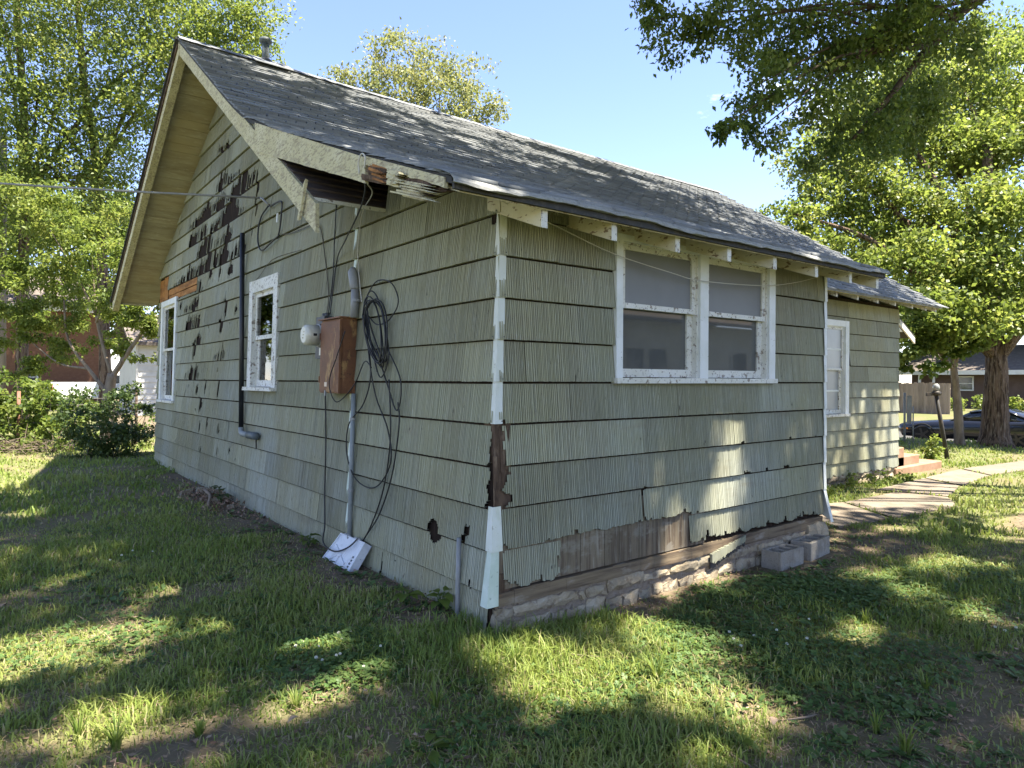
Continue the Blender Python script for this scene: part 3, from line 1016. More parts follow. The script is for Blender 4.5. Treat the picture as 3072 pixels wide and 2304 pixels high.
# corner stones of the gable side
for (a, b, c, d) in [(0.0, .2, -.02, .10), (0, .14, -.2, -.03)]:
    rough_stone(a, b, c, d, .05, lambda u, z, o: (-o, u, z), found)
rough_stone(3.86, 4.2, -.02, .16, .09, SOUTH, found)

# siding scrap that hangs off the bottom
mb = MB()
us = columns(2.25, 2.76, .008, .016)
for ua, uc in zip(us[:-1], us[1:]):
    t = (ua - 2.25) / .51
    zt = 0.125 + 0.085 * t + random.uniform(-.004, .004)
    zb = zt - (0.085 - 0.055 * t) - random.uniform(0, .02) + (0.02 if ua < 2.28 else 0)
    ub = uc - .003
    mb.mbox(SOUTH, ua, ub, zb, zt, 0.024 + t * .0, 0.052 - .01 * t)
mb.build('siding_scrap', 'siding', house)
mb = MB()
for ua, uc in zip(us[:-1:2], us[2::2]):
    t = (ua - 2.25) / .51
    zt = 0.11 + 0.075 * t
    zb = zt - (0.11 - 0.07 * t) - random.uniform(0, .03)
    mb.mbox(SOUTH, ua, uc, zb, zt, 0.022, 0.03)
mb.build('felt_scrap', 'dark_edge', house)

# ---- original side wall (seen past the addition)
ww = MB()
ww.box(4.15, 8.1, 2.104, 2.2, 0.04, 3.0)
ww.box(9.02, 11.03, 2.104, 2.2, 0.04, 3.0)
ww.box(8.1, 9.02, 2.104, 2.2, 0.04, 1.0)
ww.box(8.1, 9.02, 2.104, 2.2, 2.62, 3.0)
wing_wall = ww.build('side_wall', 'backing', house)
WWIN = (8.1, 9.02, 1.0, 2.62)
for k in range(-6, 5):
    zb = Z0 + EXP * k
    zt = zb + EXP - .011  # open strip of dark backing in place of the lap's shadow and dirt
    for (ua, ub) in split_spans(4.25, 11.02, [WWIN[0], WWIN[1]] if zt > WWIN[2] else [], 1.17, (0.43 * k + .7) % 1):
        bf = (lambda u: .04 + jagged(u, .04, 23)) if k == -6 else None
        panel(WING, wing_wall, ua, ub, zb, zt, lambda u: 3.05, bf, [(*WWIN, 0)] if ub > WWIN[0] and ua < WWIN[1] else (), fine=False)
mb = MB()
mb.box(4.18, 11.0, 2.12, 2.4, -0.45, 0.06)
wf = mb.build('foundation', 'mortar', house)
random.seed(4)
for (z0, z1) in [(-.1, .03), (-.26, -.11), (-.42, -.27)]:
    u = 6.2
    while u < 10.9:
        w = random.uniform(.2, .5)
        rough_stone(u, min(u + w - .015, 11.0), z0, z1 - .01, random.uniform(.02, .05), lambda a, z, o: (a, 2.12 - o, z), wf)
        u += w
# front and back closing walls
mb = MB()
mb.add([(11.0, 2.1, -.3), (11.0, 11.05, -.3), (11.0, 11.05, 3.6), (11.0, 6.57, 6.05), (11.0, 2.1, 3.2)], [(0, 1, 2, 3, 4)])
mb.build('front_wall', 'siding', house)
mb = MB()
mb.box(0.1, 11.0, 10.95, 11.04, -.3, 3.55)
mb.build('back_wall', 'siding', house)
mb = MB()
mb.box(4.11, 4.18, 0.1, 2.1, -.3, 2.8)
mb.build('end_wall', 'siding', house)

# ---- metal corner trims, one per course
def corner_trim(zb, zt, o=.025, wl=.026, wr=.036, m='trim_green', tilt=0.0, dx=0.0, flare=0.0):
    mb = MB()
    zs = np.linspace(zb, zt, 4)
    rows_ = []
    for i, z in enumerate(zs):
        f = 1 - i / 3
        oo = o - 0.011 * i / 3 + flare * f
        xs = SH * (z - 1.6) + dx + tilt * f
        rows_.append([(xs - oo, wl, z), (xs - oo - .001, -oo, z), (xs + wr, -oo, z)])
    vs = [p for r in rows_ for p in r]
    vs2 = [(x + .004, y + .004, z) for x, y, z in vs]
    N = len(vs)
    fs = []
    for i in range(3):
        for j in range(2):
            a = i * 3 + j
            fs.append((a, a + 1, a + 4, a + 3))
            fs.append((N + a, N + a + 3, N + a + 4, N + a + 1))
        fs.append((i * 3, i * 3 + 3, N + i * 3 + 3, N + i * 3))
        fs.append((i * 3 + 2, N + i * 3 + 2, N + i * 3 + 5, i * 3 + 5))
    for e in (0, 9):
        fs.append((e, e + 1, N + e + 1, N + e))
        fs.append((e + 1, e + 2, N + e + 2, N + e + 1))
    mb.add(vs + vs2, fs)
    o_ = mb.build('corner_trim', m, house)
    return o_


for k in range(-1, 5):
    zb = Z0 + EXP * k
    corner_trim(zb, min(zb + EXP + .012, 2.80), dx=random.uniform(-.002, .002), m='trim_white')
corner_trim(Z0 + EXP * -4, Z0 + EXP * -3 + 0.012, o=.03, wl=.03, wr=.045, tilt=.008, flare=.012, m='trim_white')
corner_trim(Z0 + EXP * -5 - .075, Z0 + EXP * -4 + .01, o=.03, wl=.028, wr=.04, tilt=-.016, flare=.02, m='trim_green')
# small nails on the trims
for k in range(-1, 5):
    zb = Z0 + EXP * k + .018
    for (p) in [(SH * (zb - 1.6) + .028, -.0285, zb), (SH * (zb - 1.6) - .0285, .018, zb)]:
        mb = MB()
        mb.tube([p, (p[0] - .003 if p[1] > 0 else p[0], p[1] - (.003 if p[1] < 0 else 0), p[2])], .004, 6)
        mb.build('nail', 'dark_metal', house)
# right end trims of the addition, thin
for k in range(-5, 5):
    zb = Z0 + EXP * k
    mb = MB()
    fl = .05 if k == -5 else 0
    zt = min(zb + EXP + .01, 2.79)
    a = [(4.15 + fl, -.036 - fl, zb - (.06 if fl else 0)), (4.20 + fl, -.036 - fl, zb - (.06 if fl else 0)), (4.20, -.026, zt), (4.15, -.026, zt)]
    b_ = [(p[0], p[1] + .004, p[2]) for p in a]
    c = [(4.20 + fl, .05, zb), (4.20, .05, zt)]
    mb.add(a + b_ + c, [(0, 1, 2, 3), (7, 6, 5, 4), (0, 3, 7, 4), (1, 8, 9, 2), (0, 4, 5, 1)])
    mb.build('corner_trim', 'clean_white', house)
# narrow trims on the old corner in the gable wall
for k in range(-5, 6):
    zb = Z0 + EXP * k
    mb = MB()
    lean = random.uniform(-.006, .006)
    p = [WEST(2.175 + lean, zb, .024), WEST(2.225 + lean, zb, .024), WEST(2.21, zb + EXP, .012), WEST(2.175, zb + EXP, .012)]
    q = [WEST(2.155 + lean, zb, .012), WEST(2.16, zb + EXP, .004), WEST(2.24 + lean, zb, .012), WEST(2.225, zb + EXP, .004)]
    mb.add(p + q, [(0, 3, 2, 1), (0, 4, 5, 3), (1, 2, 7, 6), (0, 1, 6, 4)])
    mb.build('corner_trim', 'trim_green', house)

# ================================================================== ROOF
random.seed(33)
XF = lambda z: -0.68 + SH * (z - 1.6)        # front edge of the roof follows the leaning gable
XE_ADD, XE = 4.47, 11.55


def roof_deck():
    mb = MB()
    # right slope, two widths: with the addition (x < XE_ADD) and without
    def sheet(xa, xb, ys, zf, th=.045):
        for y0, y1 in zip(ys[:-1], ys[1:]):
            z0, z1 = zf(y0), zf(y1)
            a0 = XF(z0) if xa is None else xa
            a1 = XF(z1) if xa is None else xa
            t = .006
            mb.hexa([(a0, y0, z0 - th), (xb, y0, z0 - th), (xb, y1, z1 - th), (a1, y1, z1 - th), (a0, y0, z0 - t), (xb, y0, z0 - t), (xb, y1, z1 - t), (a1, y1, z1 - t)])
    sheet(None, XE_ADD, list(np.linspace(-.46, 6.57, 24)), z_roof)
    sheet(XE_ADD, XE, list(np.linspace(1.58, 6.57, 10)), lambda y: z_old(y) - .02)
    sheet(None, XE, list(np.linspace(6.57, 11.95, 8)), z_left)
    return mb.build('roof', 'dark_edge', house)


roof = roof_deck()
# shingle tab: shared mesh, butt edge toward -y
TW, TE = 0.305, 0.138
tab = MB()
nx = 4
top = []
for i in range(nx + 1):
    u = (-.5 + i / nx) * (TW - .016)
    top += [(u, random.uniform(-.004, .004), .018), (u, .17, .001)]
vs = list(top) + [((-.5 + i / nx) * (TW - .016), 0.0, -.001) for i in range(nx + 1)] + [(-.5 * (TW - .016), .17, -.001), (.5 * (TW - .016), .17, -.001)]
fs = [(2 * i, 2 * i + 2, 2 * i + 3, 2 * i + 1) for i in range(nx)] + [(10 + i, 10 + i + 1, 2 * (i + 1), 2 * i) for i in range(nx)]
fs += [(0, 1, 15, 10), (8, 14, 16, 9)]
tab_me = bpy.data.meshes.new('shingle')
tab_me.from_pydata(vs, [], fs)
tab_me.materials.append(MATS['shingle'])


def arc_positions(zf, y0, y1, step):
    """y positions along the profile at equal surface distance"""
    ys = np.linspace(y0, y1, 2000)
    zs = np.array([zf(v) for v in ys])
    s = np.concatenate([[0], np.cumsum(np.hypot(np.diff(ys), np.diff(zs)))])
    t = np.arange(0, s[-1] - .03, step)
    return np.interp(t, s, ys)


tabs = []
for (zf, y0, xa, xb) in [(z_roof, -.50, None, XE_ADD + .02), (lambda y: z_old(y) - .02, 1.53, XE_ADD + .02, XE + .02)]:
    for r, y in enumerate(arc_positions(zf, y0, 6.55, TE)):
        z = zf(y)
        sl = math.atan2(zf(y + .02) - zf(y - .02), .04)
        x0 = (XF(z) - .02) if xa is None else xa
        x = x0 + TW * (0.5 if r % 2 else 0.0) - TW * .5 + random.uniform(-.01, .01) + TW * .5
        if r % 2:
            tabs.append((x0 + TW * .25 - TW * .25, y, z, sl, 0.5))
            x = x0 + TW * .5
        while x < xb - .05:
            tabs.append((x, y, z, sl, 1.0))
            x += TW
info = []
for (x, y, z, sl, wf_) in tabs:
    cx = x + TW * wf_ / 2
    d2 = (cx - CAM.x) ** 2 + (y - CAM.y) ** 2 + (z - CAM.z) ** 2
    vis = abs((Vector((0, -math.sin(sl), math.cos(sl)))).dot(CAM - Vector((cx, y, z)))) / d2 ** .5
    info.append((vis / d2 if y > 2.6 else vis / d2 * .6, cx, y, z, sl, wf_))
info.sort(key=lambda t: -t[0])
fieldV, fieldF, fieldR = [], [], []
tabv = np.array(vs)
for i, (_, cx, y, z, sl, wf_) in enumerate(info):
    curl = random.uniform(-.012, .02) if random.random() < .25 else random.uniform(-.003, .004)
    rz = random.gauss(0, .006)
    zz = z + .004 + random.uniform(-.001, .002)
    yy = y + random.uniform(-.006, .006)
    Mx = Matrix.Translation((cx, yy, zz)) @ Matrix.Rotation(rz, 4, 'Z') @ Matrix.Rotation(sl - curl * 2 - .03, 4, 'X') @ Matrix.Diagonal((wf_, 1, random.uniform(.8, 1.5), 1))
    if i < 300:
        o = bpy.data.objects.new('shingle', tab_me)
        col.objects.link(o)
        o.parent = roof
        o.matrix_local = Mx
    else:
        M4 = np.array(Mx)
        v = tabv @ M4[:3, :3].T + M4[:3, 3]
        b = len(fieldV) * len(tabv)
        fieldV.append(v)
        fieldF += [tuple(b + k for k in f) for f in fs]
        fieldR += [random.random()] * len(tabv)
np_mesh('shingle_field', np.concatenate(fieldV), np.array(fieldF), 'shingle', roof, rnd=fieldR, kind='stuff')
# ridge caps
x = -0.56
while x < XE:
    mb = MB()
    w = .13
    lift = random.uniform(0, .006)
    sag = -.02 * math.sin(max(0, x) / 11.5 * math.pi)
    x2 = x + .27
    for (xa_, xb_, dz) in [(x, x2, 0)]:
        za = 6.27 + sag + lift
        mb.add([(xa_, 6.57 - w, za - w * .6 + .0), (xa_, 6.57, za + .012), (xa_, 6.57 + w, za - w * .55),
                (xb_, 6.57 - w, za - w * .6 - .006), (xb_, 6.57, za + .004), (xb_, 6.57 + w, za - w * .55 - .006)], [(0, 3, 4, 1), (1, 4, 5, 2)])
        mb.add([(xa_, 6.57 - w, za - w * .6 - .012), (xa_, 6.57, za - .004), (xa_, 6.57 + w, za - w * .55 - .012),
                (xa_, 6.57 - w, za - w * .6), (xa_, 6.57, za + .012), (xa_, 6.57 + w, za - w * .55)], [(0, 1, 4, 3), (1, 2, 5, 4)])
    mb.build('ridge_cap', 'shingle', roof)
    x += .2

# worn granular edge along the addition eave, waving and turned down
N = 70
mb = MB()
prev = None
for i in range(N + 1):
    x = XF(2.7) - .03 + (XE_ADD + .06 - XF(2.7)) * i / N
    wv = .009 * math.sin(x * 3.1) + .006 * math.sin(x * 7.3 + 1) + random.uniform(-.004, .004)
    dr = 0.0
    pr = [(x, -.30, z_roof(-.30) + .016 + wv * .2), (x, -.40, z_roof(-.4) + .018 + wv * .5), (x, -.485 + wv * .3, z_roof(-.48) + .012 + wv + dr * .3),
          (x, -.52 + wv * .4, z_roof(-.5) - .016 + wv + dr), (x, -.522 + wv * .4, z_roof(-.5) - .030 + wv + dr + random.uniform(-.006, .006)), (x, -.50 + wv * .4, z_roof(-.5) - .03 + wv + dr)]
    if prev:
        for k in range(5):
            mb.quad(prev[k], pr[k], pr[k + 1], prev[k + 1])
    prev = pr
mb.build('eave_edging', 'roof_edge', roof)
mb = MB()
mb.bar((XF(2.7), -.475, z_roof(-.47) - .05), (XE_ADD, -.475, z_roof(-.47) - .05), (0, 1, 0), .02, (0, 0, 1), .045)
mb.build('drip_edge', 'dark_edge', roof)
mb = MB()
mb.bar((XE_ADD, 1.56, z_old(1.56) - .03), (XE, 1.56, z_old(1.56) - .03), (0, 1, 0), .02, (0, 0, 1), .05)
mb.build('drip_edge', 'roof_edge', roof)
# addition roof boards under the eave (seen between the rafter tails)
for i in range(3):
    y0 = -.46 + i * .155
    mb = MB()
    z0, z1 = z_add(y0) - .082, z_add(y0 + .15) - .082
    mb.hexa([(XF(2.7) + .05, y0, z0 - .02), (XE_ADD - .02, y0, z0 - .02), (XE_ADD - .02, y0 + .15, z1 - .02), (XF(2.7) + .05, y0 + .15, z1 - .02),
             (XF(2.7) + .05, y0, z0), (XE_ADD - .02, y0, z0), (XE_ADD - .02, y0 + .15, z1), (XF(2.7) + .05, y0 + .15, z1)])
    mb.build('roof_board', 'rafter_paint', house)

# rafter tails: addition and original side
for x in [0.03, .633, 1.30, 1.92, 2.545, 3.22, 3.885, 4.40]:
    mb = MB()
    j = random.uniform(-.006, .006)
    ya, yb = -.425 + random.uniform(-.01, .01), .12
    za, zb = z_add(ya) - .103, z_add(yb) - .103
    ht = .108
    mb.hexa([(x - .024, ya, za - ht + j), (x + .024, ya, za - ht + j), (x + .024, yb, zb - ht), (x - .024, yb, zb - ht),
             (x - .024, ya, za), (x + .024, ya, za), (x + .024, yb, zb), (x - .024, yb, zb)])
    mb.build('rafter_tail', 'rafter_paint', house)
    mb = MB()
    mb.box(x - .025, x + .025, ya - .004, ya - .001, za - ht + j, za - .002)
    mb.build('rafter_end', 'peeling_white', house)
for x in [7.04, 7.74, 8.42, 9.12, 9.775, 10.47, 11.05, 11.5, 6.4, 5.75, 5.1]:
    mb = MB()
    ya, yb = 1.64, 2.15
    za, zb = z_old(ya) - .07, z_old(yb) - .07
    mb.hexa([(x - .024, ya, za - .1), (x + .024, ya, za - .1), (x + .024, yb, zb - .22), (x - .024, yb, zb - .22),
             (x - .024, ya, za), (x + .024, ya, za), (x + .024, yb, zb), (x - .024, yb, zb)])
    mb.build('rafter_tail', 'peeling_white', house)
mb = MB()
mb.hexa([(4.6, 1.6, z_old(1.6) - .085), (11.5, 1.6, z_old(1.6) - .085), (11.5, 2.15, z_old(2.15) - .085), (4.6, 2.15, z_old(2.15) - .085),
         (4.6, 1.6, z_old(1.6) - .068), (11.5, 1.6, z_old(1.6) - .068), (11.5, 2.15, z_old(2.15) - .068), (4.6, 2.15, z_old(2.15) - .068)])
mb.build('roof_board', 'rafter_paint', house)
# frieze boards between rafters, over the window
mb = MB()
mb.mbox(SOUTH, 1.05, 3.26, 2.66, 2.80, -.0, .024)
mb.build('frieze_board', 'rafter_paint', house)
for (a, b) in [(0.06, 1.05), (3.26, 4.16)]:
    mb = MB()
    mb.mbox(SOUTH, a, b, 2.74, 2.80, -.0, .022)
    mb.build('frieze_board', 'rafter_paint', house)

# rake boards -------------------------------------------------------
def rake(pts, width, thick, name, m, x_off=0.0, topdrop=.05, jag=0.0, n=24, wf=None):
    """board hung under the roof edge between (y,z) points, in the leaning front plane"""
    mb = MB()
    P = [Vector((0, y, z)) for y, z in pts]
    tot = sum((b - a).length for a, b in zip(P[:-1], P[1:]))
    pr = None
    for i in range(n + 1):
        s = tot * i / n
        for a, b in zip(P[:-1], P[1:]):
            L = (b - a).length
            if s <= L + 1e-6:
                p = a.lerp(b, min(1, s / L))
                break
            s -= L
        w = width if wf is None else wf(i / n)
        x = XF(p.z) + x_off
        t = p.z - topdrop
        jj = random.uniform(-jag, jag)
        q = [(x, p.y, t), (x, p.y, t - w + jj), (x + thick, p.y, t - w + jj), (x + thick, p.y, t)]
        if pr:
            for k in range(4):
                mb.quad(pr[k], q[k], q[(k + 1) % 4], pr[(k + 1) % 4])
        else:
            mb.quad(*q)
        pr = q
    mb.quad(*pr)
    return mb.build(name, m, house)


zr = lambda y: z_old(y)
rake([(6.55, z_left(6.55)), (12.0, z_left(12.0))], .17, .105, 'rake_board', 'rake_paint', x_off=-.005, topdrop=.06, jag=.002)
rake([(6.6, z_left(6.6)), (8.6, z_left(8.6))], .05, .02, 'exposed_strip', 'rotten_wood', x_off=-.024, topdrop=.052, jag=.006)
rake([(8.6, z_left(8.6)), (11.9, z_left(11.9))], .035, .02, 'exposed_strip', 'rotten_wood', x_off=-.02, topdrop=.052, jag=.006)
# shingle ends along the left rake
mb = MB()
for i in range(48):
    y0 = 6.57 + i * .114
    z = z_left(y0)
    x = XF(z) - .045
    mb.hexa([(x, y0, z - .02 + .004), (x + .1, y0, z - .02), (x + .1, y0 + .13, z_left(y0 + .13) - .02), (x, y0 + .13, z_left(y0 + .13) - .03),
             (x, y0, z + .012), (x + .1, y0, z + .012), (x + .1, y0 + .13, z_left(y0 + .13) + .003), (x, y0 + .13, z_left(y0 + .13) + .003)])
mb.build('rake_shingles', 'dark_edge', roof)
rake([(6.56, zr(6.56)), (1.47, zr(1.47) + .02)], .20, .03, 'rake_board', 'rake_paint', topdrop=.035, jag=.003, n=30,
     wf=lambda t: .19 + .03 * t)
# split end of the old rake board
mb = MB()
zt = zr(1.62)
mb.hexa([(XF(zt) - .02, 1.60, zt + .12), (XF(zt), 1.60, zt + .12), (XF(zt), 1.655, zt + .05), (XF(zt) - .02, 1.655, zt + .05),
         (XF(zt) - .02, 1.60, zt + .13), (XF(zt), 1.60, zt + .13), (XF(zt), 1.655, zt + .06), (XF(zt) - .02, 1.655, zt + .06)])
mb2 = MB()
mb2.hexa([(XF(3) - .03, 1.75, 2.86), (XF(3) - .01, 1.74, 2.87), (XF(3) - .01, 1.78, 2.89), (XF(3) - .03, 1.785, 2.87),
          (XF(3) - .03, 1.60, 3.16), (XF(3) - .008, 1.60, 3.15), (XF(3) - .008, 1.645, 3.12), (XF(3) - .03, 1.645, 3.13)])
mb2.build('rake_splinter', 'rake_paint', house)
# rake board of the addition, rotten toward the corner
za_ = lambda y: z_roof(y)
rake([(3.02, za_(3.02)), (.60, za_(.6))], .2, .028, 'rake_board', 'rake_paint', x_off=-.012, topdrop=.03, jag=.003, wf=lambda t: .27 - .1 * t)
rake([(.62, za_(.62)), (-.40, za_(-.4))], .055, .025, 'rake_board', 'rake_paint', x_off=-.01, topdrop=.02, jag=.006, n=16)


def chunk(name, m, a, b, w, h, jag, n=7):
    """torn timber end: a bundle of split slivers from a to b"""
    a, b = Vector(a), Vector(b)
    d = (b - a).normalized()
    sx = Vector((1, 0, 0))
    u = d.cross(sx).normalized()
    if u.z < 0:
        u = -u
    L = (b - a).length
    t = thing_part = None
    for i in range(n):
        f = (i + .5) / n - .5
        s0, s1 = random.uniform(-.12, .18) * L, L * (1 + random.uniform(-.38, .06))
        hh = h / n * random.uniform(.9, 1.5)
        ox = random.uniform(-.5, .5) * w * .6
        mb = MB()
        pr = None
        K = 6
        for k in range(K + 1):
            t_ = k / K
            p = a + d * (s0 + (s1 - s0) * t_) + u * (f * h + random.uniform(-.1, .1) * hh) + sx * (ox + random.uniform(-.003, .003))
            e = 1.0 if t_ < .7 else max(.12, (1 - t_) / .3)
            q = [p - u * hh * .5 * e - sx * w * .35, p - u * hh * .5 * e + sx * w * .35, p + u * hh * .5 * e + sx * w * .35 * e, p + u * hh * .5 * e - sx * w * .35 * e]
            if pr:
                for z in range(4):
                    mb.quad(pr[z], q[z], q[(z + 1) % 4], pr[(z + 1) % 4])
            else:
                mb.quad(*q)
            pr = q
        mb.quad(*pr)
        mb.build(name, m, house)


XR = XF(2.8)
chunk('rotten_splinter', 'rotten_wood', (XR + .03, .60, 2.985), (XR + .03, .14, 2.835), .09, .13, .4)
chunk('rotten_splinter', 'orange_wood', (XR + .01, .50, 2.955), (XR + .01, .22, 2.845), .07, .09, .45)
chunk('rotten_splinter', 'rake_paint', (XR + .0, .26, 2.86), (XR - .01, .02, 2.775), .06, .09, .4)
chunk('rotten_splinter', 'rotten_wood', (XR + .04, .06, 2.77), (XR + .02, -.32, 2.665), .06, .10, .4)
chunk('rotten_splinter', 'rake_paint', (XR - .01, .12, 2.765), (XR - .015, -.36, 2.61), .045, .09, .3, n=12)
chunk('rotten_splinter', 'rotten_wood', (XR + .05, -.2, 2.70), (XR + .05, -.40, 2.66), .05, .05, .4)
# old roof left exposed under the newer one
orr = MB()
for i in range(10):
    y0 = 1.60 + i * .15
    z0, z1 = z_old(y0) - .0, z_old(y0 + .17) - .012
    if y0 > 3.0:
        continue
    orr2 = MB()
    j = random.uniform(-.006, .006)
    orr2.hexa([(XF(3.2) + .03, y0, z0 - .02), (.9, y0, z0 - .02), (.9, y0 + .17, z1 - .02), (XF(3.2) + .03, y0 + .17, z1 - .02),
               (XF(3.2) + .03, y0, z0 + j), (.9, y0, z0 + j), (.9, y0 + .17, z1 - .004), (XF(3.2) + .03, y0 + .17, z1 - .004)])
    orr2.build('old_shingle_course', 'old_shingle', house)
mb = MB()
mb.bar((XF(3.0) + .02, 1.595, z_old(1.6) - .035), (.05, 1.595, z_old(1.6) - .03), (0, 1, 0), .02, (0, 0, 1), .028)
mb.build('old_eave_strip', 'peeling_white', house)
mb = MB()
mb.hexa([(.9, .1, 2.6), (.93, .1, 2.6), (.93, 2.9, 2.6), (.9, 2.9, 2.6), (.9, .1, 2.84), (.93, .1, 2.84), (.93, 2.9, 3.8), (.9, 2.9, 3.8)])
mb.build('attic_wall', 'backing', house)

# soffit boards under the left rake overhang
sof = MB()
sof.hexa([(XF(6) + .03, 6.60, z_left(6.6) - .085), (.2, 6.60, z_left(6.6) - .085), (.1, 11.93, z_left(11.93) - .085), (XF(3.2) + .03, 11.93, z_left(11.93) - .085),
          (XF(6) + .03, 6.60, z_left(6.6) - .05), (.2, 6.60, z_left(6.6) - .05), (.1, 11.93, z_left(11.93) - .05), (XF(3.2) + .03, 11.93, z_left(11.93) - .05)])
soffit = sof.build('soffit', 'backing', house)
y = 6.62
while y < 11.9:
    w = random.choice([.13, .15, .15, .2])
    y1 = min(y + w, 11.93)
    mb = MB()
    z0, z1 = z_left(y) - .09, z_left(y1) - .09
    g = .005
    j = random.uniform(-.004, .004)
    mb.hexa([(XF(z0) + .02, y + g, z0 - .022 + j), (.16, y + g, z0 - .022 + j), (.16, y1 - g, z1 - .022 + j), (XF(z1) + .02, y1 - g, z1 - .022 + j),
             (XF(z0) + .02, y + g, z0), (.16, y + g, z0), (.16, y1 - g, z1), (XF(z1) + .02, y1 - g, z1)])
    mb.build('soffit_board', 'soffit', soffit)
    y = y1
# lower end board of that overhang
mb = MB()
mb.bar((XF(3.2) + .03, 11.93, z_left(11.93) - .09), (.1, 11.93, z_left(11.93) - .09), (0, 1, 0), .03, (0, 0, 1), .09)
mb.build('eave_board', 'rake_paint', house)

# roof vent pipe
vx, vy = .60, 6.50
vp = MB()
vp.tube([(vx, vy, 6.15), (vx, vy, 6.52)], .052, 20)
vent = vp.build('vent_pipe', 'galv', house, smooth=True)
mb = MB()
mb.tube([(vx, vy, 6.50), (vx, vy, 6.515), (vx, vy, 6.535), (vx, vy, 6.57), (vx, vy, 6.585)], [.056, .088, .092, .075, .02], 20)
mb.build('vent_cap', 'galv', vent, smooth=True)
mb = MB()
mb.tube([(vx, vy, 6.2), (vx, vy, 6.24), (vx, vy, 6.28)], [.12, .10, .06], 20)
mb.build('flashing', 'dark_metal', vent, smooth=True)
mb = MB()
mb.hexa([(vx - .25, vy - .32, 6.07), (vx + .3, vy - .32, 6.07), (vx + .3, vy, 6.255), (vx - .25, vy, 6.255), (vx - .25, vy - .32, 6.085), (vx + .3, vy - .32, 6.085), (vx + .3, vy, 6.275), (vx - .25, vy, 6.275)])
mb.build('flashing', 'shingle', vent)

# front porch roof end
mb = MB()
mb.hexa([(11.3, 2.3, 2.93), (12.25, 2.3, 2.48), (12.25, 6.8, 2.48), (11.3, 6.8, 2.93), (11.3, 2.3, 2.97), (12.25, 2.3, 2.52), (12.25, 6.8, 2.52), (11.3, 6.8, 2.97)])
mb.build('porch_roof', 'dark_edge', house)
mb = MB()
mb.hexa([(11.05, 2.28, 2.93), (12.22, 2.28, 2.36), (12.22, 2.31, 2.36), (11.05, 2.31, 2.93), (11.05, 2.28, 3.04), (12.22, 2.28, 2.47), (12.22, 2.31, 2.47), (11.05, 2.31, 3.04)])
mb.build('porch_rake_board', 'peeling_white', house)
mb = MB()
mb.add([(11.05, 2.32, 2.60), (11.75, 2.32, 2.58), (11.05, 2.32, 2.93), (11.05, 2.36, 2.60), (11.75, 2.36, 2.58), (11.05, 2.36, 2.93)], [(0, 1, 2), (5, 4, 3), (0, 3, 4, 1), (1, 4, 5, 2), (2, 5, 3, 0)])
mb.build('porch_gable', 'clean_white', house)

# ================================================================== WINDOWS
def window(M, u0, u1, z0, z1, name_mat, units, casing, rec, glass, sillm, jamb='peeling_white', uflip=False, meeting=.5, sash_w=.05):
    """casing frame as the window mesh; sashes, panes and sill are its parts"""
    mb = MB()
    cl, cr, ct, cb = casing
    co = .038
    mb.mbox(M, u0, u0 + cl, z0, z1, -.02, co)
    mb.mbox(M, u1 - cr, u1, z0, z1, -.02, co)
    mb.mbox(M, u0 + cl, u1 - cr, z1 - ct, z1, -.02, co - .003)
    win = mb.build('window', name_mat, house)
    iu0, iu1 = u0 + cl, u1 - cr
    nU = len(units)
    mul = .11
    W = (iu1 - iu0 - mul * (nU - 1)) / nU
    for i in range(nU):
        a = iu0 + i * (W + mul)
        b = a + W
        if i:
            mb = MB()
            mb.mbox(M, a - mul, a, z0, z1 - ct, -.1, co + .004)
            mb.build('mullion', 'clean_white', win)
        # jamb liner
        mb = MB()
        mb.mbox(M, a, a + .012, z0, z1 - ct, -.1, .012)
        mb.mbox(M, b - .012, b, z0, z1 - ct, -.1, .012)
        mb.mbox(M, a + .012, b - .012, z1 - ct - .012, z1 - ct, -.1, .012)
        mb.build('jamb', jamb, win)
        a += .012
        b -= .012
        top = z1 - ct - .012
        bot = z0 + .02
        zm = bot + (top - bot) * meeting
        s = sash_w
        # upper sash (outer track)
        mb = MB()
        mb.mbox(M, a, a + s, zm, top, -.035, 0)
        mb.mbox(M, b - s, b, zm, top, -.035, 0)
        mb.mbox(M, a + s, b - s, top - s * .8, top, -.035, -.001)
        mb.mbox(M, a + s, b - s, zm, zm + s * .8, -.035, .003)
        su = mb.build('sash', 'peeling_white', win)
        mb = MB()
        mb.mbox(M, a + s, b - s, zm + s * .8, top - s * .8, -.022, -.016)
        mb.build('pane', glass[0], win)
        # lower sash (inner track)
        mb = MB()
        mb.mbox(M, a, a + s, bot, zm + s * .3, -.075, -.038)
        mb.mbox(M, b - s * 1.3, b, bot, zm + s * .3, -.075, -.038)
        mb.mbox(M, a + s, b - s * 1.3, bot, bot + s * 1.3, -.075, -.036)
        mb.build('sash', 'peeling_white', win)
        mb = MB()
        mb.mbox(M, a + s, b - s * 1.3, bot + s * 1.3, zm + s * .3, -.06, -.054)
        mb.build('pane', glass[1], win)
    mb = MB()
    mb.mbox(M, u0 - .01, u1 + .01, z0 - .028, z0 + .014, -.1, sillm)
    mb.build('sill', 'peeling_white', win)
    return win


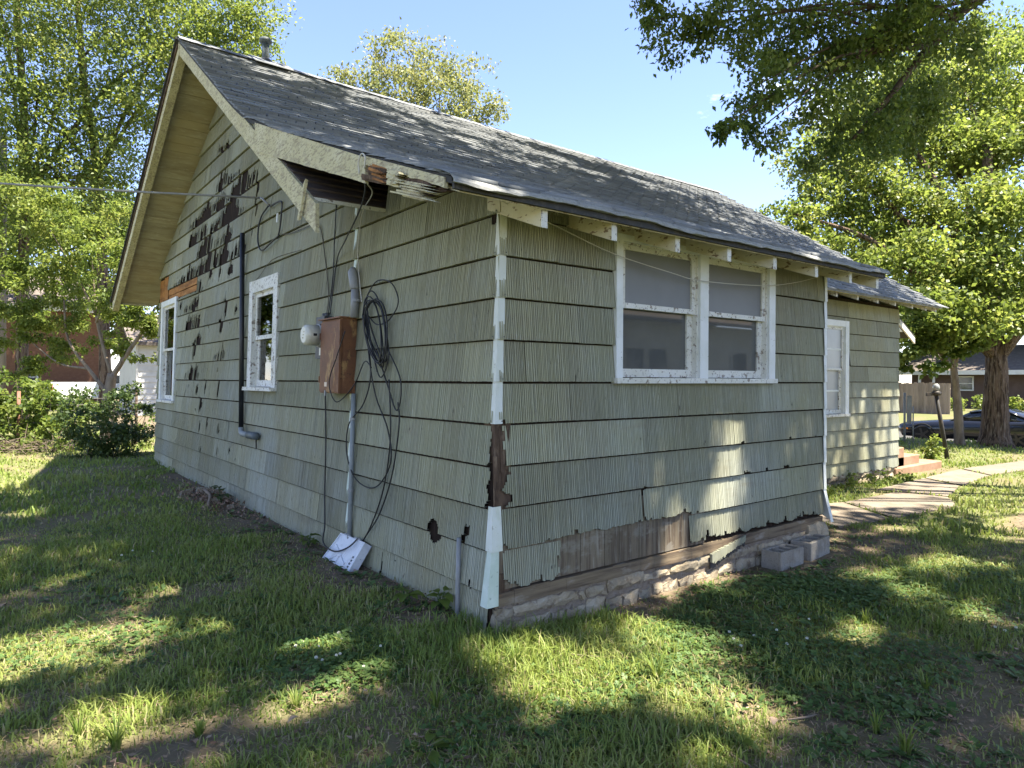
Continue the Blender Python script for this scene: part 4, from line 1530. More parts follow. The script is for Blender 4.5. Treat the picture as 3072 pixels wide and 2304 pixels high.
window(SOUTH, 1.08, 3.225, 1.605, 2.70, 'clean_white', [1, 1], (.07, .10, .05, 0), .05, ('screen_glass', 'dirty_glass'), .06, meeting=.52)
w2 = window(WEST, 4.19, 5.24, 1.49, 2.82, 'peeling_white', [1], (.14, .14, .15, 0), .05, ('window_glass', 'window_glass'), .09, meeting=.5, sash_w=.06)
mb = MB()
mb.box(.075, .085, 4.34, 4.62, 1.5, 2.14)
mb.box(.078, .088, 4.74, 5.1, 1.5, 2.14)
mb.build('curtain', 'curtain', w2)
mb = MB()
mb.box(.5, .52, 3.8, 5.6, 1.2, 3.0)
mb.build('room_back', 'backing', w2)
w3 = window(WEST, 9.45, 10.72, 1.20, 3.05, 'clean_white', [1], (.12, .12, .10, 0), .05, ('window_glass', 'window_glass'), .07, meeting=.52, sash_w=.06)
mb = MB()
mb.box(.085, .095, 9.5, 10.6, 1.2, 3.0)
mb.build('curtain', 'curtain', w3)
w4 = window(WING, 8.1, 9.02, 1.03, 2.62, 'clean_white', [1], (.12, .12, .1, 0), .05, ('pale_glass', 'pale_glass'), .06, meeting=.5, jamb='clean_white')
mb = MB()
mb.mbox(WING, 8.28, 8.86, 2.12, 2.15, -.02, -.01)
mb.mbox(WING, 8.28, 8.84, 1.42, 1.45, -.055, -.04)
mb.build('muntin', 'clean_white', w4)

# black drain pipe on the gable wall
mb = MB()
P0, P1 = WEST(5.50, 3.48, .07), WEST(5.30, .99, .07)
mb.tube([P0, Vector(P0).lerp(Vector(P1), .5), P1], .030, 16)
pipe = mb.build('drain_pipe', 'black_pipe', house, smooth=True)
e = Vector(P1)
mb = MB()
mb.tube([e, e + Vector((0, -.01, -.05)), e + Vector((0, -.06, -.075)), e + Vector((0, -.36, -.075))], [.036, .036, .036, .036], 16)
mb.build('elbow', 'pvc_grey', pipe, smooth=True)
mb = MB()
mb.tube([e + Vector((0, -.30, -.075)), e + Vector((0, -.62, -.07))], .044, 16)
mb.build('coupling', 'galv', pipe, smooth=True)
mb = MB()
mb.tube([e + Vector((0, -.60, -.10)), e + Vector((0, -.61, -.22))], .008, 6)
mb.build('drip_wire', 'black_cable', pipe)
# thin riser pipe at the corner of the gable wall
mb = MB()
mb.tube([WEST(.325, .52, .045), WEST(.325, .2, .045), WEST(.315, -.12, .045)], .017, 10)
mb.build('riser_pipe', 'grey_metal', house, smooth=True)

# ================================================================== ELECTRICS
box = thing('breaker_box', 'rusty brown metal breaker box mounted on the gable wall', 'electrical box', WEST(2.33, 1.475, .02))
mb = MB()
mb.mbox(WEST, 2.10, 2.56, 1.475, 2.145, .02, .155)
body = mb.build('body', 'rust', box)
mb = MB()
mb.mbox(WEST, 2.115, 2.545, 1.487, 2.125, .156, .172)
mb.mbox(WEST, 2.10, 2.118, 1.477, 2.135, .150, .180)
door = mb.build('door', 'rust', box)
mb = MB()
mb.mbox(WEST, 2.086, 2.574, 2.146, 2.158, .01, .19)
mb.build('rain_lid', 'rust', box)
mb = MB()
mb.mbox(WEST, 2.37, 2.425, 1.535, 1.575, .173, .175)
mb.build('paper_label', 'label_tan', door)
mb = MB()
mb.mbox(WEST, 2.39, 2.41, 1.45, 1.50, .165, .18)
mb.build('latch', 'grey_metal', box)
for zc in (1.6, 2.0):
    mb = MB()
    mb.mbox(WEST, 2.545, 2.56, zc - .03, zc + .03, .15, .178)
    mb.build('hinge', 'rust', box)

meter = thing('electric_meter', 'round cream electric meter on a dark socket box beside the rusty box', 'electric meter', WEST(2.75, 1.85, .02))
mb = MB()
mb.mbox(WEST, 2.60, 2.80, 1.80, 2.20, .02, .12)
sock = mb.build('socket_box', 'dark_metal', meter)
mb = MB()
mb.mbox(WEST, 2.66, 2.70, 1.83, 1.90, .121, .123)
mb.build('sticker', 'meter_face', sock)
c0 = Vector(WEST(2.70, 2.02, .12))
ax = Vector((-1, .04, 0)).normalized()
mb = MB()
mb.tube([c0, c0 + ax * .02, c0 + ax * .022], [.112, .112, .104], 28)
mb.build('collar', 'grey_metal', meter, smooth=True)
mb = MB()
mb.tube([c0 + ax * .02, c0 + ax * .12, c0 + ax * .145, c0 + ax * .155, c0 + ax * .157], [.099, .099, .096, .082, .081], 32)
dome = mb.build('cover', 'meter_plastic', meter, smooth=True)
s_ = Vector((0, 1, 0))
u_ = Vector((0, 0, 1))
fc = c0 + ax * .159
mb = MB()
ring = [fc + (s_ * math.cos(t) + u_ * math.sin(t)) * .074 for t in np.linspace(0, 2 * math.pi, 28, endpoint=False)]
mb.add(ring, [tuple(range(28))])
face = mb.build('face', 'meter_face', meter)
for (a, b, w, h) in [(-.02, .028, .022, .012), (-.005, .0, .04, .008), (.01, -.028, .03, .012)]:
    mb = MB()
    p = fc + ax * .002 + s_ * a + u_ * b
    mb.quad(p - s_ * w / 2 - u_ * h / 2, p + s_ * w / 2 - u_ * h / 2, p + s_ * w / 2 + u_ * h / 2, p - s_ * w / 2 + u_ * h / 2)
    mb.build('dial', 'rake_paint', face)
mb = MB()
p = c0 + ax * .08 - s_ * .0995
mb.add([p + ax * -.015 + u_ * -.012, p + ax * .02 + u_ * -.012, p + ax * .02 + u_ * .012, p + ax * -.015 + u_ * .012], [(0, 1, 2, 3)])
mb.build('sensor_window', 'black_print', dome)
mb = MB()
mb.tube(smoothcurve([WEST(2.68, 1.80, .07), WEST(2.69, 1.66, .07), WEST(2.66, 1.57, .07), WEST(2.57, 1.53, .07)], 5), .024, 12)
mb.build('elbow_conduit', 'grey_metal', meter, smooth=True)
for yy in (2.66, 2.72):
    mb = MB()
    mb.tube([WEST(yy, 2.19, .07), WEST(yy, 2.235, .07)], .022, 10)
    mb.build('cable_gland', 'dark_metal', meter, smooth=True)

cond = thing('service_conduit', 'grey service conduit pipe running above and below the rusty box', 'conduit', WEST(2.06, .05, .05))
mb = MB()
mb.tube([WEST(2.07, 2.15, .06), WEST(2.07, 2.42, .06)], .036, 14)
mb.build('upper_pipe', 'grey_metal', cond, smooth=True)
mb = MB()
mb.tube([WEST(2.07, 2.40, .06), WEST(2.07, 2.41, .06), WEST(2.08, 2.46, .065), WEST(2.10, 2.56, .075), WEST(2.10, 2.60, .07)], [.04, .046, .046, .044, .02], 12)
mb.build('weatherhead', 'grey_metal', cond, smooth=True)
mb = MB()
mb.tube([WEST(2.06, 1.475, .05), WEST(2.06, .8, .05), WEST(2.06, -.1, .05)], .021, 12)
mb.build('lower_pipe', 'pvc_grey', cond, smooth=True)
for zc in (.62, 1.25, 2.3):
    mb = MB()
    mb.tube([WEST(2.06, zc - .012, .05), WEST(2.06, zc + .012, .05)], .045 if zc > 2 else .027, 12)
    mb.build('clamp', 'grey_metal', cond)


def cable(name, pts, r, m, parent=None, n=6, seg=8):
    mb = MB()
    mb.tube(smoothcurve(pts, seg), r, n)
    return mb.build(name, m, parent, smooth=True)


# coil of black cable hung beside the box
coil = thing('cable_coil', 'tangled coil of black cable hanging beside the rusty box', 'cable', WEST(1.6, 1.2, .05))
random.seed(5)
for i in range(6):
    cy, cz = 1.60 + random.uniform(-.04, .04), 2.03 + random.uniform(-.03, .04)
    ry, rz = .085 + .028 * i * .6 + random.uniform(0, .03), .30 + random.uniform(-.03, .05)
    tilt = .48 + random.uniform(-.1, .1)
    pts = []
    for k in range(15):
        t = 2 * math.pi * k / 14 + .4 * i
        a, b = ry * math.cos(t), rz * math.sin(t)
        pts.append(WEST(cy + a * math.cos(tilt) + b * math.sin(tilt), cz - a * math.sin(tilt) + b * math.cos(tilt), .06 + .015 * (i % 3) + .012 * math.sin(t * 2)))
    cable('strand', pts, .0065, 'black_cable', coil, seg=4)
cable('strand', [WEST(1.90, 2.24, .05), WEST(1.78, 2.36, .06), WEST(1.62, 2.43, .06), WEST(1.40, 2.38, .05), WEST(1.28, 2.22, .05), WEST(1.40, 2.09, .06), WEST(1.62, 2.06, .06), WEST(1.8, 2.15, .06)], .0055, 'black_cable', coil)
cable('strand', [WEST(1.86, 2.25, .05), WEST(1.7, 1.9, .07), WEST(1.52, 1.62, .07), WEST(1.40, 1.78, .06), WEST(1.45, 2.0, .06)], .006, 'black_cable', coil)
cable('strand', [WEST(1.88, 2.2, .05), WEST(1.72, 1.75, .07), WEST(1.62, 1.45, .05), WEST(1.40, 1.2, .05), WEST(1.33, .95, .05), WEST(1.50, .75, .05), WEST(1.72, .685, .05), WEST(1.98, .75, .06), WEST(2.15, .95, .06), WEST(2.12, 1.2, .06), WEST(1.85, 1.38, .06), WEST(1.72, 1.6, .06), WEST(1.75, 1.85, .06)], .006, 'black_cable', coil)
cable('strand', [WEST(1.62, 1.85, .06), WEST(1.42, 1.55, .05), WEST(1.27, 1.36, .05), WEST(1.20, 1.44, .05), WEST(1.22, 1.62, .05), WEST(1.42, 1.85, .06)], .006, 'black_cable', coil)
cable('strand', [WEST(1.24, 1.42, .05), WEST(1.21, 1.25, .05), WEST(1.30, .85, .05), WEST(1.50, .5, .05), WEST(1.75, .26, .05), WEST(1.86, .12, .06)], .006, 'black_cable', coil)
cable('strand', [WEST(1.40, 1.6, .05), WEST(1.35, 1.15, .05), WEST(1.44, .72, .05), WEST(1.66, .36, .05), WEST(1.84, .16, .07)], .006, 'black_cable', coil)
cable('strand', [WEST(2.0, 2.02, .175), WEST(2.12, 1.78, .20), WEST(2.24, 1.62, .20), WEST(2.25, 1.5, .19), WEST(2.15, 1.40, .16), WEST(1.95, 1.55, .1), WEST(1.8, 1.75, .08), WEST(1.7, 1.70, .06)], .005, 'black_cable', coil)

dc = cable('dropped_cable', [WEST(2.70, 1.5, .05), WEST(2.69, 1.2, .04), WEST(2.67, .92, .04), WEST(2.64, .52, .05), WEST(2.52, .24, .09), WEST(2.35, .12, .17), WEST(2.1, .09, .17), WEST(1.9, .16, .13), WEST(1.84, .24, .07)], .007, 'black_cable')
tag(dc, 'black cable dropping from meter and looping over the white plastic cover', 'cable')
c = cable('wall_wire', [WEST(2.66, 2.22, .06), WEST(2.63, 2.6, .035), WEST(2.62, 2.95, .035), WEST(2.60, 3.25, .035), WEST(2.58, 3.40, .03)], .0055, 'black_cable')
tag(c, 'thin black wire running straight up the wall above the meter', 'cable')
c = cable('wall_wire', [WEST(2.70, 2.22, .06), WEST(2.72, 2.42, .035), WEST(2.82, 2.75, .035), WEST(2.94, 3.05, .035), WEST(3.05, 3.16, .035), WEST(3.2, 3.185, .035), WEST(3.5, 3.19, .035), WEST(3.9, 3.21, .03), WEST(4.15, 3.25, .03)], .0055, 'dusty_cable')
tag(c, 'dusty olive wire arching along the wall toward the service loop', 'cable')
c = cable('eave_wire', [(XF(3) + .03, .60, 3.0), (XF(3) + .06, .72, 2.95), (-.3, 1.2, 3.02), (-.12, 1.75, 3.0), (-.02, 2.05, 2.75), WEST(2.0, 2.45, .05), WEST(1.95, 2.28, .05)], .0045, 'white_wire')
tag(c, 'pale bare wire dropping from the eave hook to the conduit', 'wire')
c = cable('eave_wire', [(XF(3) + .03, .66, 3.02), (-.45, 1.05, 2.9), (-.2, 1.9, 2.8), WEST(2.5, 2.75, .05), WEST(2.6, 2.5, .04), WEST(2.64, 2.22, .05)], .006, 'black_cable')
tag(c, 'black wire sagging from the eave hook to the meter socket', 'wire')
hk = MB()
hk.tube(smoothcurve([(XF(3) - .02, .58, 2.99), (XF(3) - .03, .55, 3.05), (XF(3) - .03, .60, 3.09), (XF(3) - .03, .65, 3.05), (XF(3) - .02, .66, 2.97)], 5), .006, 6)
tag(hk.build('cable_hook', 'white_wire', None, smooth=True), 'small wire hook on the broken end of the eave board', 'hook')

# overhead service drop coming in from the left
e0 = Vector(WEST(4.83, 3.80, .06))
far = Vector((-6.2, 9.0, 4.02))
sd = thing('service_drop', 'grey overhead service cable stretching from the gable wall to the left', 'cable', e0)
pts = [e0 + (far - e0) * t + Vector((0, 0, -.10 * 4 * t * (1 - t))) for t in np.linspace(0, 1, 12)]
pts = [e0 + (far - e0) * t * 2.2 + Vector((0, 0, 1.0 * t * t - .1 * t)) for t in np.linspace(0, 1, 14)]
mb = MB()
mb.tube(pts, .013, 8)
mb.build('span', 'grey_cable', sd, smooth=True)
mb = MB()
mb.tube([e0, e0 + Vector((-.02, -.10, -.03)), WEST(4.55, 3.66, .05)], .012, 8)
mb.build('wedge_clamp', 'grey_metal', sd, smooth=True)
cable('service_loop', [WEST(4.58, 3.66, .04), WEST(4.62, 3.62, .06), WEST(4.82, 3.57, .05), WEST(4.92, 3.42, .05), WEST(4.90, 3.25, .05), WEST(4.75, 3.15, .05), WEST(4.45, 3.19, .05), WEST(4.18, 3.24, .04)], .010, 'black_cable', sd)
cable('service_loop', [WEST(4.55, 3.66, .04), WEST(4.45, 3.62, .06), WEST(4.28, 3.63, .05), WEST(4.10, 3.60, .05), WEST(4.10, 3.45, .05), WEST(4.14, 3.3, .05), WEST(4.22, 3.24, .04)], .009, 'black_cable', sd)
mb = MB()
mb.mbox(WEST, 4.235, 4.265, 3.40, 3.50, .035, .05)
mb.build('cable_tag', 'clean_white', sd)
c = cable('sagging_wire', [(-.06, -.05, 2.80), (-.05, -.10, 2.742), (.2, -.09, 2.69), (.452, -.08, 2.646), (1.003, -.07, 2.531), (1.683, -.07, 2.453), (1.98, -.07, 2.428), (2.5, -.07, 2.44), (3.08, -.07, 2.478), (3.6, -.05, 2.56), (3.95, -.05, 2.64)], .0035, 'white_wire')
tag(c, 'thin pale wire sagging across the double window', 'wire')
c = cable('grey_wall_wire', [WEST(5.25, 2.78, .03), WEST(4.9, 2.85, .03), WEST(4.55, 2.97, .03), WEST(4.2, 3.0, .03), WEST(3.5, 2.97, .03)], .004, 'dusty_cable')
tag(c, 'faint dusty wire looped on the siding above the small window', 'wire')

# white plastic cover leaning on the wall
pl = thing('plastic_cover', 'grimy white plastic box cover with square slots leaning against the wall base', 'plastic cover', (-.3, 2.1, -.05))
tl, tr, br, bl = Vector((-.085, 2.22, .20)), Vector((-.10, 1.70, .215)), Vector((-.27, 1.72, -.055)), Vector((-.27, 2.30, -.07))
nrm = (tr - tl).cross(bl - tl).normalized()
if nrm.x > 0:
    nrm = -nrm


def PL(a, b, o=0.0):
    return (tl.lerp(tr, a)).lerp(bl.lerp(br, a), b) + nrm * o


mb = MB()
cols_ = [0, .80, .84, .885, .925, 1.0]
hrows = [0.0, .42]
for i in range(6):
    hrows += [.42 + i * .085 + .018, .42 + i * .085 + .072]
hrows += [1.0]


def slab_uv(mb, a0, a1, b0, b1, o0, o1):
    mb.hexa([PL(a0, b0, o0), PL(a1, b0, o0), PL(a1, b1, o0), PL(a0, b1, o0), PL(a0, b0, o1), PL(a1, b0, o1), PL(a1, b1, o1), PL(a0, b1, o1)])


slab_uv(mb, 0, .83, 0, 1, 0, .012)
slab_uv(mb, .90, 1, 0, 1, 0, .012)
slab_uv(mb, .83, .90, 0, .42, 0, .0118)
for i in range(6):
    b0 = .42 + i * .09
    slab_uv(mb, .83, .90, b0 + .058, b0 + .09, 0, .0118)
slab_uv(mb, .83, .90, .96, 1, 0, .0118)
body = mb.build('panel', 'white_plastic', pl)
mb = MB()
slab_uv(mb, -.01, 1.01, -.01, .02, -.05, .022)
slab_uv(mb, -.01, 1.01, .98, 1.01, -.05, .022)
slab_uv(mb, -.01, .012, .02, .98, -.05, .022)
slab_uv(mb, .988, 1.01, .02, .98, -.05, .022)
mb.build('rim', 'white_plastic', pl)
for i, an in enumerate([.5, 1.4, 2.4, 3.6, 5.2]):
    mb = MB()
    p = PL(.42, .5, .014)
    q = PL(.42 + .36 * math.cos(an), .5 + .42 * math.sin(an), .014)
    mb.bar(p, q, nrm, .012, (q - p).cross(nrm), .008)
    mb.build('rib', 'white_plastic', pl)
mb = MB()
p = PL(.42, .5, .010)
mb.tube([p, p + nrm * .012], .03, 14)
mb.build('boss', 'white_plastic', pl)
for a in (.28, .7):
    mb = MB()
    slab_uv(mb, a - .12, a + .12, -.045, -.012, .0, .03)
    mb.build('clip', 'grey_metal', pl)
mb = MB()
slab_uv(mb, .05, .97, .05, .95, -.045, -.03)
mb.build('backing', 'dark_metal', pl)

# ================================================================== CONCRETE BLOCKS
def block(name, label, ctr, rot, L=.40, W=.195, H=.195, holes=3):
    t = thing(name, label, 'concrete block', ctr, 'concrete blocks by the foundation')
    ca, sa = math.cos(rot), math.sin(rot)
    f = lambda a, b, c: (ctr[0] + a * ca - b * sa, ctr[1] + a * sa + b * ca, ctr[2] + c)
    def bx(n, a0, a1, b0, b1, c0=0, c1=H):
        mb = MB()
        j = lambda: random.uniform(-.002, .002)
        mb.hexa([f(a0 + j(), b0 + j(), c0), f(a1 + j(), b0 + j(), c0), f(a1 + j(), b1 + j(), c0), f(a0 + j(), b1 + j(), c0),
                 f(a0 + j(), b0 + j(), c1 + j()), f(a1 + j(), b0 + j(), c1 + j()), f(a1 + j(), b1 + j(), c1 + j()), f(a0 + j(), b1 + j(), c1 + j())])
        o = mb.build(n, 'block', t)
        md = o.modifiers.new('b', 'BEVEL')
        md.width = .007
        md.segments = 2
        return o
    sh = .034
    bx('face_shell', -L / 2, L / 2, -W / 2, -W / 2 + sh)
    bx('face_shell', -L / 2, L / 2, W / 2 - sh, W / 2)
    step = (L - sh) / holes
    for i in range(holes + 1):
        a = -L / 2 + i * step
        bx('web', a + (.001 if i == 0 else 0), a + sh - (.001 if i == holes else 0), -W / 2 + sh - .004, W / 2 - sh + .004, 0, H - .003 * (0 < i < holes))
    bx('core_floor', -L / 2 + .01, L / 2 - .01, -W / 2 + .01, W / 2 - .01, 0, .02)
    return t


block('cinder_block', 'hollow concrete block nearer the corner, left of the pair on the ground', (3.17, -.155, -.145), .02, L=.40, W=.20, H=.205)
block('cinder_block', 'hollow concrete block at the right of the pair, beside the addition end', (3.70, -.135, -.13), .12, L=.46, W=.20, H=.205)

# ================================================================== FRONT STEPS
st = thing('front_steps', 'three low concrete front steps beyond the corner of the house', 'steps', (11.9, 3, -.25))
for (xa, xb, z) in [(11.06, 11.45, .32), (11.07, 12.15, .14), (10.85, 13.0, -.04)]:
    mb = MB()
    mb.box(xa, xb, 2.16 - (.1 if z < 0 else 0), 4.0, -.5, z)
    o = mb.build('step', 'step_concrete', st)
    md = o.modifiers.new('b', 'BEVEL')
    md.width = .015

# ================================================================== TREES
# openings in the leaf cover, given where their light lands (x - .26 z, y + .36 z)
LIT = [(-2.45, 1.30, .62, .26), (-2.25, .07, .26, .14), (-1.29, 2.08, .36, .10), (-1.46, 1.03, .13, .10), (-1.0, .40, .12, .08),
       (-1.37, -.26, .24, .14), (-.12, -.42, .26, .20), (.10, -.80, .36, .26), (.42, -1.18, .32, .28), (.52, -1.5, .14, .16), (.83, -.57, .24, .18),
       (.86, -.9, .22, .26), (1.95, -1.4, .2, .12), (3.2, -1.3, .28, .10), (3.55, -.87, .22, .08), (4.5, -1.07, .32, .16), (3.07, -1.7, .2, .12),
       (2.26, .25, .13, .34), (1.70, .02, .07, .10), (2.5, .12, .05, .2), (9.62, 2.35, .08, .34), (10.2, 2.35, .03, .3), (10.62, 2.4, .08, .34),
       (5.9, .75, .3, .10), (7.6, .7, .55, .25), (8.6, .9, .3, .15), (7.2, -.7, .4, .12), (6.5, -.2, .22, .10), (5.4, -1.8, .3, .12), (6.6, 1.35, .5, .25),
       (4.4, -2.2, .25, .1), (-3.6, .4, .4, .2), (-.1, 1.2, .1, .08),
       (-.89, 8.35, .35, .20), (.30, 7.42, .50, .12), (1.13, 8.4, .6, .22), (1.58, 7.93, .55, .14), (1.97, 7.57, .45, .12), (2.96, 7.7, .6, .14),
       (3.72, 7.5, .55, .2), (.9, 6.6, .45, .10), (-.3, 5.6, .35, .09), (1.6, 6.9, .3, .08), (2.9, 8.5, .9, .22), (4.8, 8.6, 1.0, .22),
       (4.4, 7.0, .5, .14), (6.2, 7.4, .5, .14), (7.0, 8.4, 1.2, .25), (-.5, 4.7, .3, .08),
       (-1.1, 7.3, .3, .10), (-.6, 6.6, .25, .07), (2.4, 6.3, .4, .08)]


def in_light(P):
    gx_ = P[:, 0] - .26 * P[:, 2]
    gy_ = P[:, 1] + .36 * P[:, 2]
    best = np.full(len(P), 9.0)
    wob = 1 + .7 * (vnoise(gx_ * 3.1 + 5, gy_ * 3.1 + 8) - .5)
    for (a, b, ra, rb) in LIT:
        ra, rb = ra * 1.15 + .05, rb * 1.15 + .05
        best = np.minimum(best, (((gx_ - a) / ra) ** 2 + ((gy_ - b) / rb) ** 2) / wob)
    m = rng.random(len(P)) < np.clip((1.9 - best) / 1.1, 0, 1)
    return m, gx_, gy_


def limb_mesh(parent, name, pts, r0, r1, m, n=9, seg=5, jit=.05):
    mb = MB()
    c = smoothcurve(pts, seg) if len(pts) > 2 else [Vector(p) for p in pts]
    k = len(c)
    mb.tube(c, [r0 + (r1 - r0) * (i / (k - 1)) ** .8 for i in range(k)], n, jit=jit)
    return mb.build(name, m, parent, smooth=True)


def tree(name, label, base, trunk, r0, r1, limbs, pts, tones, size, leaf, bark, group=None, droop=.3, aspect=.5, cat='tree', flare=1.45):
    t = thing(name, label, cat, base, group)
    mb = MB()
    c = smoothcurve(trunk, 6)
    k = len(c)
    rad = [r0 + (r1 - r0) * (i / (k - 1)) for i in range(k)]
    rad[0] *= flare
    rad[1] *= 1 + (flare - 1) * .4
    mb.tube(c, rad, 16, jit=.045)
    mb.build('trunk', bark, t, smooth=True)
    for (p, a, b) in limbs:
        limb_mesh(t, 'limb', p, a, b, bark)
    leaves('crown', pts, size, leaf, t, droop=droop, aspect=aspect, shade=tones)
    return t


def auto_limbs(start, blobs, r, k=8, sag=.15):
    out = []
    idx = np.linspace(0, len(blobs) - 1, min(k, len(blobs))).astype(int)
    for i in idx:
        b = Vector(blobs[i][:3])
        s = Vector(start)
        mid = s.lerp(b, .5) + Vector((random.uniform(-.3, .3), random.uniform(-.3, .3), (b - s).length * sag))
        out.append(([s, mid, b], r * random.uniform(.7, 1), r * .18))
    return out


random.seed(77)
# --- three big shade trees standing out of the picture, over the yard and roof
def canopy(n_blob, gx0, gx1, gy0, gy1, z0, z1, dens):
    B = []
    for _ in range(n_blob):
        z = random.uniform(z0, z1)
        a, b = random.uniform(gx0, gx1), random.uniform(gy0, gy1)
        B.append((a + .26 * z, b - .36 * z, z, random.uniform(.9, 1.5)))
    P, T = clump_points(B, dens, sub=4, flat=.6, sub_r=.75)
    m, gx_, gy_ = in_light(P)
    keep = ~m
    keep &= ~((gx_ < -1.9) & (gy_ > 8.75)) & (gy_ < 8.6 + .35 * vnoise(gx_ * 1.3, gx_ * .7 + 3))
    # leaves under the view's upper edge are cut, so the crown stays unseen
    keep &= (.613 * (P[:, 0] + 2.63) + .79 * (P[:, 1] + 3.55)) < (P[:, 2] - 1.6) / .63
    # dappled thinning over the sunnier roof and path
    nz = vnoise(gx_ * 2.3 + 31, gy_ * 3.3 + 17)
    keep &= ~((gy_ > 6.0) & (nz > .80)) & ~((gx_ > 5.2) & (gy_ < 1.6) & (nz > .66)) & ~(gx_ > 10.9)
    keep &= ~((nz > .86) & (gx_ > 2.5) & (gy_ < 0))
    # fine gaps between the twigs
    n2 = vnoise(gx_ * 5.3 + 11, gy_ * 5.3 + 23)
    keep &= ~((n2 > .70) & (gy_ < 3.2) & (rng.random(len(P)) < .8) & ~((gx_ > .1) & (gx_ < 4.3) & (gy_ > .02) & (gy_ < .7)))
    return B, P[keep], T[keep]


CAN = [('shade_tree', 'big shade tree rooted right of the yard, its leaves dappling the lawn', (4.6, -7.6), (-1.5, 6.5, -7.0, 1.5), 95, 8.0, 11.0, 200),
       ('shade_tree', 'tall shade tree behind the left side of the yard', (-6.6, -3.4), (-7.5, -1.0, -5.0, 8.8), 80, 8.5, 11.5, 180),
       ('shade_tree', 'broad shade tree beyond the path, leaning over the roof', (14.2, -4.2), (-2.5, 9.5, 1.0, 8.6), 110, 9.0, 12.0, 200)]
NEAR = [(4.73, 2.80, 6.66, 0.42), (5.10, 2.52, 6.42, 0.47), (5.58, 2.14, 6.66, 0.56), (6.02, 1.80, 6.33, 0.56), (5.50, 1.57, 5.55, 0.49),
        (4.72, 1.54, 4.83, 0.29), (5.53, 1.54, 4.98, 0.44), (6.47, 1.45, 5.54, 0.61), (6.87, 1.78, 6.63, 0.69), (7.49, 1.29, 6.24, 0.74),
        (8.57, 1.09, 6.89, 0.83), (7.65, 1.17, 5.36, 0.59), (7.18, 1.52, 4.91, 0.44), (9.53, 0.98, 7.47, 0.65), (9.19, 1.24, 6.17, 0.65), (10.44, 0.91, 7.06, 0.51),
        (8.4, 1.3, 5.6, .6), (9.8, 1.5, 5.9, .6), (6.3, 2.3, 7.3, .6), (7.6, 1.9, 7.6, .7), (9.2, 1.6, 7.9, .8), (8.0, 1.5, 6.6, .6), (10.6, 1.6, 6.6, .6)]
for name, label, (bx_, by_), (a, b, c_, d_), nb, z0, z1, dens in CAN:
    B, P, T = canopy(nb, a, b, c_, d_, z0, z1, dens)
    fork = (bx_ * .93 + .07 * B[0][0], by_, 6.2)
    lim = auto_limbs(fork, sorted(B, key=lambda q: math.atan2(q[1] - by_, q[0] - bx_)), .09, k=9)
    t = tree(name, label, (bx_, by_, gz(bx_, by_)), [(bx_, by_, gz(bx_, by_) - .1), (bx_ + .05, by_, 2.2), fork, (fork[0], fork[1], 9.0)], .36, .16, lim, P, T, .22, 'leaf_yellow', 'bark_dark', 'big shade trees over the yard', aspect=.7)
    if bx_ > 10:
        # the low limb whose dark foliage hangs into the top right of the view
        Pn, Tn = clump_points(NEAR, 3900, sub=18, flat=.8, sub_r=.4)
        leaves('low_foliage', Pn, .078, 'leaf_mid', t, droop=.9, aspect=.55, shade=Tn)
        limb_mesh(t, 'limb', [fork, (12.6, -1.6, 8.8), (10.6, .4, 8.1), (9.2, .9, 6.9), (8.2, 1.1, 5.9), (7.4, 1.3, 5.1)], .16, .02, 'bark_dark', seg=6)
        for (bx2, by2, bz2, r2) in NEAR[:11]:
            s0 = random.choice([(9.9, .7, 7.5), (9.2, .9, 6.9), (10.3, .5, 7.9)])
            mid = ((s0[0] + bx2) / 2, (s0[1] + by2) / 2, (s0[2] + bz2) / 2 + .35)
            limb_mesh(t, 'limb', [s0, mid, (bx2, by2, bz2)], .035, .008, 'bark_dark', n=6)

# --- right: sunlit tree with the thick trunk and its slim neighbour
RIGHT = [(15.26, 6.65, 6.30, .84), (16.98, 6.59, 6.95, 1.08), (17.92, 5.87, 7.34, 1.18), (15.78, 6.25, 5.55, .84), (17.84, 5.92, 5.96, 1.28), (18.85, 5.14, 6.76, 1.48),
         (20.74, 4.95, 8.77, 1.65), (22.71, 4.70, 10.42, 1.62), (23.57, 4.04, 11.83, 1.41), (21.34, 3.22, 8.74, 1.48), (19.10, 3.67, 6.50, 1.40), (18.87, 2.58, 5.98, 1.33),
         (16.56, 4.37, 4.65, 1.15), (17.47, 3.66, 4.65, 1.24), (17.93, 2.67, 4.57, 1.12), (16.02, 3.51, 3.39, .92), (16.81, 2.89, 3.14, .92), (18.34, 2.34, 3.45, .95),
         (25.30, 5.25, 13.7, 1.42), (26.32, 4.43, 11.23, 1.65), (23.33, 5.50, 12.06, 1.36), (21.5, 1.2, 7.5, 1.6), (20.5, .5, 5.5, 1.5), (23, 2, 10, 1.7), (19.6, 1.2, 4.2, 1.1), (17.4, 6.9, 8.4, 1.2), (18.6, 6.5, 9.0, 1.3), (19.8, 5.9, 9.6, 1.4), (19.4, 6.4, 10.6, 1.3), (20.6, 5.8, 11.4, 1.4), (22, 5.2, 9.2, 1.4)]
P, T = clump_points(RIGHT, 1700, sub=11, flat=.7, sub_r=.4)
tree('maple_tree', 'sunlit maple with a very thick furrowed trunk behind the black car line', (19.08, 2.95, gz(19.08, 2.95)),
     [(19.08, 2.95, gz(19.08, 2.95) - .1), (19.1, 2.95, .9), (19.15, 2.95, 2.2), (19.5, 3.2, 4.6), (20.4, 3.6, 8.5)], .37, .12,
     auto_limbs((19.15, 2.95, 2.2), RIGHT, .2, k=13), P, T, .125, 'leaf_yellow', 'bark', droop=.4, aspect=.65, flare=1.35)
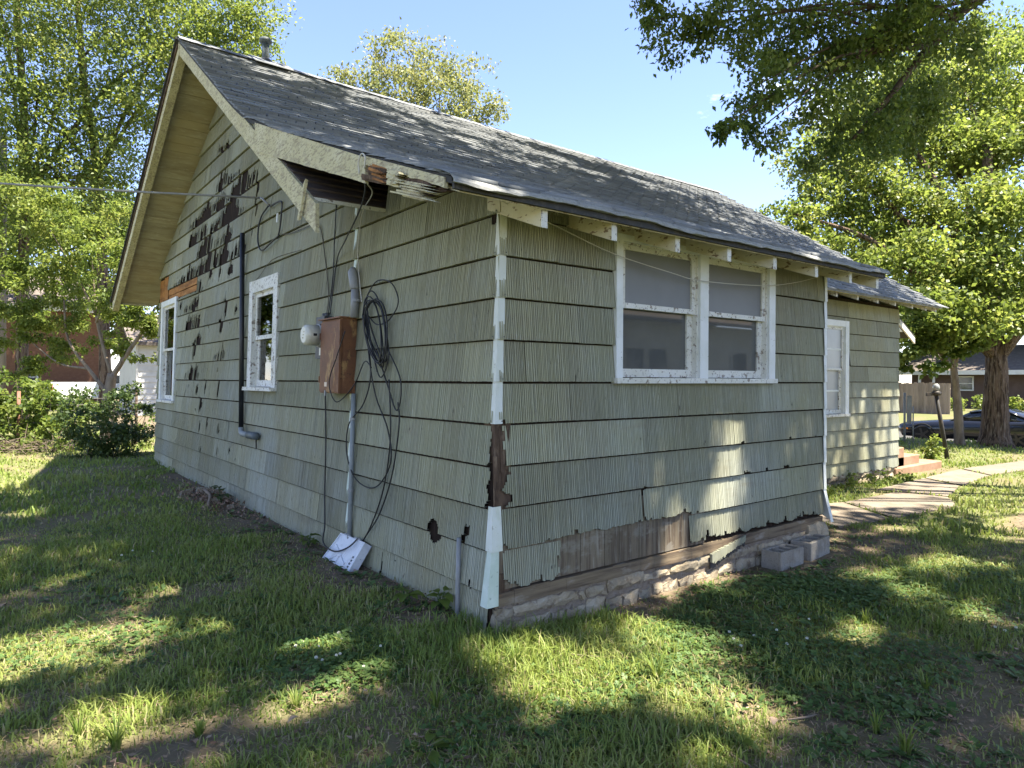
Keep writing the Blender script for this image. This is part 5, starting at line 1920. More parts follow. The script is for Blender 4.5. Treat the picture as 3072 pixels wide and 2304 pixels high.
SLIM = [(16.30, 3.92, 2.84, .60), (16.64, 3.66, 2.32, .55), (17.05, 3.34, 2.76, .69), (15.89, 3.60, 1.95, .40), (15.62, 3.81, 2.2, .42), (17.61, 3.54, 3.59, .80), (17.39, 3.08, 2.41, .45), (15.3, 4.1, 2.9, .6)]
P, T = clump_points(SLIM, 1700, sub=8, flat=.7, sub_r=.42)
tree('young_maple', 'slim young maple with a bare thin trunk left of the thick one', (18.09, 3.46, gz(18.09, 3.46)),
     [(18.09, 3.46, gz(18.09, 3.46) - .1), (18.0, 3.48, .9), (17.75, 3.5, 2.0), (17.6, 3.54, 3.4)], .125, .06, auto_limbs((17.8, 3.5, 1.9), SLIM, .05, k=6),
     P, T, .15, 'leaf_mid', 'bark_pale', droop=.5, aspect=.75, flare=1.25)

# --- behind the house: pale spring tree
MID = [(9.77, 24.91, 14.72, .89), (10.70, 24.19, 14.87, 1.03), (12.23, 24.28, 16.38, 1.37), (13.31, 23.43, 16.08, 1.37), (11.98, 23.19, 14.28, 1.48), (13.26, 22.19, 14.44, 1.33),
       (14.76, 22.31, 15.48, 1.22), (14.55, 21.19, 13.85, 1.18), (15.13, 20.74, 13.41, .74), (13.85, 21.73, 12.96, 1.18), (11.28, 23.73, 13.54, 1.33), (12.5, 22.8, 12.0, 1.6), (11.2, 23.5, 12, 1.5), (13.8, 22.3, 11.2, 1.5)]
P, T = clump_points(MID, 620, sub=8, flat=.8, sub_r=.42)
tree('elm_tree', 'pale yellow-green tree with open crown rising behind the roof', (12.6, 22.8, gz(12.6, 22.8)), [(12.6, 22.8, -.1), (12.5, 22.8, 5), (12.4, 22.9, 9.5), (12.9, 22.8, 14.5)], .3, .07,
     auto_limbs((12.45, 22.85, 9.0), MID, .1, k=12), P, T, .17, 'leaf_pale', 'bark_dark', aspect=.5)

# --- left: two tall trees
LEFTA = [(-1.95, 22.60, 12.71, 1.34), (-.65, 21.59, 12.93, 1.34), (.74, 20.51, 12.83, 1.34), (2.13, 19.43, 12.73, 1.34), (3.27, 18.54, 12.94, 1.2), (4.0, 17.9, 13.05, 1.1), (-1.46, 22.21, 11.27, 1.34),
         (-.16, 21.20, 11.48, 1.34), (1.15, 20.18, 11.38, 1.34), (2.29, 19.29, 11.39, 1.34), (3.76, 18.16, 12.22, .9), (-1.95, 22.58, 9.92, 1.34), (-.81, 21.69, 9.82, 1.34),
         (.41, 20.74, 9.93, 1.34), (1.64, 19.79, 9.94, 1.3), (-1.87, 22.51, 8.37, 1.34), (-.65, 21.55, 8.17, 1.34), (.41, 20.73, 8.48, 1.3), (-1.79, 22.43, 6.93, 1.2), (-.73, 21.61, 6.72, 1.2),
         (.41, 20.72, 7.14, 1.1), (3.44, 18.41, 11.29, 1.0), (4.35, 17.6, 11.6, .5), (2.95, 18.79, 12.11, 1.2), (-3.4, 23.4, 8, 1.6), (-3.6, 23.6, 11.5, 1.6), (-.5, 21.6, 14.6, 1.8), (1.8, 20, 14.8, 1.8), (-2.6, 23, 14.4, 1.8), (-3.2, 23.5, 5.6, 1.4)]
A1 = [b for i, b in enumerate(LEFTA) if i % 2 == 0]
A2 = [b for i, b in enumerate(LEFTA) if i % 2 == 1]
P, T = clump_points(A1, 1150, sub=12, flat=.8, sub_r=.42)
tree('oak_tree', 'tall leafy oak at the far left edge with a dark straight trunk', (-1.72, 23.6, gz(-1.72, 23.6)), [(-1.72, 23.6, -.1), (-1.7, 23.6, 4), (-1.62, 23.58, 9), (-1.85, 23.7, 14)], .2, .09,
     auto_limbs((-1.64, 23.58, 7.5), A1, .09, k=9), P, T, .125, 'leaf_yellow', 'bark', 'tall trees left of the house')
P, T = clump_points(A2, 1150, sub=12, flat=.8, sub_r=.42)
tree('oak_tree', 'tall leafy oak whose crown spreads behind the chimney pipe and gable', (.45, 22.0, gz(.45, 22)), [(.45, 22.0, -.1), (.4, 22.1, 4), (.2, 22.15, 8.7), (-.1, 22.4, 11), (-.3, 22.4, 14)], .19, .08,
     auto_limbs((.2, 22.15, 8.2), A2, .09, k=9), P, T, .125, 'leaf_yellow', 'bark', 'tall trees left of the house')
# --- left: small multi-stem tree by the fence
LEFTB = [(-1.97, 16.86, 4.65, .65), (-1.33, 16.36, 5.14, .65), (-.69, 15.87, 5.30, .65), (-.10, 16.68, 5.87, .6), (-1.59, 16.55, 3.84, .65), (-.95, 16.06, 4.33, .65), (-.31, 15.56, 4.65, .6),
         (-1.94, 18.09, 3.37, .6), (-1.32, 17.61, 3.11, .5), (-.64, 17.08, 3.63, .6), (-.18, 15.46, 3.52, .6), (.20, 15.15, 3.03, .5), (.40, 15.01, 3.28, .55), (.08, 15.26, 4.17, .6), (-2.3, 17, 3.0, .5), (-2.4, 17.3, 4.2, .7), (.7, 15, 2.7, .45), (-1.1, 16.3, 5.9, .6), (-1.9, 16.8, 6.0, .7), (-1.2, 17.2, 2.5, .5), (-1.75, 17.6, 2.75, .5), (-2.3, 17.8, 2.3, .5), (-.75, 16.8, 2.85, .5), (-.4, 16.6, 2.4, .4), (.25, 15.9, 2.35, .4), (.6, 15.6, 3.4, .5), (.45, 15.4, 2.2, .3), (-2.7, 17.8, 3.4, .7), (-2.8, 17.6, 5.0, .8), (-1.5, 17.4, 2.1, .45), (-2.0, 17.7, 1.9, .45), (-1.0, 17.0, 2.15, .4), (.1, 16.2, 2.8, .45), (-.2, 16.3, 3.2, .5), (-1.6, 17.0, 3.3, .55), (.55, 15.2, 3.9, .45)]
P, T = clump_points(LEFTB, 2600, sub=8, flat=.7, sub_r=.42)
vt = tree('ash_sapling', 'small multi-stemmed tree with bright leaves leaning out over the wire fence', (-.22, 16.1, gz(-.22, 16.1)), [(-.25, 16.1, -.1), (-.22, 16.1, .6), (-.2, 16.09, 1.18), (-.13, 16.04, 1.72)], .17, .11,
     [([(-.15, 16.05, 1.6), (.15, 15.8, 2.2), (.5, 15.5, 2.85), (.73, 15.38, 3.4)], .075, .03), ([(-.2, 16.1, 1.2), (-.54, 16.35, 1.75), (-1.0, 16.7, 2.57), (-1.09, 16.79, 3.6)], .06, .02),
      ([(-.15, 16.05, 1.7), (-.4, 16.3, 2.9), (-.49, 16.33, 3.9), (-.6, 16.2, 5.2)], .05, .015), ([(-.6, 16.4, 1.85), (-1.2, 16.9, 2.0), (-1.9, 17.4, 2.7)], .035, .012),
      ([(-.45, 16.3, 3.2), (-.9, 16.2, 4.2), (-1.4, 16.3, 5.2)], .03, .01), ([(-.45, 16.3, 3.0), (-.1, 16.0, 4.2), (0, 15.8, 5.0)], .03, .01)],
     P, T, .105, 'leaf_yellow', 'bark_pale', droop=.5, aspect=.45)
YB = [(-2.5, 36.5, 8.5, 1.7), (-.5, 37.5, 9.5, 1.8), (1.5, 37.0, 9.0, 1.8), (3.2, 36.5, 8.0, 1.6), (.5, 36.8, 7.2, 1.5), (-1.5, 37.3, 10.8, 1.7), (2.3, 37.6, 10.8, 1.6), (-3.8, 37, 9.8, 1.7), (-2.2, 36.6, 6.6, 1.2), (1.9, 36.4, 6.3, 1.2), (4.0, 37.0, 9.5, 1.5), (-4.6, 37, 7.6, 1.5), (0, 36.6, 5.9, .9)]
P, T = clump_points(YB, 520, sub=7, flat=.75, sub_r=.45)
tree('yard_tree', 'leafy yard tree shading the brick house behind the fence', (4.6, 38.4, gz(4.6, 38.4)), [(4.6, 38.4, -.2), (4.3, 38.2, 3), (3.2, 37.6, 6.5)], .22, .1, auto_limbs((3.4, 37.7, 6), YB, .1, k=7), P, T, .22, 'leaf_mid', 'bark_dark', 'yard trees behind the neighbours', aspect=.6)
YC = [(5.0, 27.0, 8.0, 1.3), (6.5, 27.5, 8.6, 1.4), (7.8, 27.2, 8.0, 1.3), (5.6, 27.8, 7.2, 1.1), (7.0, 26.8, 7.0, 1.1), (4.4, 27.9, 8.6, 1.0)]
P, T = clump_points(YC, 430, sub=6, flat=.7, sub_r=.45)
tree('yard_tree', 'leafy yard tree shading the white garage front', (8.2, 26.8, gz(8.2, 26.8)), [(8.2, 26.8, -.2), (7.8, 27, 3), (7, 27.2, 6.5)], .2, .08, auto_limbs((7, 27.2, 6), YC, .08, k=5), P, T, .2, 'leaf_mid', 'bark_dark', 'yard trees behind the neighbours', aspect=.6)
# --- background trees that close the view on both sides
for (x, y, h, r, label, lf) in [(-3.5, 52, 13, 4.6, 'large background tree beyond the brown brick house roof', 'leaf_mid'), (7, 47, 12, 4.4, 'background tree beyond the white garage', 'leaf_mid'),
                                (56, 21, 12, 5.0, 'background tree left of the far brown house across the street', 'leaf_mid'), (62, 9, 13, 5.5, 'background tree behind the far brown house', 'leaf_mid'),
                                (38.5, 20.5, 8, 3.4, 'rounded street tree across the road beside the plank fence', 'leaf_yellow'), (-12, 44, 13, 5, 'background tree at the far left behind the oaks', 'leaf_mid'), (60, -4, 13, 5.5, 'background tree at the right edge across the street', 'leaf_mid')]:
    B = [(x + random.uniform(-r, r), y + random.uniform(-r, r), h * random.uniform(.35, 1.0), random.uniform(.3, .5) * r) for _ in range(14)]
    P, T = clump_points(B, 190, sub=5, flat=.85, sub_r=.5)
    z = gz(x, y)
    tree('background_tree', label, (x, y, z), [(x, y, z - .2), (x, y, h * .4), (x, y, h * .8)], .25, .08, auto_limbs((x, y, h * .4), B, .1, k=5), P, T, .42, lf, 'bark_dark', 'trees in the background', aspect=.7)


# ================================================================== SHRUBS AND VINES ALONG THE FENCE
def shrub(name, label, base, blobs, dens, size, leaf, group=None, droop=.2, stems=8, stem_r=.012, cat='shrub', aspect=.6):
    t = thing(name, label, cat, (base[0], base[1], gz(base[0], base[1])), group)
    P, T = clump_points(blobs, dens, sub=10, flat=.9, sub_r=.42)
    P[:, 2] = np.maximum(P[:, 2], ground_h(P[:, 0], P[:, 1]) + .02)
    leaves('foliage', P, size, leaf, t, droop=droop, aspect=aspect, shade=T)
    for i in range(stems):
        b = random.choice(blobs)
        z = gz(base[0], base[1])
        s = (base[0] + random.uniform(-.25, .25), base[1] + random.uniform(-.25, .25), z)
        limb_mesh(t, 'stem', [s, ((s[0] + b[0]) / 2 + random.uniform(-.1, .1), (s[1] + b[1]) / 2, (z + b[2]) / 2 + .15), (b[0], b[1], b[2] + b[3] * .4)], stem_r, stem_r * .4, 'bark_dark', n=6)
    return t


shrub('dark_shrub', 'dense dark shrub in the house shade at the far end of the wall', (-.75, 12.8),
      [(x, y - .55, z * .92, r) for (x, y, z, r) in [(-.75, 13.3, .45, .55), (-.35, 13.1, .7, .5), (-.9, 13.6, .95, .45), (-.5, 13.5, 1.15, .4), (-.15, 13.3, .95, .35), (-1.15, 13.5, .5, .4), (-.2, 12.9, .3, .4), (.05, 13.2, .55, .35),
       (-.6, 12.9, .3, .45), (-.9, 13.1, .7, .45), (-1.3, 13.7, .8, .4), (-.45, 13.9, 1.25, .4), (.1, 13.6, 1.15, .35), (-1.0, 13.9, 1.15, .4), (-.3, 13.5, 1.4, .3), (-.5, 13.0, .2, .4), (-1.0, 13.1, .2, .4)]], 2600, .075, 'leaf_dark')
shrub('vine_thicket', 'tangle of sunlit vines and twigs swallowing the fence at the left', (-2.0, 15.0),
      [(-2.0, 14.9, .4, .5), (-2.5, 14.8, .75, .5), (-2.2, 15.1, 1.0, .45), (-1.7, 15.1, .7, .45), (-1.4, 14.9, .4, .45), (-2.8, 14.9, .4, .6), (-3.1, 15.1, .9, .6), (-1.5, 15.2, .95, .3), (-2.65, 15.0, 1.2, .4), (-1.9, 15.2, 1.15, .35), (-3.4, 15.2, 1.1, .5), (-1.2, 15.3, .8, .4), (-.9, 15.2, 1.05, .3), (-2.1, 15.4, 1.4, .4), (-2.6, 15.3, 1.5, .45), (-3.0, 15.3, 1.5, .5), (-1.55, 15.4, 1.3, .35), (-2.0, 14.5, .3, .45), (-2.6, 14.5, .35, .5), (-1.3, 15.0, 1.1, .4), (-1.0, 14.9, .6, .4), (-1.75, 14.8, 1.15, .4), (-2.3, 14.7, 1.2, .45), (-2.9, 14.7, 1.0, .5), (-.7, 15.0, .9, .35), (-1.5, 14.6, .6, .4)], 2300, .095, 'leaf_mid', stems=14)
shrub('vine_mound', 'low mound of pale vine leaves between the thicket and dark shrub', (-1.35, 14.1),
      [(-1.3, 14.2, .25, .4), (-1.6, 14.3, .35, .35), (-1.1, 14.3, .6, .35), (-1.0, 14.0, .25, .3)], 1500, .085, 'leaf_yellow')
shrub('weedy_bush', 'leafy bush behind the house corner in front of the wire fence', (.15, 14.2), [(.1, 14.3, .5, .3), (.3, 14.1, .25, .3), (.0, 14.5, .95, .25), (.35, 14.4, .7, .2)], 1300, .08, 'leaf_mid', stems=6)
dry = thing('brush_pile', 'heap of dry bleached twigs in front of the vines', 'twigs', (-1.9, 14.0, gz(-1.9, 14)))
mb = MB()
for i in range(90):
    p = Vector((random.gauss(-1.95, .4), random.gauss(14.1, .2), random.uniform(.0, .22)))
    d = Vector((random.uniform(-1, 1), random.uniform(-.5, .5), random.uniform(-.1, .35))).normalized() * random.uniform(.25, .6)
    mb.tube([p, p + d * .5 + Vector((0, 0, random.uniform(0, .06))), p + d], [.005, .004, .002], 4, cap=False)
mb.build('twigs', 'twig', dry, kind='stuff')

# ================================================================== WIRE FENCE
wf = thing('wire_fence', 'rusty post and woven wire fence behind the shrubs', 'fence', (-1, 15.3, 0))
for (x, y, h, r, m) in [(-2.08, 14.75, 1.32, .035, 'post_rust'), (-.02, 14.8, 1.25, .02, 'dark_metal'), (.22, 14.9, 1.35, .03, 'bark_dark'), (.12, 14.85, 1.5, .012, 'dark_metal'), (.75, 14.7, 1.3, .02, 'post_rust'), (-4.5, 14.8, 1.3, .035, 'post_rust')]:
    mb = MB()
    mb.tube([(x, y, gz(x, y) - .1), (x + .01, y, h * .5), (x + .015, y, h)], r, 10)
    mb.build('post', m, wf, smooth=True)
mb = MB()
for i in range(9):
    z = .12 + i * .13
    mb.tube([(-4.6, 14.8, z), (-2.08, 14.75, z - .02), (-.9, 14.78, z - .03), (.2, 14.85, z), (1.6, 14.7, z)], .003, 4, cap=False)
x = -4.5
while x < 1.6:
    mb.tube([(x, 14.78, .08), (x + .01, 14.78, 1.17)], .0025, 4, cap=False)
    x += .15
mb.build('wire_mesh', 'wire', wf, kind='stuff')

# ================================================================== NEIGHBOURS ON THE LEFT
def far_window(parent, M, u0, u1, z0, z1, fr='white_paint'):
    mb = MB()
    w = .09
    mb.mbox(M, u0, u0 + w, z0, z1, 0, .06)
    mb.mbox(M, u1 - w, u1, z0, z1, 0, .06)
    mb.mbox(M, u0 + w, u1 - w, z1 - w, z1, 0, .058)
    mb.mbox(M, u0 + w, u1 - w, z0, z0 + w, 0, .058)
    mb.mbox(M, u0 + w, u1 - w, (z0 + z1) / 2 - .025, (z0 + z1) / 2 + .025, 0, .05)
    win = mb.build('window', fr, parent)
    for a, b in [(z0 + w, (z0 + z1) / 2 - .025), ((z0 + z1) / 2 + .025, z1 - w)]:
        mb = MB()
        mb.mbox(M, u0 + w, u1 - w, a, b, .005, .02)
        mb.build('pane', 'dirty_glass', win)
    return win


bh = thing('brick_house', 'low brown brick house with a white framed window behind the fence', 'house', (-2.5, 42, -.05))
mb = MB()
mb.box(-9, 2.7, 40.0, 47, -.2, 5.3)
mb.build('wall', 'brown_brick', bh)
mb = MB()
mb.hexa([(-9.6, 39.3, 5.25), (3.3, 39.3, 5.25), (3.3, 43.5, 7.3), (-9.6, 43.5, 7.3), (-9.6, 39.3, 5.4), (3.3, 39.3, 5.4), (3.3, 43.5, 7.5), (-9.6, 43.5, 7.5)])
mb.hexa([(-9.6, 43.5, 7.3), (3.3, 43.5, 7.3), (3.3, 47.7, 5.25), (-9.6, 47.7, 5.25), (-9.6, 43.5, 7.5), (3.3, 43.5, 7.5), (3.3, 47.7, 5.4), (-9.6, 47.7, 5.4)])
mb.build('roof', 'far_roof', bh)
mb = MB()
mb.box(-9.6, 3.3, 39.24, 39.29, 5.15, 5.4)
mb.build('fascia', 'white_paint', bh)
BM = lambda u, z, o: (u, 40.0 - o, z)
far_window(bh, BM, -1.3, -.45, 1.1, 2.25)
far_window(bh, BM, -5.2, -4.0, 1.1, 2.4)

wh = thing('white_house', 'tall white house gable showing above the trees at the left edge', 'house', (-6, 57, 0))
mb = MB()
mb.add([(-12, 54, -.2), (-1.2, 54, -.2), (-1.2, 54, 8.5), (-6.6, 54, 13.5), (-12, 54, 8.5)] + [(-12, 62, -.2), (-1.2, 62, -.2), (-1.2, 62, 8.5), (-6.6, 62, 13.5), (-12, 62, 8.5)],
       [(0, 1, 2, 3, 4), (9, 8, 7, 6, 5), (1, 6, 7, 2), (0, 4, 9, 5)])
mb.build('wall', 'white_paint', wh)
mb = MB()
mb.hexa([(-.6, 53.5, 8.0), (-.6, 62.5, 8.0), (-6.6, 62.5, 13.55), (-6.6, 53.5, 13.55), (-.6, 53.5, 8.25), (-.6, 62.5, 8.25), (-6.6, 62.5, 13.8), (-6.6, 53.5, 13.8)])
mb.hexa([(-6.6, 53.5, 13.55), (-6.6, 62.5, 13.55), (-12.6, 62.5, 8.0), (-12.6, 53.5, 8.0), (-6.6, 53.5, 13.8), (-6.6, 62.5, 13.8), (-12.6, 62.5, 8.25), (-12.6, 53.5, 8.25)])
mb.build('roof', 'far_roof', wh)
far_window(wh, lambda u, z, o: (u, 54 - o, z), -3.4, -2.2, 9.4, 10.8)

ga = thing('white_garage', 'white lap-sided garage behind the far end of the house', 'garage', (5, 32, -.05))
mb = MB()
mb.box(2.6, 8.4, 29.86, 35, -.2, 3.2)
wallg = mb.build('wall', 'white_paint', ga)
for i in range(13):
    z = -.05 + i * .25
    mb = MB()
    mb.hexa([(2.57, 29.80, z), (8.43, 29.80, z), (8.43, 29.86, z), (2.57, 29.86, z), (2.57, 29.84, z + .252), (8.43, 29.84, z + .252), (8.43, 29.86, z + .252), (2.57, 29.86, z + .252)])
    mb.build('siding_board', 'white_paint', wallg)
mb = MB()
mb.hexa([(2.2, 29.4, 3.05), (8.8, 29.4, 3.05), (8.8, 32.4, 4.5), (2.2, 32.4, 4.5), (2.2, 29.4, 3.2), (8.8, 29.4, 3.2), (8.8, 32.4, 4.65), (2.2, 32.4, 4.65)])
mb.hexa([(2.2, 32.4, 4.5), (8.8, 32.4, 4.5), (8.8, 35.4, 3.05), (2.2, 35.4, 3.05), (2.2, 32.4, 4.65), (8.8, 32.4, 4.65), (8.8, 35.4, 3.2), (2.2, 35.4, 3.2)])
mb.build('roof', 'far_roof', ga)
mb = MB()
mb.box(2.52, 2.60, 29.76, 29.84, -.1, 3.15)
mb.build('corner_board', 'white_paint', ga)

# white pickup, tail toward the left
tk = thing('pickup_truck', 'white pickup truck parked before the brick house, tail to the left', 'pickup truck', (2.4, 36, -.05))
T0 = (-.2, 36.0)


def tbox(n, m, a0, a1, b0, b1, z0, z1, bev=.03):
    mb = MB()
    mb.box(T0[0] + a0, T0[0] + a1, T0[1] + b0, T0[1] + b1, z0, z1)
    o = mb.build(n, m, tk)
    if bev:
        md = o.modifiers.new('b', 'BEVEL')
        md.width = bev
        md.segments = 2
    return o


tbox('bed_side', 'truck_white', 0, 2.1, 0, .08, .62, 1.42)
tbox('bed_side', 'truck_white', 0, 2.1, 1.72, 1.8, .62, 1.42)
tbox('tailgate', 'truck_white', -.02, .05, .085, 1.715, .66, 1.40)
tbox('bed_floor', 'truck_white', .05, 2.1, .085, 1.715, .6, .7)
tbox('rear_bumper', 'chrome', -.16, -.03, .05, 1.75, .45, .63)
tbox('tail_light', 'tail_red', -.03, .12, -.012, .1, .95, 1.3, .01)
tbox('cab', 'truck_white', 2.14, 4.2, 0, 1.8, .55, 1.32, .06)
tbox('hood', 'truck_white', 4.2, 5.3, .03, 1.77, .55, 1.18, .09)
mb = MB()
x0, y0 = T0
mb.hexa([(x0 + 2.15, y0 + .06, 1.32), (x0 + 4.0, y0 + .06, 1.32), (x0 + 4.0, y0 + 1.74, 1.32), (x0 + 2.15, y0 + 1.74, 1.32), (x0 + 2.28, y0 + .18, 1.85), (x0 + 3.5, y0 + .18, 1.85), (x0 + 3.5, y0 + 1.62, 1.85), (x0 + 2.28, y0 + 1.62, 1.85)])
cb = mb.build('cab_roof', 'truck_white', tk)
mb = MB()
mb.hexa([(x0 + 2.32, y0 + .055, 1.36), (x0 + 3.8, y0 + .055, 1.36), (x0 + 3.8, y0 + .09, 1.36), (x0 + 2.32, y0 + .09, 1.36), (x0 + 2.4, y0 + .135, 1.78), (x0 + 3.45, y0 + .135, 1.78), (x0 + 3.45, y0 + .16, 1.78), (x0 + 2.4, y0 + .16, 1.78)])
mb.build('side_window', 'car_glass', tk)
for a in (1.0, 4.5):
    for b in (.12, 1.68):
        mb = MB()
        mb.tube([(x0 + a, y0 + b - .12, .33), (x0 + a, y0 + b + .12, .33)], .37, 20)
        w = mb.build('wheel', 'tyre', tk, smooth=False)
        mb = MB()
        mb.tube([(x0 + a, y0 + b - .13, .33), (x0 + a, y0 + b + .13, .33)], .2, 14)
        mb.build('rim', 'chrome', w)

up = MB()
up.tube([(-2.28, 24.0, -.2), (-2.25, 24.0, 4), (-2.2, 24.0, 9.5)], [.16, .15, .12], 14)
tag(up.build('utility_pole', 'pole_wood', None, smooth=True), 'pale weathered utility pole at the left edge behind the vines', 'utility pole')

# ================================================================== RIGHT SIDE: LAMP POST, SIGN, CAR, ACROSS THE STREET
lp = thing('lamp_post', 'short dark leaning lamp post with glass globe on the lawn', 'lamp post', (14.71, 2.55, gz(14.71, 2.55)))
b_, t_ = Vector((14.71, 2.55, gz(14.71, 2.55) - .1)), Vector((14.43, 2.70, 1.30))
mb = MB()
mb.tube([b_, b_.lerp(t_, .5), t_], [.05, .045, .04], 12)
mb.build('post', 'lamp_iron', lp, smooth=True)
mb = MB()
side = Vector((.79, -.61, 0))
mb.bar(t_ - side * .22 + Vector((0, 0, .0)), t_ + side * .1 + Vector((0, 0, .03)), (0, 0, 1), .07, (.61, .79, 0), .06)
mb.build('cross_arm', 'lamp_iron', lp)
mb = MB()
mb.tube([t_ + Vector((0, 0, -.02)), t_ + Vector((0, 0, .05)), t_ + Vector((0, 0, .09))], [.09, .1, .05], 14)
mb.build('collar', 'lamp_iron', lp, smooth=True)
mb = MB()
mb.tube([t_ + Vector((0, 0, .07)), t_ + Vector((0, 0, .1)), t_ + Vector((0, 0, .16)), t_ + Vector((0, 0, .22)), t_ + Vector((0, 0, .25))], [.03, .06, .075, .06, .02], 16)
mb.build('globe', 'globe', lp, smooth=True)

sp = thing('sign_post', 'narrow grey metal sign post standing at the lawn edge', 'sign post', (17.6, 4.65, gz(17.6, 4.65)))
mb = MB()
mb.tube([(17.6, 4.65, -.2), (17.6, 4.65, 1.28)], .03, 10)
mb.build('post', 'grey_metal', sp, smooth=True)
mb = MB()
mb.bar((17.7, 4.57, .42), (17.7, 4.57, 1.2), (.7, -.56, 0), .13, (.56, .7, 0), .012)
mb.build('sign_panel', 'grey_metal', sp)
mb = MB()
mb.tube([(17.78, 4.50, -.2), (17.78, 4.50, .9)], .018, 8)
mb.build('brace', 'grey_metal', sp, smooth=True)

# black coupe parked along the street, nose to +y
car = thing('parked_car', 'glossy black coupe parked at the kerb behind the thick maple trunk', 'car', (26.4, 5.7, -.745))
CY, CX, CZ = 8.15, 26.4, -.745


def loft(name, m, stations, parent=car, smooth=True):
    """stations: (s, [(halfwidth, z)...]) ring from low to top, mirrored"""
    mb = MB()
    rings = []
    for s, pr in stations:
        r = [(CX - w, CY - s, CZ + z) for w, z in pr] + [(CX + w, CY - s, CZ + z) for w, z in reversed(pr)]
        rings.append(r)
    n = len(rings[0])
    vs = [p for r in rings for p in r]
    fs = []
    for i in range(len(rings) - 1):
        for k in range(n):
            fs.append((i * n + k, i * n + (k + 1) % n, (i + 1) * n + (k + 1) % n, (i + 1) * n + k))
    fs.append(tuple(range(n))[::-1])
    fs.append(tuple((len(rings) - 1) * n + k for k in range(n)))
    mb.add(vs, fs)
    o = mb.build(name, m, parent, smooth=smooth)
    return o


body = loft('body', 'car_paint', [
    (0.0, [(.55, .34), (.72, .42), (.74, .56), (.66, .66), (.30, .69)]),
    (.18, [(.80, .24), (.90, .42), (.89, .60), (.78, .72), (.30, .76)]),
    (.9, [(.86, .22), (.94, .45), (.93, .66), (.82, .79), (.30, .84)]),
    (1.75, [(.86, .22), (.95, .48), (.94, .72), (.84, .86), (.30, .92)]),
    (2.2, [(.86, .22), (.95, .48), (.94, .76), (.86, .90), (.30, .93)]),
    (3.3, [(.86, .22), (.95, .48), (.95, .78), (.88, .92), (.30, .93)]),
    (4.1, [(.86, .24), (.96, .50), (.97, .80), (.88, .95), (.30, .96)]),
    (4.7, [(.82, .30), (.92, .50), (.92, .80), (.84, .94), (.30, .96)]),
    (4.88, [(.66, .38), (.78, .50), (.78, .76), (.70, .86), (.30, .87)])])
gh = loft('greenhouse', 'car_glass', [
    (1.80, [(.78, .88), (.70, .90), (.40, .905)]),
    (2.45, [(.80, .90), (.66, 1.22), (.40, 1.27)]),
    (2.9, [(.81, .90), (.64, 1.29), (.40, 1.345)]),
    (3.6, [(.81, .91), (.64, 1.27), (.40, 1.32)]),
    (4.35, [(.79, .94), (.68, 1.0), (.40, 1.01)])])
loft('roof_panel', 'car_paint', [
    (2.42, [(.70, 1.215), (.66, 1.245), (.35, 1.285)]), (2.9, [(.69, 1.285), (.64, 1.315), (.35, 1.362)]), (3.6, [(.69, 1.262), (.64, 1.295), (.35, 1.34)]), (4.2, [(.72, 1.03), (.68, 1.06), (.35, 1.09)])])
for s in (.95, 3.95):
    for sx in (-1, 1):
        mb = MB()
        mb.tube([(CX + sx * .70, CY - s, CZ + .335), (CX + sx * .92, CY - s, CZ + .335), (CX + sx * .955, CY - s, CZ + .335)], [.335, .335, .30], 24)
        w = mb.build('wheel', 'tyre', car, smooth=False)
        mb = MB()
        for k in range(5):
            an = k * 2 * math.pi / 5
            c0 = Vector((CX + sx * .962, CY - s, CZ + .335))
            d_ = Vector((0, math.cos(an), math.sin(an)))
            mb.bar(c0 + d_ * .04, c0 + d_ * .25, (0, -math.sin(an), math.cos(an)), .07, (1, 0, 0), .02)
        mb.tube([(CX + sx * .95, CY - s, CZ + .335), (CX + sx * .975, CY - s, CZ + .335)], .06, 12)
        mb.build('rim', 'rim', w)
        mb = MB()
        pts = [(CX + sx * .945, CY - s + .40 * math.cos(a), CZ + .335 + .40 * math.sin(a)) for a in np.linspace(-.1, math.pi + .1, 14)]
        mb.tube(pts, .022, 6)
        mb.build('wheel_arch', 'tyre', car)
for sx in (-1, 1):
    mb = MB()
    mb.box(CX + sx * .62 - .13, CX + sx * .62 + .13, CY - .10, CY - .02, CZ + .56, CZ + .65)
    mb.build('headlight', 'globe', car)
    mb = MB()
    mb.box(CX + sx * .93 - .02, CX + sx * .93 + .02, CY - .42, CY - .26, CZ + .50, CZ + .55)
    mb.build('side_marker', 'amber', car)
    mb = MB()
    mb.box(CX + sx * .98 - .09, CX + sx * .98 + .09, CY - 2.2, CY - 2.06, CZ + .92, CZ + 1.03)
    mb.build('mirror', 'car_paint', car)
mb = MB()
mb.box(CX - .5, CX + .5, CY - .06, CY + .012, CZ + .40, CZ + .54)
mb.build('grille', 'tyre', car)

pf = thing('plank_fence', 'weathered wooden plank fence across the street', 'fence', (43, 14.5, gz(43, 14.5)))
y = 12.4
zf_ = gz(43, 14.5)
while y < 16.9:
    mb = MB()
    h = 1.88 + random.uniform(-.04, .04)
    mb.box(43 - .012 + random.uniform(-.008, .008), 43.02, y, y + .135, zf_ - .05, zf_ + h)
    mb.build('plank', 'fence_wood', pf)
    y += .145
for zz in (.4, 1.5):
    mb = MB()
    mb.box(43.025, 43.07, 12.4, 16.9, zf_ + zz, zf_ + zz + .09)
    mb.build('rail', 'fence_wood', pf)
rf = thing('rail_fence', 'white three-rail fence left of the plank fence', 'fence', (43, 18.5, gz(43, 18)))
for y in (17.1, 19.0, 20.9):
    mb = MB()
    mb.box(42.94, 43.06, y - .06, y + .06, zf_ - .1, zf_ + 1.25)
    mb.build('post', 'white_paint', rf)
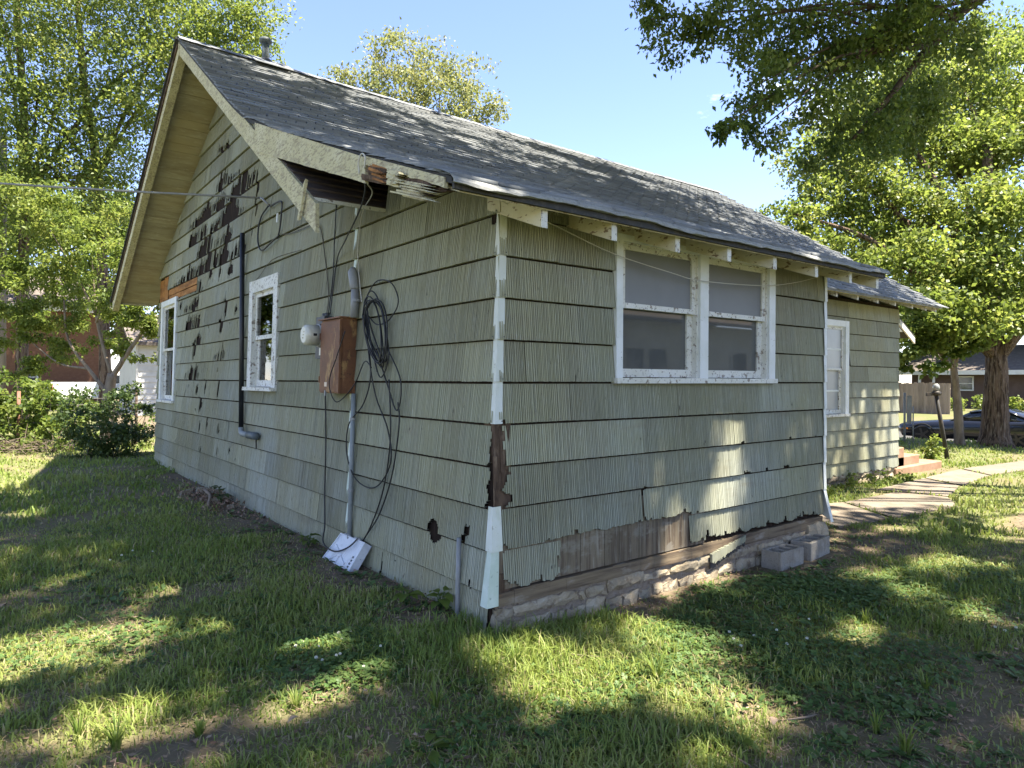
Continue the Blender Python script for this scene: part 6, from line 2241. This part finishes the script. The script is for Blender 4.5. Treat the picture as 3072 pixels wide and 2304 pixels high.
for zz in (.3, .68, 1.05):
    mb = MB()
    mb.box(42.97, 43.02, 17.16, 20.84, zf_ + zz, zf_ + zz + .13)
    mb.build('rail', 'white_paint', rf)
fh = thing('brown_house', 'low brown house with pale eaves across the street', 'house', (58, 11, gz(56, 11)))
mb = MB()
mb.box(55.5, 63, 4, 19.5, -1, 2.3)
mb.build('wall', 'brown_wall', fh)
mb = MB()
mb.hexa([(54.6, 3.4, 2.25), (59.2, 3.4, 4.2), (59.2, 20.1, 4.2), (54.6, 20.1, 2.25), (54.6, 3.4, 2.4), (59.2, 3.4, 4.4), (59.2, 20.1, 4.4), (54.6, 20.1, 2.4)])
mb.hexa([(59.2, 3.4, 4.2), (63.8, 3.4, 2.25), (63.8, 20.1, 2.25), (59.2, 20.1, 4.2), (59.2, 3.4, 4.4), (63.8, 3.4, 2.4), (63.8, 20.1, 2.4), (59.2, 20.1, 4.4)])
mb.build('roof', 'far_roof', fh)
mb = MB()
mb.box(54.5, 54.62, 3.4, 20.1, 2.1, 2.42)
mb.build('fascia', 'white_paint', fh)
HM = lambda u, z, o: (55.5 - o, u, z)
far_window(fh, HM, 8, 9.6, .9, 2.0)
far_window(fh, HM, 15.2, 16.4, .9, 2.0)
for y in (17.6, 18.6):
    mb = MB()
    mb.box(54.8, 54.95, y, y + .15, -.6, 2.2)
    mb.build('porch_post', 'white_paint', fh)
for (x, y, h, w, lb) in [(48.6, 14.0, .95, .75, 'leftmost clipped hedge bush below the far brown house'), (49.3, 12.6, 1.0, .85, 'second clipped hedge bush from the left below the far brown house'), (50, 11.0, 1.0, .85, 'third clipped hedge bush from the left, right of the thick trunk'), (50.6, 9.4, 1.0, .9, 'rightmost clipped hedge bush at the picture edge')]:
    z = gz(x, y)
    shrub('hedge_bush', lb, (x, y), [(x + random.uniform(-.3, .3), y + random.uniform(-.5, .5), z + h * random.uniform(.35, .75), w * .6) for _ in range(6)], 700, .16, 'leaf_yellow', 'clipped hedge bushes across the street', stems=3)
shrub('street_bush', 'bright leafy bush behind the white rail fence', (44.5, 18.4), [(44.5, 18.4 + k * .5, .6 + .2 * (k % 2), .7) for k in range(-3, 4)], 500, .16, 'leaf_yellow', stems=3)
shrub('small_bush', 'small bright green bush beside the leaning lamp post', (13.4, 2.35), [(13.4, 2.35, .05, .2), (13.3, 2.3, .25, .18), (13.5, 2.35, .32, .15), (13.2, 2.5, .0, .2), (13.45, 2.3, .42, .1)], 6500, .07, 'leaf_yellow', stems=5, stem_r=.006)
shrub('ground_cover', 'low bright ground cover patch at the end of the addition', (6.75, 1.55), [(6.5, 1.55, -.08, .22), (6.9, 1.5, -.08, .22), (7.3, 1.6, -.1, .2), (6.2, 1.65, -.08, .18)], 5500, .05, 'leaf_yellow', stems=2, stem_r=.004)
shrub('foundation_weeds', 'dark weeds growing against the far stone foundation', (9.4, 1.8), [(9.0, 1.85, -.1, .25), (9.5, 1.75, -.1, .25), (10.0, 1.8, -.12, .22), (8.5, 1.9, -.1, .22), (10.4, 1.7, -.14, .2)], 3800, .055, 'leaf_mid', stems=4, stem_r=.004)

# ================================================================== LAWN
def poly_mask(x, y, poly, grow=.03):
    inside = np.zeros(len(x), bool)
    n = len(poly)
    j = n - 1
    for i in range(n):
        xi, yi = poly[i]
        xj, yj = poly[j]
        c = ((yi > y) != (yj > y)) & (x < (xj - xi) * (y - yi) / (yj - yi + 1e-12) + xi)
        inside ^= c
        j = i
    return inside


def blocked(x, y):
    m = (x > -.04) & (y > -.04) & (x < 4.2) & (y < 11.1)
    m |= (x > 4.0) & (x < 11.05) & (y > 2.05) & (y < 11.1)
    m |= (x > 10.8) & (x < 12.9) & (y > 2.0) & (y < 4.1)
    m |= (x > 24.2) & (x < 33.8)
    m |= (x > 2.9) & (x < 3.98) & (y > -.3) & (y < 0)
    for p in SLABS:
        m |= poly_mask(x, y, p)
    return m


def bare(x, y):
    """0 = full turf, 1 = bare soil"""
    nz = vnoise(x * 2.1 + 3, y * 2.1 + 7)
    b = np.zeros(len(x))
    b = np.maximum(b, sstep(-.75, -.2, x + .45 * (nz - .5)) * (y > .25) * (y < 9) * (x < .1) * .93)
    b = np.maximum(b, sstep(-.75, -.25, y + .4 * (nz - .5)) * (x > 1.0) * (x < 5.2) * .9)
    for (a, c, ra, rb, s) in [(-2.0, -.35, .5, .3, .85), (1.1, -2.2, .9, .5, .8), (.75, -1.8, .5, .25, .8), (2.1, -2.4, 1.2, .6, .75), (.2, -2.0, .5, .3, .6), (4.7, -.4, .7, .5, .85), (.45, -1.55, .22, .14, .8), (-1.6, -.5, .4, .25, .5),
                             (12.3, 1.9, 1.0, .25, .9), (-.6, -1.0, .35, .2, .4), (-2.4, .5, .4, .2, .5), (-1.55, 2.0, .35, .2, .6), (5.6, -1.4, 1, .5, .5), (7.5, -2.5, 1.5, .8, .5), (8.2, -.85, 1.9, .32, .95)]:
        d = ((x - a) / ra) ** 2 + ((y - c) / rb) ** 2
        b = np.maximum(b, s * np.clip(1.25 - d * (.8 + .7 * nz), 0, 1))
    b = np.maximum(b, .55 * sstep(.58, .8, vnoise(x * 1.6 + 20, y * 1.6 + 11)))
    return np.clip(b, 0, 1)


soil = bare(V[:, 0], V[:, 1])
soil = np.maximum(soil, 0.12)
a_ = ground.data.attributes.new('rnd', 'FLOAT', 'POINT')
a_.data.foreach_set('value', (1 - soil).astype(np.float32))


def polar(n, r0, r1, p, spread=.86):
    u = rng.random(n)
    k = 2 - p
    r = (r0 ** k + u * (r1 ** k - r0 ** k)) ** (1 / k)
    th = YAW + rng.uniform(-spread, spread, n)
    return CAM.x + r * np.cos(th), CAM.y + r * np.sin(th), r


def blades(name, n, r0, r1, p, hmul, wmul, m, label=None):
    x, y, r = polar(n, r0, r1, p)
    ok = ~blocked(x, y)
    b = bare(x, y)
    ok &= rng.random(n) > b * .97
    x, y, r, b = x[ok], y[ok], r[ok], b[ok]
    n = len(x)
    z = ground_h(x, y)
    tall = vnoise(x * 1.9 + 40, y * 1.9 + 2)
    long_ = sstep(-1.7, -.6, y) * sstep(1.2, .2, np.abs(x + .1)) * (y < .3)
    H = (.028 + .055 * tall ** 1.5 + .035 * long_) * rng.uniform(.45, 1.6, n) * hmul * (1 - .45 * b)
    W = (.0021 + .0016 * rng.random(n)) * wmul * (1 + .10 * r)
    th = rng.uniform(0, 2 * np.pi, n)
    d = np.stack([np.cos(th), np.sin(th), np.zeros(n)], 1)
    ph = th + np.pi / 2 + rng.normal(0, .5, n)
    s = np.stack([np.cos(ph), np.sin(ph), np.zeros(n)], 1)
    bend = rng.uniform(.15, 1.15, n)[:, None]
    B0 = np.stack([x, y, z - .004], 1)
    Hc = H[:, None]
    up = np.array([0, 0, 1.0])
    M1 = B0 + up * Hc * .6 + d * Hc * bend * .28
    M2 = B0 + up * Hc * (1.0 - .28 * bend) + d * Hc * bend * .85
    Wc = W[:, None]
    VV = np.stack([B0 - s * Wc, B0 + s * Wc, M1 + s * Wc * .8, M1 - s * Wc * .8, M2 + s * Wc * .12, M2 - s * Wc * .12], 1)
    idx = np.arange(n)[:, None] * 6
    F1 = idx + np.array([[0, 1, 2, 3]])
    F2 = idx + np.array([[3, 2, 4, 5]])
    tone = .30 + .38 * vnoise(x * .8 + 50, y * .8) + .25 * (vnoise(x * 3 + 5, y * 3) - .5) + rng.normal(0, .10, n)
    straw = rng.random(n) < (.06 + .3 * b)
    tone = np.where(straw, rng.uniform(.85, 1.0, n), np.clip(tone, 0, .8))
    return np_mesh(name, VV.reshape(-1, 3), np.concatenate([F1, F2]), m, rnd=np.repeat(tone, 6), kind='stuff')


g1 = blades('lawn_grass', 165000, 2.3, 9.0, 1.25, 1.0, 1.0, 'grass')
tag(g1, 'short mixed lawn grass around the house', 'grass')
g2 = blades('far_grass', 95000, 9.0, 26.0, 1.5, 1.35, 1.7, 'grass')
tag(g2, 'lawn grass farther off by the fence and street', 'grass')


# clover ground cover: three round leaflets on a short stalk
def clover(n):
    xs, ys = [], []
    for (a, c, ra, rb, k) in [(2.1, -.75, 1.3, .55, .42), (.9, -.9, .7, .5, .16), (-1.05, .1, .4, .5, .12), (3.6, -1.4, 1.1, .6, .12), (1.4, -1.7, .9, .5, .08), (-1.9, 1.2, .8, .7, .06), (-.3, -.9, .8, .4, .04)]:
        m_ = int(n * k)
        th = rng.uniform(0, 2 * np.pi, m_)
        rr = np.sqrt(rng.random(m_)) * rng.uniform(.7, 1.1, m_)
        xs.append(a + ra * rr * np.cos(th))
        ys.append(c + rb * rr * np.sin(th))
    x, y = np.concatenate(xs), np.concatenate(ys)
    ok = ~blocked(x, y) & (rng.random(len(x)) < .35 + .65 * sstep(.35, .6, vnoise(x * 2.6 + 1, y * 2.6 + 9)))
    x, y = x[ok], y[ok]
    n = len(x)
    z = ground_h(x, y) + rng.uniform(.012, .05, n)
    c = np.stack([x, y, z], 1)
    size = rng.uniform(.009, .017, n)
    th0 = rng.uniform(0, 2 * np.pi, n)
    tilt = rng.normal(0, .25, (n, 2))
    VV = []
    for k in range(3):
        th = th0 + k * 2 * np.pi / 3
        d = np.stack([np.cos(th), np.sin(th), tilt[:, 0] * np.cos(th) + tilt[:, 1] * np.sin(th) + .12], 1)
        s = np.stack([-np.sin(th), np.cos(th), -tilt[:, 0] * np.sin(th) + tilt[:, 1] * np.cos(th)], 1)
        S = size[:, None]
        VV.append(np.stack([c, c + d * S * .75 + s * S * .72, c + d * S * 1.45, c + d * S * .75 - s * S * .72], 1))
    VV = np.stack(VV, 1).reshape(-1, 3)
    tone = np.clip(.45 + .3 * (vnoise(x * 2, y * 2) - .5) + rng.normal(0, .16, n), 0, 1)
    return np_mesh('clover_patch', VV, np.arange(len(VV)).reshape(-1, 4), 'clover', rnd=np.repeat(tone, 12), kind='stuff')


tag(clover(17000), 'low clover leaves spreading through the lawn', 'clover')


# leaf litter and wood chips
def litter(n):
    x, y, r = polar(n * 4, 2.3, 12, 1.2)
    b = bare(x, y)
    near_wall = ((x > -.7) & (x < 0) & (y > .3) & (y < 8)) | ((y > -.7) & (y < 0) & (x > 1) & (x < 5))
    ok = ~blocked(x, y) & (rng.random(len(x)) < b * .35 + near_wall * .5 + .012)
    x, y = x[ok][:n], y[ok][:n]
    P = np.stack([x, y, ground_h(x, y) + rng.uniform(.004, .03, len(x))], 1)
    VV = leaf_arrays(P, .032, droop=0, aspect=.6)
    VV = VV.reshape(-1, 4, 3)
    VV[:, :, 2] = P[:, None, 2] + (VV[:, :, 2] - P[:, None, 2]) * .3
    VV = VV.reshape(-1, 3)
    return np_mesh('leaf_litter', VV, np.arange(len(VV)).reshape(-1, 4), 'litter', rnd=np.repeat(rng.random(len(P)), 4), kind='stuff')


tag(litter(9000), 'dry brown leaf litter and chips along the walls', 'leaf litter')


def thatch(n):
    x, y, r = polar(n, 2.3, 9, 1.2)
    ok = ~blocked(x, y)
    x, y = x[ok], y[ok]
    n = len(x)
    th = rng.uniform(0, 2 * np.pi, n)
    d = np.stack([np.cos(th), np.sin(th), rng.normal(0, .25, n)], 1)
    sd_ = np.stack([-np.sin(th), np.cos(th), np.zeros(n)], 1)
    P = np.stack([x, y, ground_h(x, y) + rng.uniform(.004, .035, n)], 1)
    L = rng.uniform(.02, .075, n)[:, None]
    W = rng.uniform(.0008, .002, n)[:, None]
    VV = np.stack([P - sd_ * W, P + sd_ * W, P + d * L + sd_ * W * .5, P + d * L - sd_ * W * .5], 1)
    return np_mesh('dead_thatch', VV.reshape(-1, 3), np.arange(4 * n).reshape(-1, 4), 'litter', rnd=np.repeat(rng.uniform(.5, .82, n), 4), kind='stuff')


tag(thatch(26000), 'dead straw and clippings lying between the grass blades', 'straw')


def small_weeds(n):
    x, y, r = polar(n, 2.4, 9, 1.3)
    ok = ~blocked(x, y) & (vnoise(x * 1.7 + 13, y * 1.7 + 29) > .42)
    x, y = x[ok], y[ok]
    k = 6
    xx, yy = np.repeat(x, k), np.repeat(y, k)
    n = len(xx)
    th = np.tile(np.arange(k) * 2 * np.pi / k, len(x)) + rng.normal(0, .35, n)
    el = rng.uniform(.05, .7, n)
    d = np.stack([np.cos(th) * np.cos(el), np.sin(th) * np.cos(el), np.sin(el)], 1)
    sd_ = np.stack([-np.sin(th), np.cos(th), rng.normal(0, .2, n)], 1)
    P = np.stack([xx, yy, ground_h(xx, yy) + .006], 1)
    L = (np.repeat(rng.uniform(.025, .075, len(x)) * (1 + .15 * ((x > -.4) & (y < -.9))), k) * rng.uniform(.7, 1.2, n))[:, None]
    W = L * np.repeat(rng.uniform(.12, .32, len(x)), k)[:, None]
    VV = np.stack([P, P + d * L * .55 + sd_ * W, P + d * L - np.array([0, 0, 1]) * L * .12, P + d * L * .55 - sd_ * W], 1)
    return np_mesh('lawn_weeds', VV.reshape(-1, 3), np.arange(4 * n).reshape(-1, 4), 'clover', rnd=np.repeat(np.clip(rng.normal(.6, .22, n), 0, 1), 4), kind='stuff')


tag(small_weeds(5000), 'small broadleaf weeds mixed through the lawn', 'weeds')


# taller grass tufts
def tuft(x, y, n, h, label, m='grass_tall', w=.0035, spread=.35):
    z = gz(x, y)
    t = thing('grass_tuft', label, 'grass tuft', (x, y, z), 'tall grass tufts in the lawn')
    mb = MB()
    vals = []
    for i in range(n):
        an = random.uniform(0, 2 * math.pi)
        d = Vector((math.cos(an), math.sin(an), 0))
        s = Vector((-d.y, d.x, 0))
        bp = Vector((x, y, z)) + d * random.uniform(0, .02)
        L = h * .8 * random.uniform(.45, 1.15)
        lean = random.uniform(.2, 1.0) * spread * 2
        pts = [bp + d * L * lean * k * k + Vector((0, 0, L * (k - .35 * lean * k * k * k))) for k in (0, .35, .7, 1.0)]
        ws = [w, w * 1.1, w * .75, w * .1]
        b = len(mb.v)
        for p, ww in zip(pts, ws):
            mb.v.append(tuple(p - s * ww))
            mb.v.append(tuple(p + s * ww))
        for k in range(3):
            mb.f.append((b + 2 * k, b + 2 * k + 1, b + 2 * k + 3, b + 2 * k + 2))
        vals += [min(1, max(0, random.gauss(.5, .25)))] * 8
    o = mb.build('blades', m, t)
    a = o.data.attributes.new('rnd', 'FLOAT', 'POINT')
    a.data.foreach_set('value', vals)
    return t


random.seed(12)
for (x, y, n, h, lb) in [(.33, -1.06, 46, .24, 'bushy tall grass tuft in the bright sunlit patch'), (-.88, -.69, 26, .22, 'pale leaning grass tuft in the shaded middle foreground'), (-.23, -.5, 34, .24, 'tall grass tuft at the left edge of the sunlit patch'),
                         (2.32, -1.98, 26, .2, 'arching grass tuft near the right picture edge'), (.68, -2.22, 34, .22, 'upright grass tuft at the bottom right foreground'), (.77, -2.05, 16, .18, 'thin grass tuft beside the bottom right one'),
                         (1.43, -2.02, 26, .16, 'low spreading grass tuft right of the foreground soil'), (2.44, -1.72, 24, .2, 'grass tuft behind the arching one at the right'), (2.22, -1.34, 22, .16, 'small grass tuft on a sunny spot right of centre'),
                         (-2.19, -.22, 40, .2, 'yellow-green grass tuft at the bottom left by bare soil'), (-2.31, -.05, 22, .18, 'thin grass tuft left of the yellow-green one'), (-1.88, -.31, 46, .1, 'short dense grass tuft beside the bare soil'),
                         (-1.45, -.34, 34, .14, 'straw-tinged grass tuft in the lower left lawn'), (-1.96, 2.29, 26, .14, 'grass tuft in the shaded lawn left of the house'), (-1.48, .95, 34, .1, 'small bright grass tuft on the mid left lawn'), (.05, -.28, 26, .22, 'tall grass against the corner stones')]:
    tuft(x, y, n, h, lb)


# broadleaf weeds
def weed(name, label, x, y, n, size, m='leaf_yellow', h=.12, broad=.9, group=None):
    z = gz(x, y)
    t = thing(name, label, 'weed', (x, y, z), group)
    for i in range(n):
        an = i * 2.4 + random.uniform(-.3, .3)
        L = size * random.uniform(.7, 1.15)
        d = Vector((math.cos(an), math.sin(an), 0))
        s = Vector((-d.y, d.x, 0))
        o = Vector((x, y, z))
        hh = h * random.uniform(.5, 1.1)
        root = o + d * size * .25 + Vector((0, 0, hh))
        rows_ = [(0, .12), (.15, .75), (.4, 1.0), (.7, .7), (.9, .3), (1.0, .03)]
        mb = MB()
        for f, wf2 in rows_:
            p = root + d * L * f + Vector((0, 0, .10 * L * math.sin(f * 3.0) - .25 * L * f * f))
            ww = L * .42 * broad * wf2
            mb.v += [tuple(p - s * ww + Vector((0, 0, ww * .25))), tuple(p), tuple(p + s * ww + Vector((0, 0, ww * .25)))]
        for k in range(len(rows_) - 1):
            for q in (0, 1):
                mb.f.append((3 * k + q, 3 * k + q + 1, 3 * k + q + 4, 3 * k + q + 3))
        ob = mb.build('leaf', m, t, smooth=True)
        a = ob.data.attributes.new('rnd', 'FLOAT', 'POINT')
        a.data.foreach_set('value', [random.uniform(.2, .75)] * len(ob.data.vertices))
        mb = MB()
        mb.tube([o, o.lerp(root, .6), root], .003, 5)
        mb.build('stalk', 'clover', t)
    return t


weed('broadleaf_weed', 'leafy green weed at the foot of the gable wall, left plant', -.29, .67, 9, .11, h=.10)
weed('broadleaf_weed', 'leafy green weed at the foot of the gable wall, right plant', -.13, .47, 8, .11, h=.12)
weed('broadleaf_weed', 'weed with toothed leaves beside the white plastic cover', -.20, 2.75, 9, .10, m='leaf_mid', h=.1)
weed('broadleaf_weed', 'weed rosette at the bottom centre edge of the lawn', -1.11, -.99, 8, .12, h=.03, broad=.5)
weed('broadleaf_weed', 'grey-green weed rosette in the bottom right foreground', .12, -1.72, 7, .08, m='leaf_mid', h=.03, broad=.8)
weed('broadleaf_weed', 'weed seedlings at the gable wall debris pile', -.25, 5.6, 8, .12, m='leaf_dark', h=.2)
weed('broadleaf_weed', 'dandelion rosette left of the sunlit patch', -.62, -.55, 8, .12, m='leaf_mid', h=.02, broad=.45)
weed('broadleaf_weed', 'plantain rosette on the mid left lawn', -1.3, 1.45, 7, .09, m='leaf_mid', h=.02, broad=.7)
weed('broadleaf_weed', 'dandelion rosette at right of the sunlit patch', 1.0, -1.5, 8, .11, m='leaf_mid', h=.02, broad=.45)

# clover flowers
fl_me = None
random.seed(8)
FL = [(-.92, .39), (-.85, .38), (-.94, .30), (-.85, -.03), (-1.09, .03), (-1.06, .05), (-1.02, -.17), (-.97, -.16), (-1.14, .41), (-1.21, .33), (-1.11, .24), (-1.18, .10), (-1.16, .06),
      (1.15, -1.0), (1.3, -1.05), (1.22, -.92), (1.45, -1.12), (1.6, -1.0), (1.05, -1.12), (1.35, -1.25), (1.5, -1.3), (1.8, -1.15), (2.75, -2.0), (2.8, -1.93), (2.9, -2.02), (-1.7, 3.2), (-1.6, 3.3), (-1.45, 3.25), (-1.8, 3.1)]
for i, (x, y) in enumerate(FL):
    z = gz(x, y)
    h = random.uniform(.035, .07)
    lb = 'white clover flower in the cluster on the lower left lawn' if x < -.5 and y < 1 else ('white clover flower right of the sunlit patch' if x < 2.5 and y < 0 else ('white clover flower at the right picture edge' if x > 2 else 'white clover flower on the far shaded left lawn'))
    gp = 'clover flowers, ' + ('lower left' if x < -.5 and y < 1 else ('right of centre' if x < 2.5 and y < 0 else ('right edge' if x > 2 else 'far left')))
    t = thing('clover_flower', lb, 'flower', (x, y, z), gp)
    mb = MB()
    mb.tube([(x, y, z), (x + .004, y, z + h)], .0012, 4)
    mb.build('stem', 'clover', t)
    mb = MB()
    c0 = Vector((x + .004, y, z + h))
    R_ = .0075 * random.uniform(.8, 1.2)
    for k in range(46):
        ph = math.acos(1 - 1.7 * (k + .5) / 46)
        th = k * 2.4
        d = Vector((math.sin(ph) * math.cos(th), math.sin(ph) * math.sin(th), math.cos(ph)))
        s = d.orthogonal().normalized() * R_ * .22
        mb.add([c0 + d * R_ * .3 - s * .5, c0 + d * R_ * .3 + s * .5, c0 + d * R_ * 1.1 + s, c0 + d * R_ * 1.1 - s], [(0, 1, 2, 3)])
    mb.build('flower_head', 'flower_white', t)

# fallen leaves and sticks one can pick out
def fallen_leaf(x, y, size, label):
    z = gz(x, y) + .035
    an = random.uniform(0, 6.28)
    d = Vector((math.cos(an), math.sin(an), .15)).normalized()
    s = Vector((-math.sin(an), math.cos(an), random.uniform(-.2, .2)))
    o = Vector((x, y, z))
    mb = MB()
    for f, w in [(0, .05), (.2, .55), (.45, .9), (.7, .6), (1, .05)]:
        p = o + d * size * f + Vector((0, 0, .2 * size * math.sin(f * 3)))
        mb.v += [tuple(p - s * size * .35 * w + Vector((0, 0, size * .12 * w))), tuple(p), tuple(p + s * size * .35 * w + Vector((0, 0, size * .1 * w)))]
    for k in range(4):
        for q in (0, 1):
            mb.f.append((3 * k + q, 3 * k + q + 1, 3 * k + q + 4, 3 * k + q + 3))
    ob = mb.build('fallen_leaf', 'litter', None, smooth=True)
    a = ob.data.attributes.new('rnd', 'FLOAT', 'POINT')
    a.data.foreach_set('value', [random.uniform(.55, 1)] * len(ob.data.vertices))
    tag(ob, label, 'leaf', 'single fallen leaves')


fallen_leaf(.37, -1.75, .06, 'tan fallen leaf on soil at the bottom right')
fallen_leaf(-2.53, 2.3, .1, 'orange-brown fallen leaf at the left picture edge')
fallen_leaf(-1.55, -.5, .06, 'brown fallen leaf by the bottom centre soil')
fallen_leaf(1.75, -2.55, .12, 'large dry leaf at the bottom right corner')
fallen_leaf(-.55, .35, .05, 'pale fallen leaf below the gable wall weeds')


def stick(pts, r, label):
    mb = MB()
    mb.tube(smoothcurve([(x, y, gz(x, y) + z) for x, y, z in pts], 4), [r] * (len(pts) * 4 - 3), 6, jit=.15)
    tag(mb.build('stick', 'twig', None, smooth=True), label, 'stick', 'sticks lying on the lawn')


stick([(.50, -1.74, .02), (.58, -1.79, .03), (.68, -1.80, .02)], .005, 'pale curved stick on the soil right of the sunlit patch')
stick([(.02, -1.70, .02), (.0, -1.85, .02), (-.02, -1.98, .02)], .006, 'straight stick at the bottom centre right')
stick([(.10, -.55, .06), (.28, -.72, .05), (.42, -.74, .03)], .003, 'thin stick lying in the sunlit grass')
stick([(-.55, 5.0, .1), (-.38, 5.6, .12), (-.3, 6.2, .1)], .02, 'broken branch on the debris by the gable wall')
# debris heap at the gable wall
db = thing('debris_pile', 'heap of dead leaves, chips and rubble against the gable wall', 'debris', (-.35, 5.9, .02))
P = np.stack([rng.normal(-.28, .16, 800), rng.normal(5.9, .9, 800), np.zeros(800)], 1)
P[:, 0] = np.minimum(P[:, 0], -.06)
P[:, 2] = ground_h(P[:, 0], P[:, 1]) + .14 * np.exp(-((P[:, 0] + .2) / .2) ** 2 - ((P[:, 1] - 5.9) / .8) ** 2) * rng.uniform(.2, .8, 800)
leaves('dead_leaves', P, .042, 'litter', db, droop=0, aspect=.6, kind='stuff')
for i in range(12):
    x, y = random.uniform(-.5, -.1), random.uniform(5.1, 6.9)
    s = random.uniform(.03, .07)
    mb = MB()
    j = lambda: random.uniform(-.4, .4) * s
    z = gz(x, y) + .03
    mb.hexa([(x - s + j(), y - s + j(), z - s * .5), (x + s + j(), y - s + j(), z - s * .5), (x + s + j(), y + s + j(), z - s * .5), (x - s + j(), y + s + j(), z - s * .5),
             (x - s * .7 + j(), y - s * .7 + j(), z + s * .6), (x + s * .7 + j(), y - s * .7 + j(), z + s * .7), (x + s * .7 + j(), y + s * .7 + j(), z + s * .6), (x - s * .7 + j(), y + s * .7 + j(), z + s * .5)])
    mb.build('rubble', 'stone', db)

# grey sided neighbour across the side yard, mirrored in the double window
nh = thing('neighbour_house', 'pale lap-sided neighbour house facing the double window, seen mirrored in its panes', 'house', (12, -13, -.1))
mb = MB()
mb.box(5.5, 25, -17, -11.5, -.3, 3.6)
nw = mb.build('wall', 'white_paint', nh)
for i in range(19):
    z = -.1 + i * .19
    mb = MB()
    mb.hexa([(5.48, -11.5, z), (25.02, -11.5, z), (25.02, -11.46, z), (5.48, -11.46, z), (5.48, -11.5, z + .19), (25.02, -11.5, z + .19), (25.02, -11.485, z + .19), (5.48, -11.485, z + .19)])
    mb.build('siding_board', 'white_paint', nw)
mb = MB()
mb.hexa([(5, -10.9, 3.55), (25.5, -10.9, 3.55), (25.5, -14.2, 5.55), (5, -14.2, 5.55), (5, -10.9, 3.67), (25.5, -10.9, 3.67), (25.5, -14.2, 5.70), (5, -14.2, 5.70)])
mb.hexa([(5, -14.2, 5.55), (25.5, -14.2, 5.55), (25.5, -17.5, 3.55), (5, -17.5, 3.55), (5, -14.2, 5.70), (25.5, -14.2, 5.70), (25.5, -17.5, 3.67), (5, -17.5, 3.67)])
mb.build('roof', 'far_roof', nh)
NM = lambda u, z, o: (u, -11.46 + o, z)
for (a, b) in [(8.2, 9.3), (9.35, 10.45), (13.6, 14.7), (14.75, 15.85), (19.5, 20.6)]:
    far_window(nh, NM, a, b, 1.2, 2.75)
